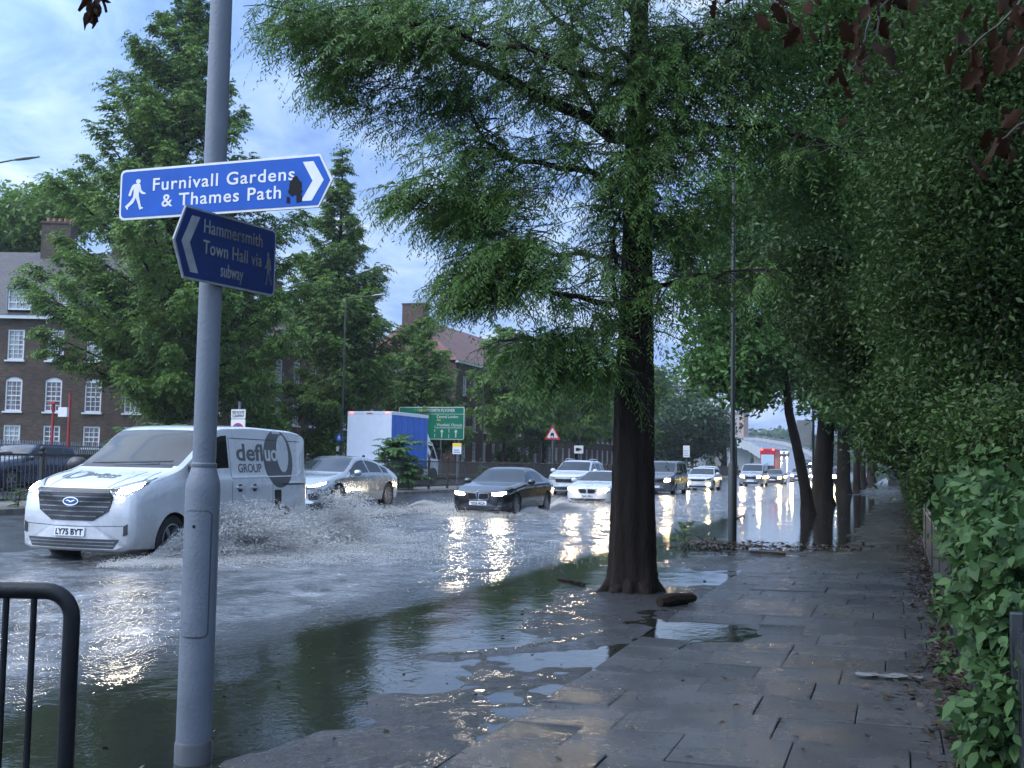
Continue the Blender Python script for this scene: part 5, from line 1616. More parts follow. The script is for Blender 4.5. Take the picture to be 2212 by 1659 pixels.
def leaves(name, P, D, N, Ls, Ws, mat, parent=None, fold=.18, full=False):
    """every leaf a small folded lozenge of two faces"""
    D = unit(D); S = unit(np.cross(D, N)); Nn = np.cross(S, D)
    Ls = np.asarray(Ls)[:, None]; Ws = np.asarray(Ws)[:, None]
    if full:
        vs = [P, P + D * Ls * .2 + S * Ws * .36 + Nn * Ws * .1, P + D * Ls * .5 + S * Ws * .48 + Nn * Ws * .14, P + D * Ls - Nn * Ls * .1, P + D * Ls * .5 - S * Ws * .48 + Nn * Ws * .14, P + D * Ls * .2 - S * Ws * .36 + Nn * Ws * .1]
        V = np.stack(vs, 1).reshape(-1, 3); b = (np.arange(len(P)) * 6)[:, None]
        F = np.concatenate([b + np.array([[0, 1, 2, 3]]), b + np.array([[0, 3, 4, 5]])], 1).reshape(-1, 4)
        return np_mesh(name, V, F, mat, parent)
    m = P + D * Ls * .45
    a, b = m + S * Ws * .5 + Nn * Ws * fold, m - S * Ws * .5 + Nn * Ws * fold
    tip = P + D * Ls - Nn * Ls * .06
    V = np.stack([P, a, tip, b], 1).reshape(-1, 3)
    F = (np.arange(len(P)) * 4)[:, None]
    F = np.concatenate([F + np.array([[0, 1, 2]]), F + np.array([[0, 2, 3]])], 1).reshape(-1, 3)
    return np_mesh(name, V, F, mat, parent)


def rnd_dirs(n, g):
    return unit(g.normal(size=(n, 3)))


def sprays(P, D, g, n=12, length=.45, leaf=(.10, .17), wid=(.022, .036), droop=.7):
    """feathery sprays: P start, D direction (k,3); returns leaf arrays"""
    k = len(P)
    D = unit(D)
    t = (np.arange(n) + .5) / n
    ln = length * g.uniform(.6, 1.3, k)
    side = unit(np.cross(D, np.array([0, 0, 1.]) + .25 * g.normal(size=(k, 3))))
    pos = P[:, None, :] + D[:, None, :] * (ln[:, None] * t)[:, :, None] + np.array([0, 0, -1.]) * (droop * ln[:, None] * t ** 2)[:, :, None]
    sg = np.where(np.arange(n) % 2 == 0, 1., -1.)[None, :, None]
    tang = unit(D[:, None, :] + np.array([0, 0, -1.]) * (2 * droop * t)[None, :, None])
    ld = unit(tang * .55 + sg * side[:, None, :] * .75 + np.array([0, 0, -.35]) + .22 * g.normal(size=(k, n, 3)))
    nn = unit(np.cross(side[:, None, :], tang) + .35 * g.normal(size=(k, n, 3)))
    L_ = g.uniform(*leaf, (k, n)) * (1 - .45 * t)[None, :]
    W_ = g.uniform(*wid, (k, n))
    return pos.reshape(-1, 3), ld.reshape(-1, 3), nn.reshape(-1, 3), L_.ravel(), W_.ravel()


def clump(P, a, seed=0):
    x, y, z = P[..., 0] * a, P[..., 1] * a, P[..., 2] * a
    return (vnoise(x + seed, z * 1.1) + vnoise(y + 31.3, z + seed) + vnoise(x - y * .7 + 7.7, z * .6 + y)) / 1.8


def cat(parts):
    return [np.concatenate([p[i] for p in parts]) for i in range(5)]


def wobble(pts, g, n=4, amp=.08):
    """finer, uneven version of a limb's line"""
    pts = np.array([tuple(p) for p in pts]); out = [pts[0]]
    for a, b in zip(pts[:-1], pts[1:]):
        L_ = np.linalg.norm(b - a)
        for i in range(1, n + 1):
            q = a + (b - a) * i / n
            out.append(q + (g.normal(size=3) * amp * L_ * .35 if i < n else 0))
    return np.array(out)


def trunk_mesh(name, path, mat, parent, seed, n=22, flare=.35, ridges=7, sub=5, amp=.06):
    """tapering, fluted trunk; path [(x,y,z,r)] local"""
    g = np.random.default_rng(seed)
    P = np.array(path, float); zz = np.linspace(0, len(P) - 1, (len(P) - 1) * sub + 1)
    Q = np.stack([np.interp(zz, np.arange(len(P)), P[:, i]) for i in range(4)], 1)
    th = np.linspace(0, 2 * PI, n, endpoint=False)
    ph = g.uniform(0, 6.28, 3)
    V = []
    for q in Q:
        fl = flare * np.exp(-max(0, q[2] - P[0, 2]) / .38)
        r = q[3] * (1 + amp * np.sin(ridges * th + ph[0] + .5 * q[2]) + amp * .7 * np.sin(3 * th + ph[1] - .8 * q[2]) + amp * .5 * g.normal(size=n))
        r = r * (1 + fl * (.75 + .55 * np.sin(5 * th + ph[2])))
        V.append(np.stack([q[0] + r * np.cos(th), q[1] + r * np.sin(th), np.full(n, q[2])], 1))
    V = np.concatenate(V)
    i = np.arange(len(Q) - 1)[:, None] * n; k = np.arange(n)[None, :]
    F = np.stack([i + k, i + (k + 1) % n, i + n + (k + 1) % n, i + n + k], -1).reshape(-1, 4)
    return np_mesh(name, V, F, mat, parent, smooth=True)


def limb_mesh(name, limbs, mat, parent, n=7):
    mb = MB()
    for pts, r0, r1 in limbs:
        m = len(pts)
        mb.tube(pts, [r0 + (r1 - r0) * (i / (m - 1)) ** .8 for i in range(m)], n, caps=False)
    return mb.build(name, mat, parent, smooth=True, recalc=False)


# ------------------------------------------------------------------ the big feathery tree on the verge
def big_tree():
    g = np.random.default_rng(21)
    bx, by = -3.02, 13.15
    t = thing('feathery_tree', (bx, by, 0), 'big dark trunked feathery tree standing on the flooded verge', 'tree')
    O = np.array([bx, by, 0])
    tp = [(0, 0, -.12, .315), (0, 0, .3, .275), (.0, 0, 1.2, .255), (.01, 0, 2.4, .235), (.03, 0, 3.3, .205), (.03, 0, 4.6, .17), (.02, 0, 6., .135), (.03, 0, 7.5, .095), (.03, 0, 9., .055), (.0, 0, 10.4, .015)]
    trunk_mesh('trunk', tp, BARK, t, 3, n=64, flare=.28, amp=.035, sub=16, ridges=9)
    rg = np.random.default_rng(77); rts = []
    for k in range(9):
        a_ = 2 * PI * k / 9 + rg.uniform(-.25, .25); L_ = rg.uniform(.25, .5); bn = rg.uniform(-.4, .4)
        rts.append(([(.24 * math.cos(a_), .24 * math.sin(a_), .16), (.36 * math.cos(a_), .36 * math.sin(a_), .035), (.36 * math.cos(a_) + (L_ - .3) * .6 * math.cos(a_ + bn), .36 * math.sin(a_) + (L_ - .3) * .6 * math.sin(a_ + bn), .0), (.36 * math.cos(a_) + L_ * math.cos(a_ + bn), .36 * math.sin(a_) + L_ * math.sin(a_ + bn), -.06)], .085, .03))
    limb_mesh('roots', rts, BARK, t, 9)
    q = lambda pts: [np.array(tuple(atY(x, y, Y))) - O for x, y, Y in pts]
    limbs = [
        (q([(1372, 300, 13.15), (1130, 190, 12.7), (1000, 130, 12.3), (900, 45, 12.0), (830, -40, 11.8)]), .085, .03),
        (q([(1390, 420, 13.15), (1280, 372, 12.9), (1174, 352, 12.6), (1091, 339, 12.3), (1039, 292, 12.2), (990, 200, 12.1)]), .05, .015),
        (q([(1405, 300, 13.15), (1487, 281, 13.0), (1670, 271, 12.8), (1760, 300, 12.6), (1830, 325, 12.5)]), .05, .015),
        (q([(1400, 745, 13.1), (1351, 693, 12.8), (1328, 625, 12.7), (1325, 521, 12.7), (1340, 450, 12.8)]), .045, .015),
        (q([(1395, 830, 13.1), (1346, 808, 12.9), (1289, 766, 12.6), (1216, 740, 12.3), (1140, 728, 12.1)]), .04, .012),
        (q([(1405, 640, 13.1), (1429, 615, 12.9), (1508, 591, 12.7), (1664, 583, 12.4)]), .03, .01),
        (q([(1400, 190, 13.1), (1414, 141, 13.0), (1482, 104, 12.9), (1560, 47, 12.8), (1664, 36, 12.7)]), .04, .015),
        (q([(1405, 330, 13.1), (1487, 240, 12.9), (1554, 130, 12.8), (1607, 36, 12.7), (1650, -60, 12.6)]), .035, .015),
        (q([(1385, 330, 13.1), (1289, 250, 13.0), (1237, 156, 13.0), (1232, 26, 13.0), (1215, -60, 13.)]), .04, .012),
        (q([(1395, 560, 13.1), (1300, 560, 13.6), (1180, 545, 14.2), (1080, 500, 14.6)]), .045, .012),
        (q([(1395, 160, 13.1), (1250, 80, 13.8), (1050, -40, 14.6)]), .05, .015),
        (q([(1400, 480, 13.15), (1470, 470, 14.0), (1580, 440, 14.8)]), .04, .012),
        (q([(1392, 690, 13.1), (1250, 640, 12.2), (1120, 610, 11.6), (1010, 600, 11.3)]), .045, .012),
        (q([(1395, 230, 13.1), (1180, 120, 12.0), (980, 60, 11.2), (720, 40, 10.8), (610, 20, 10.7)]), .05, .012),
        (q([(1395, 100, 13.1), (1330, -30, 12.5), (1280, -120, 12.2)]), .05, .02),
    ]
    limbs = [([tuple(p) for p in wobble(pts, g, 4, .12)], a, b) for pts, a, b in limbs]
    # foliage masses: (px x, px y, rx, ry, depth, thickness m, sprays)
    B = [(640, 30, 95, 80, 10.9, .8, 330), (760, 90, 110, 110, 11.2, .9, 430), (760, 190, 75, 70, 11.2, .7, 230), (900, 60, 150, 90, 11.6, 1., 500), (850, 240, 80, 90, 11.5, .8, 260), (930, 330, 105, 110, 11.6, .9, 430), (980, 210, 110, 90, 12., .9, 260),
         (880, 425, 60, 40, 11.4, .5, 90), (1010, 440, 110, 80, 12., .9, 430), (1040, 330, 70, 60, 12., .6, 150), (1110, 430, 70, 70, 12.2, .8, 120), (1120, 60, 130, 90, 12.6, 1., 320), (1160, 190, 90, 70, 12.8, .8, 110), (1280, 60, 110, 90, 12.8, 1., 240), (1230, 310, 90, 40, 12.6, .8, 80), (1340, 190, 70, 100, 12.9, .9, 170),
         (1370, 380, 70, 90, 12.7, .8, 260), (1350, 500, 80, 90, 12.7, .8, 280), (1110, 560, 130, 70, 11.8, .9, 470), (1030, 640, 80, 70, 11.5, .8, 330), (1190, 650, 130, 80, 11.8, 1., 520), (1100, 730, 85, 50, 12., .7, 230), (1290, 610, 70, 70, 12.4, .8, 230), (1265, 715, 80, 45, 12.2, .7, 170), (1200, 800, 60, 35, 12.3, .4, 100), (1300, 795, 40, 28, 12.5, .4, 50),
         (1420, 120, 80, 110, 12.9, .8, 300), (1430, 300, 60, 90, 12.9, .8, 180), (1440, 520, 60, 90, 13.0, .8, 250), (1500, 200, 80, 130, 13., .9, 150), (1580, 120, 90, 110, 13., .9, 170), (1560, 330, 90, 100, 13., .9, 120), (1500, 430, 80, 90, 13.1, .9, 150), (1640, 240, 80, 90, 13., .8, 90), (1530, 610, 70, 40, 12.8, .7, 80), (1640, 60, 100, 80, 13., .9, 120), (1190, -60, 500, 70, 12.8, 2., 900)]
    parts = []; twigs = []
    for cx, cy, rx, ry, Y, th, n in B:
        n = int(n * 1.12)
        u = unit(g.normal(size=(n, 3))) * (g.uniform(0, 1, (n, 1)) ** .45)
        c = np.array([tuple(atY(cx + a * rx, cy + b * ry, Y + c_ * th)) for a, b, c_ in u]) - O
        c = c[clump(c, 1.25, 5) > -.14]; n = len(c)
        d = np.stack([c[:, 0] - 0, c[:, 1], np.zeros(n)], 1); d = unit(unit(d) + .9 * g.normal(size=(n, 3)) * np.array([1, 1, .35]) + np.array([0, 0, .05]))
        parts.append(sprays(c, d, g, 22, .40, (.075, .135), (.011, .020), .75))
        for p, dd in zip(c[::6], d[::6]):
            twigs.append(([tuple(p - dd * .35 + np.array([0, 0, .02])), tuple(p), tuple(p + dd * .2 + np.array([0, 0, -.05]))], .007, .003))
    # branchlets off the limbs carry their own sprays
    for pts, a, b in limbs:
        pts = np.array(pts)
        for i in range(3, len(pts)):
            for k in range(3):
                d = unit(rnd_dirs(1, g)[0] * np.array([1, 1, .5]) + np.array([0, 0, -.1])); L_ = g.uniform(.3, .9)
                e = pts[i] + d * L_ + np.array([0, 0, -.12 * L_])
                twigs.append(([tuple(pts[i]), tuple(pts[i] + d * L_ * .5), tuple(e)], .012, .004))
                m = 5; ts = g.uniform(.2, 1, m)[:, None]
                c = pts[i] + (e - pts[i]) * ts
                parts.append(sprays(c, np.tile(d, (m, 1)) + .7 * g.normal(size=(m, 3)), g, 18, .34, (.075, .13), (.011, .019), .8))
    # shoots close along the trunk
    m = 130; zt = g.uniform(3.4, 7.2, m); a = g.uniform(0, 6.28, m)
    c = np.stack([.17 * np.cos(a), .17 * np.sin(a), zt], 1)
    keep = (zt > 3.4) | (g.uniform(size=m) < .3)
    parts.append(sprays(c[keep], np.stack([np.cos(a), np.sin(a), .2 + 0 * a], 1)[keep], g, 18, .36, (.075, .13), (.011, .019), .8))
    limb_mesh('branch', [l for l in limbs], BARK, t, 8)
    limb_mesh('twigs', twigs, TWIG, t, 4)
    leaves('crown', *cat(parts), LF_RED, t)


big_tree()


# ------------------------------------------------------------------ conical trees across the road
def conifer(x, y, zb, h, rad, label, seed, base=3.5, dens=1., leaf=1., mat=None, group=None, skew=0., pw=.78):
    g = np.random.default_rng(seed)
    t = thing('conical_tree', (x, y, zb), label, 'tree', group=group)
    trunk_mesh('trunk', [(0, 0, -.3, .38 * h / 20), (0, 0, 2, .32 * h / 20), (.05, 0, h * .4, .22 * h / 20), (0, 0, h * .75, .10 * h / 20), (0, 0, h, .015)], BARK_F, t, seed, n=12, flare=.3, amp=.03, sub=3)
    limbs = []; parts = []
    z = base
    while z < h - .3:
        f = (z - base) / (h - base)
        env = rad * ((1 - f) ** pw) * (.55 + .45 * min(1, f * 4 + .35))
        for k in range(int(g.integers(2, 4))):
            a = g.uniform(0, 2 * PI) if z > base + 1 else g.uniform(-2.4, .9); L_ = env * g.uniform(.55, 1.22)
            if L_ < .25: L_ = .25
            up = .62 + .55 * f
            d = np.array([math.cos(a), math.sin(a), up * g.uniform(.4, 1.1)]); d = d / np.linalg.norm(d)
            pts = []
            for s in np.linspace(0, 1, 6):
                pts.append(np.array([skew * f, 0, z]) + d * L_ * s + np.array([0, 0, -.02 * L_ * s + .05 * L_ * s * s]))
            pts = np.array(pts); limbs.append(([tuple(p) for p in pts], .028 + .018 * L_, .008))
            m = max(6, int(L_ * 30 * dens))
            s = g.uniform(.12, 1.04, m) ** .75
            c = np.stack([np.interp(s, np.linspace(0, 1, 6), pts[:, i]) for i in range(3)], 1)
            w_ = .20 + .26 * (1 - s)
            off = g.normal(size=(m, 3)) * np.stack([w_, w_, w_ * .55], 1) * min(1.4, .35 + .3 * L_)
            sd = unit(off + d * .7)
            parts.append(sprays(c + off * .6 + np.array([0, 0, -.08]), sd, g, 9, .62 * leaf, (.20 * leaf, .36 * leaf), (.07 * leaf, .12 * leaf), .55))
        z += g.uniform(.20, .42) * (.72 + .6 * f)
    limb_mesh('branch', limbs, BARK_F, t, 5)
    leaves('crown', *cat(parts), mat or LF_CON, t)
    return t


conifer(-34.4, 46.9, .4, 25.5, 8.5, 'tallest conical tree, left of the grey column, rising above the brick flats', 5, base=2.8, dens=.92)
conifer(-34.6, 64.5, .4, 21.6, 5.8, 'slim pointed conical tree between the two blocks behind the white truck', 6, base=3., dens=1.1, pw=1.05)
conifer(-34.8, 79., .4, 12.5, 4.5, 'bushy conical tree beside the tall chimney stack', 9, base=1.6, dens=1.0)
k = 0
for yy, hh, rad_, lb in ((94., 13.5, 5.2, 'wide conical tree right of the green road sign'), (103.5, 14., 4.6, 'conical tree behind the slippery road sign'), (118., 15., 5.8, 'leafy tree behind the speed camera sign'), (136., 15., 5.5, 'far leafy tree beyond the speed camera sign, next in the row'), (158., 16., 6., 'hazy tree behind the big trunk in the far row'), (186., 16., 6.5, 'hazy rounded tree right of the big trunk, far along the road')):
    conifer(-33.4 + (k % 2) * .8, yy, .4, hh, rad_, lb, 30 + k, base=3.4, dens=.62, leaf=1.35, group='row of trees across the road'); k += 1


# ------------------------------------------------------------------ broadleaved trees
def blob_leaves(blobs, O, g, size, per=18, spread=.34, droop=.25, aspect=.5, dark=False):
    parts = []; cl_a = (.25 if dark else .42) / max(.28, spread); cl_t = -.02 if dark else -.12
    for cx, cy, rx, ry, Y, th, n in blobs:
        n = int(n * 1.45)
        u = unit(g.normal(size=(n, 3))) * (g.uniform(0, 1, (n, 1)) ** .4)
        # ragged edge: clumps pushed in and out
        u = u * (1 + .22 * vnoise(u[:, 0] * 4 + cx, u[:, 1] * 4 + u[:, 2] * 3 + cy, 77))[:, None]
        c = np.array([tuple(atY(cx + a * rx, cy + b * ry, Y + w_ * th)) for a, b, w_ in u]) - O
        c = c[clump(c, cl_a, cx) > cl_t]; n = len(c); m = per
        p = c[:, None, :] + g.normal(size=(n, m, 3)) * spread * np.array([1, 1, .6])
        d = unit(g.normal(size=(n, m, 3)) * np.array([1, 1, .7]) + np.array([0, 0, -droop]))
        nn = unit(g.normal(size=(n, m, 3)) * .7 + np.array([0, 0, 1.]))
        L_ = size * (.5 + g.uniform(0, 1, (n, m)) ** 1.7)
        parts.append((p.reshape(-1, 3), d.reshape(-1, 3), nn.reshape(-1, 3), L_.ravel(), (L_ * aspect).ravel()))
    return parts


def twig_set(blobs, O, root, g, k=5, r=.03):
    out = []
    for cx, cy, rx, ry, Y, th, n in blobs:
        c = np.array(tuple(atY(cx, cy, Y))) - O
        mid = (root + c) / 2 + g.normal(size=3) * .3 + np.array([0, 0, .3])
        main = wobble([root, mid, c], g, 4, .15)
        out.append(([tuple(p) for p in main], r * 1.8, r * .5))
        for _ in range(k):
            u = unit(g.normal(size=3)) * .9
            e = np.array(tuple(atY(cx + u[0] * rx, cy + u[1] * ry, Y + u[2] * th))) - O
            s = main[g.integers(4, len(main))]
            w_ = wobble([s, (s + e) / 2 + g.normal(size=3) * .12, e], g, 3, .2)
            out.append(([tuple(p) for p in w_], r * .45, r * .12))
    return out


def broad_tree(name, x, y, zb, trunk, blobs, label, seed, size, mat, per=18, spread=.34, group=None, root_z=None, barkm=None, r=.03, twigs=5, aspect=.5):
    g = np.random.default_rng(seed); O = np.array([x, y, zb])
    t = thing(name, (x, y, zb), label, 'tree', group=group)
    trunk_mesh('trunk', trunk, barkm or BARK, t, seed, n=18, flare=.45, amp=.05, sub=5)
    root = np.array(trunk[-1][:3])
    limb_mesh('branch', twig_set(blobs, O, root, g, twigs, r), barkm or BARK, t, 5)
    leaves('crown', *cat(blob_leaves(blobs, O, g, size, per, spread, aspect=aspect, dark=name == 'hedge_tree')), mat, t, full=y < 40)
    return t


# trees standing on the footway's road side
broad_tree('street_tree', -2.9, 39., 0, [(0, 0, -.15, .21), (-.08, 0, .8, .19), (-.35, 0, 2.2, .17), (-.62, 0, 3.4, .15), (-.8, 0, 5.2, .1)],
           [(1560, 620, 110, 140, 38, 2., 520), (1640, 760, 120, 75, 38, 2., 520), (1690, 600, 130, 130, 38., 2.2, 460), (1620, 470, 130, 120, 38, 2.2, 230), (1560, 800, 85, 45, 37, 1.4, 260), (1720, 420, 110, 110, 38, 2, 190), (1620, 850, 45, 25, 37, 1., 60), (1640, 350, 150, 120, 39, 2, 130)],
           'slim leaning street tree with bright broad leaves, just before the thick trunk', 51, .22, LF_BRD, per=22, spread=.36)
broad_tree('street_tree', -3.1, 49.4, 0, [(0, 0, -.15, .44), (.05, 0, 1, .40), (.15, 0, 3, .36), (.25, 0, 5, .3), (.2, 0, 8, .2)],
           [(1790, 800, 110, 80, 48, 2.6, 700), (1720, 700, 110, 110, 49, 2.6, 560), (1830, 700, 120, 110, 49, 2.6, 620), (1760, 560, 150, 130, 50, 3, 620), (1800, 870, 70, 28, 47, 1.6, 120)],
           'thick trunked street tree with headlight glare at its side', 52, .26, LF_BRD, per=20, spread=.45)
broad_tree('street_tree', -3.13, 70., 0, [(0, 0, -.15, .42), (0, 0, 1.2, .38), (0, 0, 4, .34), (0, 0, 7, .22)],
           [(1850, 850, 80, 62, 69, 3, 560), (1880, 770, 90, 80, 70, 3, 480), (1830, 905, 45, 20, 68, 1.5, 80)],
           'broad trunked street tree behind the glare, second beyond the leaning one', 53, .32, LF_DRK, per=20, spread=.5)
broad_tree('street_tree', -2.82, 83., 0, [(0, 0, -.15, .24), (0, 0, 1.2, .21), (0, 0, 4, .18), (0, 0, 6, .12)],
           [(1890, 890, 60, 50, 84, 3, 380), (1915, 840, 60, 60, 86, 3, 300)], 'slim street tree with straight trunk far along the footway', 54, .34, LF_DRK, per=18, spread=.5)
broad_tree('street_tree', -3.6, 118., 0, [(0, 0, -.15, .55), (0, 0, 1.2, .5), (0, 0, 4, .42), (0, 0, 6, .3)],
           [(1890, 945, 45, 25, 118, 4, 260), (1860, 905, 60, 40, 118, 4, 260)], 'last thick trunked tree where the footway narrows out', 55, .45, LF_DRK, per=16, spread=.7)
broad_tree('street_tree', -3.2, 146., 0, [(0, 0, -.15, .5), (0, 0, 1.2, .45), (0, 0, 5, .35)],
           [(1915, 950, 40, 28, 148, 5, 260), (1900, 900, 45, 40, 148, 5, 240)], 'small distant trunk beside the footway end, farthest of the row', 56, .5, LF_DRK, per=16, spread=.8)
# trees rooted behind the hedge, leaning over the footway
HB = [
    (2.6, 9.5, 'shrubby tree behind the hedge whose leaves fill the upper right corner', [(2120, 120, 150, 150, 9.2, 1.2, 520), (2000, 200, 120, 150, 9.6, 1., 260), (2160, 380, 130, 150, 8.8, 1.2, 520), (2050, 430, 130, 120, 9.6, 1.1, 460), (2150, 620, 130, 130, 8.6, 1.1, 520), (2040, 640, 110, 120, 9.6, 1., 420), (2120, 820, 120, 110, 8.8, 1., 460), (2180, 960, 80, 90, 8., .8, 300), (2100, -60, 300, 90, 9.5, 1.5, 420), (1900, -380, 480, 220, 9.8, 2.2, 620)], .045, LF_DRK, .22),  # last mass: unseen canopy overhead, added to shade hedge and paving
    (2.9, 15., 'loose tree behind the hedge with bare twigs over the footway', [(1840, 130, 130, 130, 14.2, 1.4, 250), (1760, 260, 110, 130, 14., 1.2, 150), (1900, 330, 130, 110, 14.4, 1.4, 260), (1850, 20, 180, 80, 14.5, 1.4, 220), (1960, 450, 110, 110, 14., 1.2, 460), (1790, 400, 110, 90, 14.2, 1.2, 150), (1990, 60, 150, 120, 14.5, 1.4, 230), (1700, 120, 80, 110, 14.3, 1.2, 80), (1750, -260, 420, 160, 14.4, 2.2, 420)], .075, LF_BRD, .26),  # its last mass also lies out of view, added to block overhead sky
    (2.9, 22., 'dense dark tree behind the hedge, closing over the footway', [(1850, 560, 130, 110, 21, 1.6, 620), (1940, 620, 120, 130, 21, 1.6, 640), (1830, 680, 100, 90, 21, 1.5, 420), (1930, 780, 100, 110, 21, 1.5, 560), (1990, 860, 90, 110, 20, 1.3, 460), (1760, 560, 90, 80, 21.5, 1.4, 280), (1880, 420, 150, 110, 22, 1.8, 220), (2040, 780, 90, 130, 19, 1.3, 420)], .105, LF_DRK, .32),
    (2.6, 33., 'dark tree behind the hedge, farther on over the footway', [(1900, 850, 90, 80, 32, 2., 560), (1960, 920, 60, 70, 31, 1.6, 420), (1840, 760, 90, 80, 33, 2., 420), (1950, 800, 80, 80, 32, 2, 380)], .16, LF_DRK, .4),
    (2.4, 50., 'farthest dark tree arching over the hedge', [(1930, 910, 50, 50, 50, 2.4, 420), (1900, 860, 60, 50, 51, 2.4, 360), (1950, 960, 30, 40, 49, 2, 220), (1925, 955, 22, 26, 75, 3, 200)], .28, LF_DRK, .5)]
for i, (x, y, lb, bl, sz, mt, sprd) in enumerate(HB):
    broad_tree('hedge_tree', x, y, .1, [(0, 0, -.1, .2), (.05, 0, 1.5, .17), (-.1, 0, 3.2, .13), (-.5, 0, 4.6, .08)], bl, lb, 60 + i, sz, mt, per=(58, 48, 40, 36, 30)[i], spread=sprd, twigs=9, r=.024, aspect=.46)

# tree behind the left building, far trees
broad_tree('broadleaf_tree', -62, 62., .4, [(0, 0, -.1, .5), (0, 0, 6, .4), (0, 0, 10, .3)], [(60, 470, 120, 75, 66, 3.5, 620), (150, 440, 80, 60, 66, 3, 330), (-20, 500, 80, 70, 66, 3, 300)], 'rounded broadleaf tree behind the dark slate roof at the left', 71, .5, LF_CON, per=16, spread=.6, barkm=BARK_F)
for i, (x, y, bl, lb) in enumerate([(-22, 150., [(1490, 910, 70, 62, 150, 5, 520), (1450, 930, 60, 50, 150, 4, 330), (1530, 935, 45, 45, 150, 4, 260)], 'rounded hazy tree right of the big trunk before the flyover'),
                                    (-26, 190., [(1420, 860, 60, 70, 190, 5, 330), (1455, 960, 60, 40, 188, 5, 300)], 'pale hazy tree just right of the big trunk, behind the rounded one')]):
    broad_tree('broadleaf_tree', x, y, .4, [(0, 0, -.1, .4), (0, 0, 4, .3), (0, 0, 6, .2)], bl, lb, 80 + i, .7, LF_HAZ, per=16, spread=1., barkm=BARK_F)


# far wood beyond the flyover, one mass
g = np.random.default_rng(90)
n = 26000
a = g.uniform(0, 1, n); xx = -140 + a * 330; yy = 560 + g.uniform(-40, 60, n)
top = 17 + 6 * fbm(xx * .05, yy * .01, 4) + 3 * fbm(xx * .2, yy * .02, 6)
P = np.stack([xx, yy, g.uniform(0, 1, n) ** .8 * top], 1)
fw = leaves('far_wood', P, rnd_dirs(n, g), rnd_dirs(n, g), g.uniform(2., 4., n), g.uniform(1.2, 2.4, n), LF_HAZ)
tag(fw, 'distant mass of trees beyond the flyover at the end of the road', 'trees', kind='stuff')


# ------------------------------------------------------------------ hedge, ivy, shrubs
def hedge():
    g = np.random.default_rng(33)
    t = thing('hedge', (.95, 60, 0), 'long dark clipped hedge running along the footway to its far end', 'hedge')
    n = 150000
    Y = np.exp(g.uniform(math.log(8.6), math.log(170), n))
    hgt = 2.15 + .25 * fbm(Y * .25, Y * 0, 7) + .012 * np.minimum(Y, 60)
    f = g.uniform(0, 1, n); z = f ** .9 * hgt
    face = np.where(Y < 22, .78, .50) - .10 * np.sin(f * 2.6) + .16 * fbm(Y * .9, z * 1.4, 11, 3)
    X = face + np.abs(g.normal(size=n)) * .12
    tp = g.uniform(size=n) < .16
    X = np.where(tp, g.uniform(.4, 1.7, n), X); z = np.where(tp, hgt + .08 * g.normal(size=n), z)
    s = .030 + .0034 * Y
    P = np.stack([X - .95, Y - 60, z], 1)
    d = unit(g.normal(size=(n, 3)) + np.array([-.7, -.3, .0])); nn = unit(g.normal(size=(n, 3)) * .8 + np.array([-.8, -.2, .5]))
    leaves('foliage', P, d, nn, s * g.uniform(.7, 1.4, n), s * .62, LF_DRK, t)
    # twiggy body
    ys = np.arange(8.8, 172, .8); V = []
    for y in ys:
        h = 2.0 + .25 * float(fbm(np.array(y * .25), np.array(0.), 7)) + .012 * min(y, 60)
        e = .3 if y < 22 else 0
        V += [(.66 + e - .95, y - 60, 0), (.62 + e - .95, y - 60, h * .5), (.68 + e - .95, y - 60, h), (1.6 - .95, y - 60, h), (1.6 - .95, y - 60, 0)]
    F = grid_faces(len(ys), 5)
    np_mesh('stems', np.array(V), F, M('hedge_stems', (.010, .011, .007), .9, var=.5, vscale=12, bump=1., bscale=25), t)


hedge()


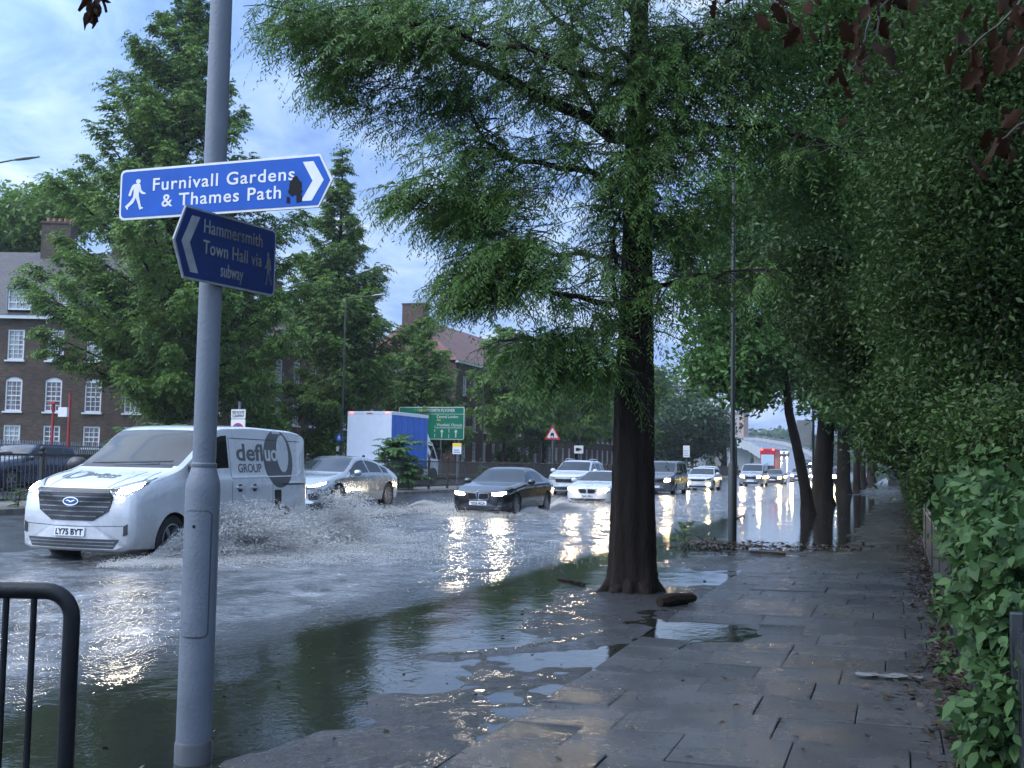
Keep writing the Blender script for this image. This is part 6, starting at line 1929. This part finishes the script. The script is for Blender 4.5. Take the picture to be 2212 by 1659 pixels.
def ivy():
    g = np.random.default_rng(34)
    t = thing('ivy_bush', (.9, 6.5, 0), 'glossy green leafy climber spilling over the railing at the right edge', 'shrub')
    parts = []
    # clumps laid over the railing; px, py, rx, ry, Y, thickness, clumps
    B = [(2150, 1130, 90, 70, 6.6, .45, 200), (2190, 1210, 60, 70, 5.8, .4, 170), (2120, 1180, 45, 60, 7.4, .3, 120), (2085, 1140, 25, 36, 8.8, .2, 40), (2160, 1290, 50, 60, 6.2, .3, 110), (2195, 1380, 45, 80, 5.4, .3, 130), (2160, 1390, 20, 60, 6.2, .15, 34), (2200, 1500, 40, 80, 5.1, .25, 80), (2170, 1600, 50, 60, 5.2, .3, 100), (2140, 1340, 16, 60, 6.8, .12, 26), (2062, 1300, 8, 26, 8.6, .08, 7), (2040, 1290, 8, 50, 10.5, .1, 9), (2062, 1410, 8, 20, 7.9, .08, 4), (2095, 1530, 8, 16, 7.0, .08, 4), (2150, 1060, 90, 50, 7.2, .5, 130)]
    O = np.array([.9, 6.5, 0])
    for cx, cy, rx, ry, Y, th, n in B:
        u = unit(g.normal(size=(n, 3))) * (g.uniform(0, 1, (n, 1)) ** .4)
        c = np.array([tuple(atY(cx + a * rx, cy + b * ry, Y + w_ * th)) for a, b, w_ in u]) - O
        m = 10
        p = c[:, None, :] + g.normal(size=(n, m, 3)) * .065
        d = unit(g.normal(size=(n, m, 3)) * .8 + np.array([-.45, -.35, -.45]))
        nn = unit(g.normal(size=(n, m, 3)) * .55 + np.array([-.5, -.45, .75]))
        L_ = .035 + .075 * g.uniform(0, 1, (n, m)) ** 1.7
        parts.append((p.reshape(-1, 3), d.reshape(-1, 3), nn.reshape(-1, 3), L_.ravel(), (L_ * .62).ravel()))
    P, D, N, L_, W_ = cat(parts)
    # fuller, pointed leaf: six corners, folded on the midrib
    D = unit(D); S = unit(np.cross(D, N)); Nn = np.cross(S, D); L2, W2 = L_[:, None], W_[:, None]
    vs = [P, P + D * L2 * .22 + S * W2 * .42 + Nn * W2 * .12, P + D * L2 * .52 + S * W2 * .46 + Nn * W2 * .14, P + D * L2, P + D * L2 * .52 - S * W2 * .46 + Nn * W2 * .14, P + D * L2 * .22 - S * W2 * .42 + Nn * W2 * .12, P + D * L2 * .5]
    V = np.stack(vs, 1).reshape(-1, 3); b = (np.arange(len(P)) * 7)[:, None]
    F = np.concatenate([b + np.array([q]) for q in ((0, 1, 6), (1, 2, 6), (2, 3, 6), (3, 4, 6), (4, 5, 6), (5, 0, 6))], 1).reshape(-1, 3)
    np_mesh('foliage', V, F, LF_IVY, t)
    st = []
    for cx, cy, rx, ry, Y, th, n in B:
        for k in range(7):
            a = np.array(tuple(atY(cx + g.uniform(-1, 1) * rx, cy + ry * .8, Y + .1))) - O; e = np.array(tuple(atY(cx + g.uniform(-1, 1) * rx, cy - ry * .8, Y))) - O
            st.append(([tuple(p) for p in wobble([a, (a + e) / 2 + g.normal(size=3) * .06, e], g, 3, .2)], .006, .003))
    limb_mesh('stems', st, TWIG, t, 5)


ivy()


def frond_shrub(loc, n, size, label, seed, mat, lift=.7, spreadz=1., name='frond_shrub'):
    g = np.random.default_rng(seed)
    t = thing(name, loc, label, 'shrub')
    P_ = []; st = []
    for i in range(n):
        a = g.uniform(0, 2 * PI); L_ = size * g.uniform(.55, 1.1)
        base = np.array([g.normal() * size * .16, g.normal() * size * .16, g.uniform(.05, 1.) * size * spreadz])
        el = g.uniform(.15, 1.1) * lift
        d = np.array([math.cos(a) * math.cos(el), math.sin(a) * math.cos(el), math.sin(el)])
        s = np.linspace(0, 1, 9); pts = base + d * L_ * s[:, None] + np.array([0, 0, -.42]) * L_ * (s ** 2)[:, None]
        st.append(([tuple(p) for p in pts], .012 * size, .004 * size))
        side = unit(np.cross(d, np.array([0, 0, 1.])))
        m = 13; ss = np.linspace(.16, 1., m)
        c = np.stack([np.interp(ss, s, pts[:, q]) for q in range(3)], 1)
        tg = unit(d + np.array([0, 0, -.84]) * ss[:, None])
        for sg in (-1, 1):
            ld = unit(tg * .45 + sg * side * .85 + np.array([0, 0, -.28]) + .1 * g.normal(size=(m, 3)))
            ll = size * .27 * (1 - .55 * ss) * g.uniform(.85, 1.1, m)
            P_.append((c, ld, unit(np.cross(side * np.ones((m, 3)), tg) + .2 * g.normal(size=(m, 3))), ll, ll * .30))
    limb_mesh('stems', st + [([(0, 0, 0), (.03, 0, size * .5), (0, .02, size * spreadz)], .03 * size, .02 * size)], TWIG, t, 5)
    leaves('fronds', *cat(P_), mat, t)
    return t


p = atX(330, 930, -19.2)
frond_shrub((-19.2, p.y, .4), 120, 1.55, 'large fern like shrub with long bright fronds behind the van roof', 41, LF_AIL, .9, 1.15)
p = G(862, 1068, .4)
frond_shrub((-18.75, 40.3, .4), 110, 1.35, 'dark fronded shrub at the railing in front of the blue truck', 42, LF_AIL, .95, 1.35)
for i, (px, py, X, n, sz, lb) in enumerate([(1052, 1000, -18.9, 26, .8, 'small yellowish shrub poking over the railing behind the black saloon'), (100, 990, -35.4, 60, 1.0, 'low green shrub in front of the brick flats behind the railing'), (40, 1065, -17.95, 14, .4, 'scruffy weed at the foot of the railing at the left edge')]):
    p = atX(px, py, X); frond_shrub((X, p.y, .4), n, sz, lb, 43 + i, LF_AIL, .9, 1.)
for i, (px, py, rx, ry, X, lb) in enumerate([(925, 880, 62, 72, -35., 'dark rounded shrub behind the green road sign'), (560, 930, 60, 60, -36.5, 'dark shrub between the van roof and the brick flats'), (1120, 975, 60, 28, -35.5, 'low bush line at the foot of the trees behind the black railing'), (690, 965, 55, 30, -35., 'low green bush beside the trunk left of the truck')]):
    c = atX(px, py, X)
    broad_tree('shrub', X, c.y, .4, [(0, 0, -.1, .12), (0, 0, .8, .1), (0, 0, 1.6, .05)], [(px, py, rx, ry, c.y, 1.6, 420)], lb, 95 + i, .3, LF_CON if i else LF_BRD, per=14, spread=.35, barkm=BARK_F)
# ================================================================== SPRAY
def drop_mat():
    m, nt, b = new_mat('spray_water'); L = nt.links.new
    b.inputs['Base Color'].default_value = (.80, .79, .76, 1); b.inputs['Roughness'].default_value = .12
    b.inputs['IOR'].default_value = 1.33
    tr = nd(nt, 'ShaderNodeBsdfTransparent'); ms = nd(nt, 'ShaderNodeMixShader'); ms.inputs[0].default_value = .2
    tl = nd(nt, 'ShaderNodeBsdfTranslucent'); tl.inputs['Color'].default_value = (.75, .77, .78, 1); m2 = nd(nt, 'ShaderNodeMixShader'); m2.inputs[0].default_value = .4
    L(b.outputs[0], m2.inputs[1]); L(tl.outputs[0], m2.inputs[2])
    L(m2.outputs[0], ms.inputs[1]); L(tr.outputs[0], ms.inputs[2]); L(ms.outputs[0], nt.nodes['Material Output'].inputs['Surface'])
    return m


DROP = drop_mat()


def droplets(name, P, Vd, size, label, stretch=2.2):
    """tiny pointed drops drawn out along their flight"""
    n = len(P); D = unit(Vd); A = unit(np.cross(D, np.array([.3, .2, .9]))); B = np.cross(D, A)
    s = size[:, None]
    V = np.stack([P + D * s * stretch, P + A * s, P - A * s * .5 + B * s * .87, P - A * s * .5 - B * s * .87, P - D * s * stretch], 1).reshape(-1, 3)
    b = (np.arange(n) * 5)[:, None]
    F = np.concatenate([b + np.array([q]) for q in ((0, 1, 2), (0, 2, 3), (0, 3, 1), (4, 2, 1), (4, 3, 2), (4, 1, 3))], 1).reshape(-1, 3)
    o = np_mesh(name, V, F, DROP, None, smooth=True)
    return tag(o, label, 'spray', kind='stuff')


def wheel_spray(n, x0, y0, length, speed, out, up, g, sgn=1., s0=(.004, .013), spread=.35, z0=.0):
    """drops shed along the wheel's track since it passed: age grows rearwards"""
    n = int(n * 3.1)
    age = g.uniform(0, 1, n) ** .8 * length / speed
    # the sheet tears into threads: drops of a thread share a launch
    m = 240; th = g.integers(0, m, n); loose = g.uniform(size=n) < .4
    lay_m = g.uniform(0, 1, m); lay = np.where(loose, g.uniform(0, 1, n), lay_m[th])
    q = np.where(loose, g.uniform(.7, 1.2, n), g.uniform(.7, 1.2, m)[th] + .02 * g.normal(size=n)); uq = np.where(loose, g.uniform(.15, 1., n), np.clip(g.uniform(.15, 1.0, m)[th] + .015 * g.normal(size=n), .05, 1.1))
    vx = sgn * out * (.25 + .85 * lay) * q; vz = up * uq ** .7 * (1 - .25 * lay)
    vy = np.where(loose, g.normal(size=n), g.normal(size=m)[th] + .05 * g.normal(size=n)) * .7 - .1 * speed
    x = x0 + vx * age + g.normal(size=n) * .02
    z = z0 + vz * age - 4.9 * age ** 2
    y = y0 + speed * age + vy * age * .5
    # finer fingers and clots in the sheet
    k = fbm(y * 2.2, z * 3 + x, 61, 3)
    k2 = fbm(y * 5.5 + 3, z * 7 - x * 2, 67, 3)
    keep = (z > -.01) & (k + .7 * k2 > g.uniform(-.75, .45, n) + .35 * np.clip(z / .9, 0, 1))
    P = np.stack([x, y, z], 1)[keep]; V = np.stack([vx, vy + .35 * speed, vz - 9.8 * age], 1)[keep]
    s = (g.uniform(0, 1, keep.sum()) ** 4 * (s0[1] - s0[0]) + s0[0]) * .84
    return P, V, s


g = np.random.default_rng(101)
A = [wheel_spray(46000, -10.36, 13.7, 3.7, 5.6, 2.6, 4.3, g, 1, (.004, .017)),
     wheel_spray(30000, -10.36, 16.9, 2.7, 4.6, 2.4, 4.6, g, 1, (.004, .017)),
     wheel_spray(20000, -10.4, 13.5, 3.4, 6., 3.4, 2.6, g, 1, (.004, .014)),
     wheel_spray(5000, -12.4, 14.3, 4, 7.5, 2.2, 1.8, g, -1, (.004, .010))]
# low skirt of splash lying on the water
n = 45000
yy = 12.6 + g.beta(1.5, 2.2, n) * 9.5; xx = -10.4 + g.gamma(1.6, .75, n) * np.clip((yy - 12.2) / 4, .15, 1); zz = np.abs(g.normal(size=n)) * .05 * np.exp(-(xx + 10.4) * .5) + .012
A.append((np.stack([xx, yy, zz], 1), g.normal(size=(n, 3)) * .5 + np.array([1.2, .8, .1]), g.uniform(.0018, .0055, n)))
droplets('water_spray', *[np.concatenate([a[i] for a in A]) for i in range(3)], 'curtain of white spray thrown up by the white van')
A = [wheel_spray(14000, -10.6, 31.0, 3.6, 6, 1.6, 2.1, g, 1, (.006, .015)), wheel_spray(16000, -10.6, 34.2, 3.8, 6, 2.2, 2.4, g, 1, (.006, .015)), wheel_spray(5000, -12.5, 31.2, 4, 6, 1.6, 1.5, g, -1, (.006, .015))]
n = 14000
yy = g.uniform(29.5, 40, n); xx = -11.5 + g.normal(size=n) * (.9 + .12 * (yy - 29)); zz = np.abs(g.normal(size=n)) * .06 + .01
A.append((np.stack([xx, yy, zz], 1), g.normal(size=(n, 3)) * .5 + np.array([.5, .8, .1]), g.uniform(.004, .011, n)))
droplets('water_spray', *[np.concatenate([a[i] for a in A]) for i in range(3)], 'foaming bow wave and spray round the black saloon')
A = [wheel_spray(6000, -14.05, 28.0, 3.4, 6, 1.5, 1.6, g, 1, (.005, .013), z0=.18), wheel_spray(6000, -14.05, 31.1, 3.4, 6, 1.5, 1.8, g, 1, (.005, .013), z0=.18)]
n = 9000
yy = g.uniform(22, 36, n); xx = -13.3 + g.normal(size=n) * .55; zz = np.abs(g.normal(size=n)) * .07 + .12
A.append((np.stack([xx, yy, zz], 1), g.normal(size=(n, 3)) * .5 + np.array([.5, .8, .1]), g.uniform(.004, .010, n)))
droplets('water_spray', *[np.concatenate([a[i] for a in A]) for i in range(3)], 'spray round the wheels of the silver coupe')
A = [wheel_spray(6000, -9.85, 41.2, 4, 6, 1.8, 1.9, g, 1, (.007, .018)), wheel_spray(8000, -11.65, 41.2, 5, 6, 2.4, 2.4, g, -1, (.007, .018))]
n = 7000
yy = g.uniform(37, 46, n); xx = -11.3 + g.normal(size=n) * 1.5; zz = np.abs(g.normal(size=n)) * .08 + .01
A.append((np.stack([xx, yy, zz], 1), g.normal(size=(n, 3)) * .5 + np.array([.5, .8, .1]), g.uniform(.006, .014, n)))
droplets('water_spray', *[np.concatenate([a[i] for a in A]) for i in range(3)], 'warm lit spray in front of the low white car')
A = [wheel_spray(5000, -10.35, 59, 4, 5, 1.3, 1.4, g, 1, (.009, .02)), wheel_spray(3000, -12.3, 59, 4, 5, 1.3, 1.4, g, -1, (.009, .02))]
droplets('water_spray', *[np.concatenate([a[i] for a in A]) for i in range(3)], 'low spray at the wheels of the dark people carrier')

# ================================================================== LITTER, BRANCHES, HANGING LEAVES
def litter(name, n, fx_, label, seed, size, mats_, catname='leaves'):
    g = np.random.default_rng(seed); P = fx_(g, n)
    d = unit(g.normal(size=(len(P), 3)) * np.array([1, 1, .22])); nn = unit(g.normal(size=(len(P), 3)) * .4 + np.array([0, 0, 1.]))
    L_ = g.uniform(*size, len(P))
    o = leaves(name, P, d, nn, L_, L_ * g.uniform(.12, .6, len(P)), mats_)
    return tag(o, label, catname, kind='stuff')


def bed(g, n):
    y = np.exp(g.uniform(math.log(4.5), math.log(45), n)); x = .52 - np.abs(g.normal(size=n)) * .20 * (1 + .6 * (fbm(y * .8, y * 0, 3) + .2)) + .1
    base = np.where(y < 17.3, np.maximum(pave_h(x, y), -.06 + .13 * sstep(-.1, .6, x)), ground_h(x, y))
    return np.stack([x, y, base + .012 + np.abs(g.normal(size=n)) * .012], 1)


litter('leaf_litter', 9000, bed, 'brown leaf litter and twigs along the foot of the hedge', 5, (.03, .10), LF_LIT)


def sparse(g, n):
    y = np.exp(g.uniform(math.log(4.6), math.log(40), n)); x = g.uniform(-2.2, .3, n)
    base = np.where(y < 17.3, pave_h(x, y), np.maximum(ground_h(x, y), 0))
    return np.stack([x, y, base + .008], 1)


litter('scattered_leaves', 240, sparse, 'single wet leaves scattered over the paving', 6, (.025, .07), LF_LIT)


def verge_leaves(g, n):
    y = np.exp(g.uniform(math.log(4.6), math.log(20), n)); x = g.uniform(-4.9, -2.2, n)
    return np.stack([x, y, np.maximum(ground_h(x, y), 0) + .008], 1)


litter('floating_leaves', 170, verge_leaves, 'single dark leaves and twigs afloat on the puddles of the verge', 9, (.02, .07), LF_LIT)


def pilef(g, n):
    y = 21.6 + g.normal(size=n) * .32; x = np.where(g.uniform(size=n) < .55, -3.2 + g.normal(size=n) * .45, -1.9 + g.normal(size=n) * .9)
    return np.stack([x, y + .12 * (x + 3), np.abs(g.normal(size=n)) * .05 + .02], 1)


litter('debris_bank', 900, pilef, 'bank of washed up dead leaves and twigs round the dark lamp column', 7, (.05, .16), LF_LIT)
frond_shrub((-4.0, 21.9, -.02), 16, .42, 'small broken leafy branch standing up from the debris', 48, LF_BRD, 1.1, 1.0, name='broken_branch')
g = np.random.default_rng(8)


def stick(name, a, b, r, label, catn, mat=BARK_F):
    a, b = np.array(a), np.array(b); c = (a + b) / 2
    t = MB().tube([tuple(p - c) for p in wobble([a, (a + b) / 2 + np.array([0, .02, .01]), b], g, 4, .06)], [r * k for k in (.8, 1, 1.1, 1, 1, .9, .9, .8, .6)], 8).build(name, mat, smooth=True)
    t.location = tuple(c)
    return tag(t, label, catn)


a, b = G(1425, 1300, .06), G(1500, 1292, .07)
stick('log', tuple(a), tuple(b), .07, 'short dark log lying right of the big trunk', 'log', BARK)
a, b = G(1207, 1250, .01), G(1262, 1262, .012)
stick('branch_piece', tuple(a), tuple(b), .025, 'thin dark branch floating left of the big trunk', 'branch')
a, b = G(1625, 1190, .03), G(1690, 1199, .03)
pl = MB().box((-.32, -.06, -.02), (.32, .06, .03)).build('plank', M('wet_wood', (.05, .04, .032), .4, var=.3, bump=.4), bevel=.006)
pl.location = ((a + b) / 2); pl.rotation_euler = (0, .04, .3); tag(pl, 'dark wet plank lying among the washed up debris', 'plank')
a, b = G(1560, 1128, .0), G(1628, 1112, .02)
stick('branch_piece', tuple(a), tuple(b), .02, 'long thin twig floating beyond the dark lamp column', 'branch')
a, b = G(1640, 1232, .03), G(1780, 1226, .03)
# pale spill on the paving near the hedge, and a white scrap of paper
for (px0, px1, py0, py1, lb, nm) in ((1855, 1985, 1452, 1474, 'pale crumpled scrap of sodden plastic lying across the paving near the hedge', 'plastic_scrap'), (1800, 1822, 1424, 1432, 'small white scrap on the paving', 'paper_scrap')):
    a, b = G(px0, (py0 + py1) / 2, .07), G(px1, (py0 + py1) / 2, .07)
    L_ = (b - a).length; n = 26
    xs = np.linspace(-.5, .5, n) * L_; ys = np.linspace(-.5, .5, 9) * (.20 if nm[0] == 'p' and nm[1] == 'l' else .06)
    XX, YY = np.meshgrid(xs, ys, indexing='ij')
    w_ = .25 + .75 * np.abs(np.sin(XX / L_ * 7 + 1)) * (1 - (2 * XX / L_) ** 2 * .8)
    V = np.stack([XX, YY * w_ + .05 * np.sin(XX * 9), .012 + .012 * np.abs(fbm(XX * 9, YY * 16, 4, 3)) + 0 * XX], -1).reshape(-1, 3)
    o = np_mesh(nm, V, grid_faces(n, 9), M('pale_plastic', (.17, .18, .19), .25, var=.5, vscale=14), smooth=True)
    o.location = (a + b) / 2; o.rotation_euler = (0, 0, -.12); tag(o, lb, 'litter')


def hang(name, tw, L0, label, mat, seed, n_each=3, clump=.05, lobed=True):
    """twig with real leaves hanging close to the camera"""
    g = np.random.default_rng(seed); t = thing(name, tuple(tw[0][0]), label, 'branch')
    O = np.array(tuple(tw[0][0])); lm = []; P = []; D = []; N = []
    for pts in tw:
        q = wobble([np.array(tuple(p)) - O for p in pts], g, 4, .08); lm.append(([tuple(p) for p in q], .004, .0015))
        for p in q[2:]:
            for k in range(n_each):
                P.append(p + g.normal(size=3) * clump); D.append(np.array([g.normal() * .6, g.normal() * .6, -1.]) + 0); N.append(g.normal(size=3))
    P, D, N = np.array(P), unit(np.array(D)), unit(np.array(N)); S = unit(np.cross(D, N)); Nn = np.cross(S, D)
    n = len(P); Ls = (L0 * g.uniform(.6, 1.25, n))[:, None]
    # lobed outline: midrib + 5 points a side
    prof_ = [(0, .02), (.14, .20), (.30, .16), (.42, .36), (.55, .20), (.72, .24), (1., .0)] if lobed else [(0, .02), (.15, .13), (.4, .2), (.65, .16), (1, 0), (1, 0), (1, 0)]
    R_ = [P + D * Ls * a + S * Ls * b + Nn * Ls * b * .35 for a, b in prof_]; L_ = [P + D * Ls * a - S * Ls * b + Nn * Ls * b * .35 for a, b in prof_]; C_ = [P + D * Ls * a - Nn * Ls * a * a * .18 for a, _ in prof_]
    V = np.stack(R_ + C_ + L_, 1).reshape(-1, 3); b = (np.arange(n) * 21)[:, None]; F = []
    for i in range(6): F += [(i, i + 1, 7 + i + 1, 7 + i), (7 + i, 7 + i + 1, 14 + i + 1, 14 + i)]
    F = np.concatenate([b + np.array([q]) for q in F], 1).reshape(-1, 4)
    np_mesh('leaves', V, F, mat, t, smooth=True)
    limb_mesh('twig', lm, TWIG, t, 5)
    return t


Y0 = 2.9
hang('hanging_twig', [[atY(190, -60, 3.4), atY(196, -5, 3.4), atY(200, 18, 3.4)], [atY(210, -60, 3.4), atY(206, -10, 3.4), atY(212, 10, 3.4)]], .085, 'small dark twig of drooping leaves hanging in at the upper left', LF_BRN, 3, 1, .008, False)
hang('hanging_branch', [[atY(1500, -120, 2.6), atY(1640, -30, 2.6), atY(1700, 30, 2.6), atY(1730, 70, 2.6)], [atY(1880, -120, 2.5), atY(1880, 40, 2.5), atY(1850, 130, 2.5), atY(1830, 170, 2.5)], [atY(2000, -100, 2.4), atY(1900, 20, 2.4), atY(1895, 80, 2.4)]], .048, 'brown withered leaves dangling close to the camera at the upper right', LF_BRN, 4, 2, .035)
hang('hanging_branch', [[atY(2260, -60, 2.2), atY(2170, 40, 2.2), atY(2110, 90, 2.2), atY(2080, 120, 2.2)], [atY(2270, 240, 2.2), atY(2200, 270, 2.2), atY(2165, 300, 2.2)], [atY(2250, 60, 2.1), atY(2200, 120, 2.1)]], .05, 'dark drooping leaves close to the camera at the right edge', LF_BRN, 6, 2, .03)

# ================================================================== HAZE
if HAZE > 0:
    m = bpy.data.materials.new('haze_air'); m.use_nodes = True; nt = m.node_tree
    nt.nodes.remove(nt.nodes['Principled BSDF'])
    pv = nt.nodes.new('ShaderNodeVolumePrincipled'); pv.inputs['Color'].default_value = (.86, .92, 1., 1); pv.inputs['Density'].default_value = HAZE
    pv.inputs['Anisotropy'].default_value = .5
    nt.links.new(pv.outputs[0], nt.nodes['Material Output'].inputs['Volume'])
    hz = MB().box((-1900, -400, -1.4), (1900, 3100, 40)).build('haze', m)
    tag(hz, kind='stuff')
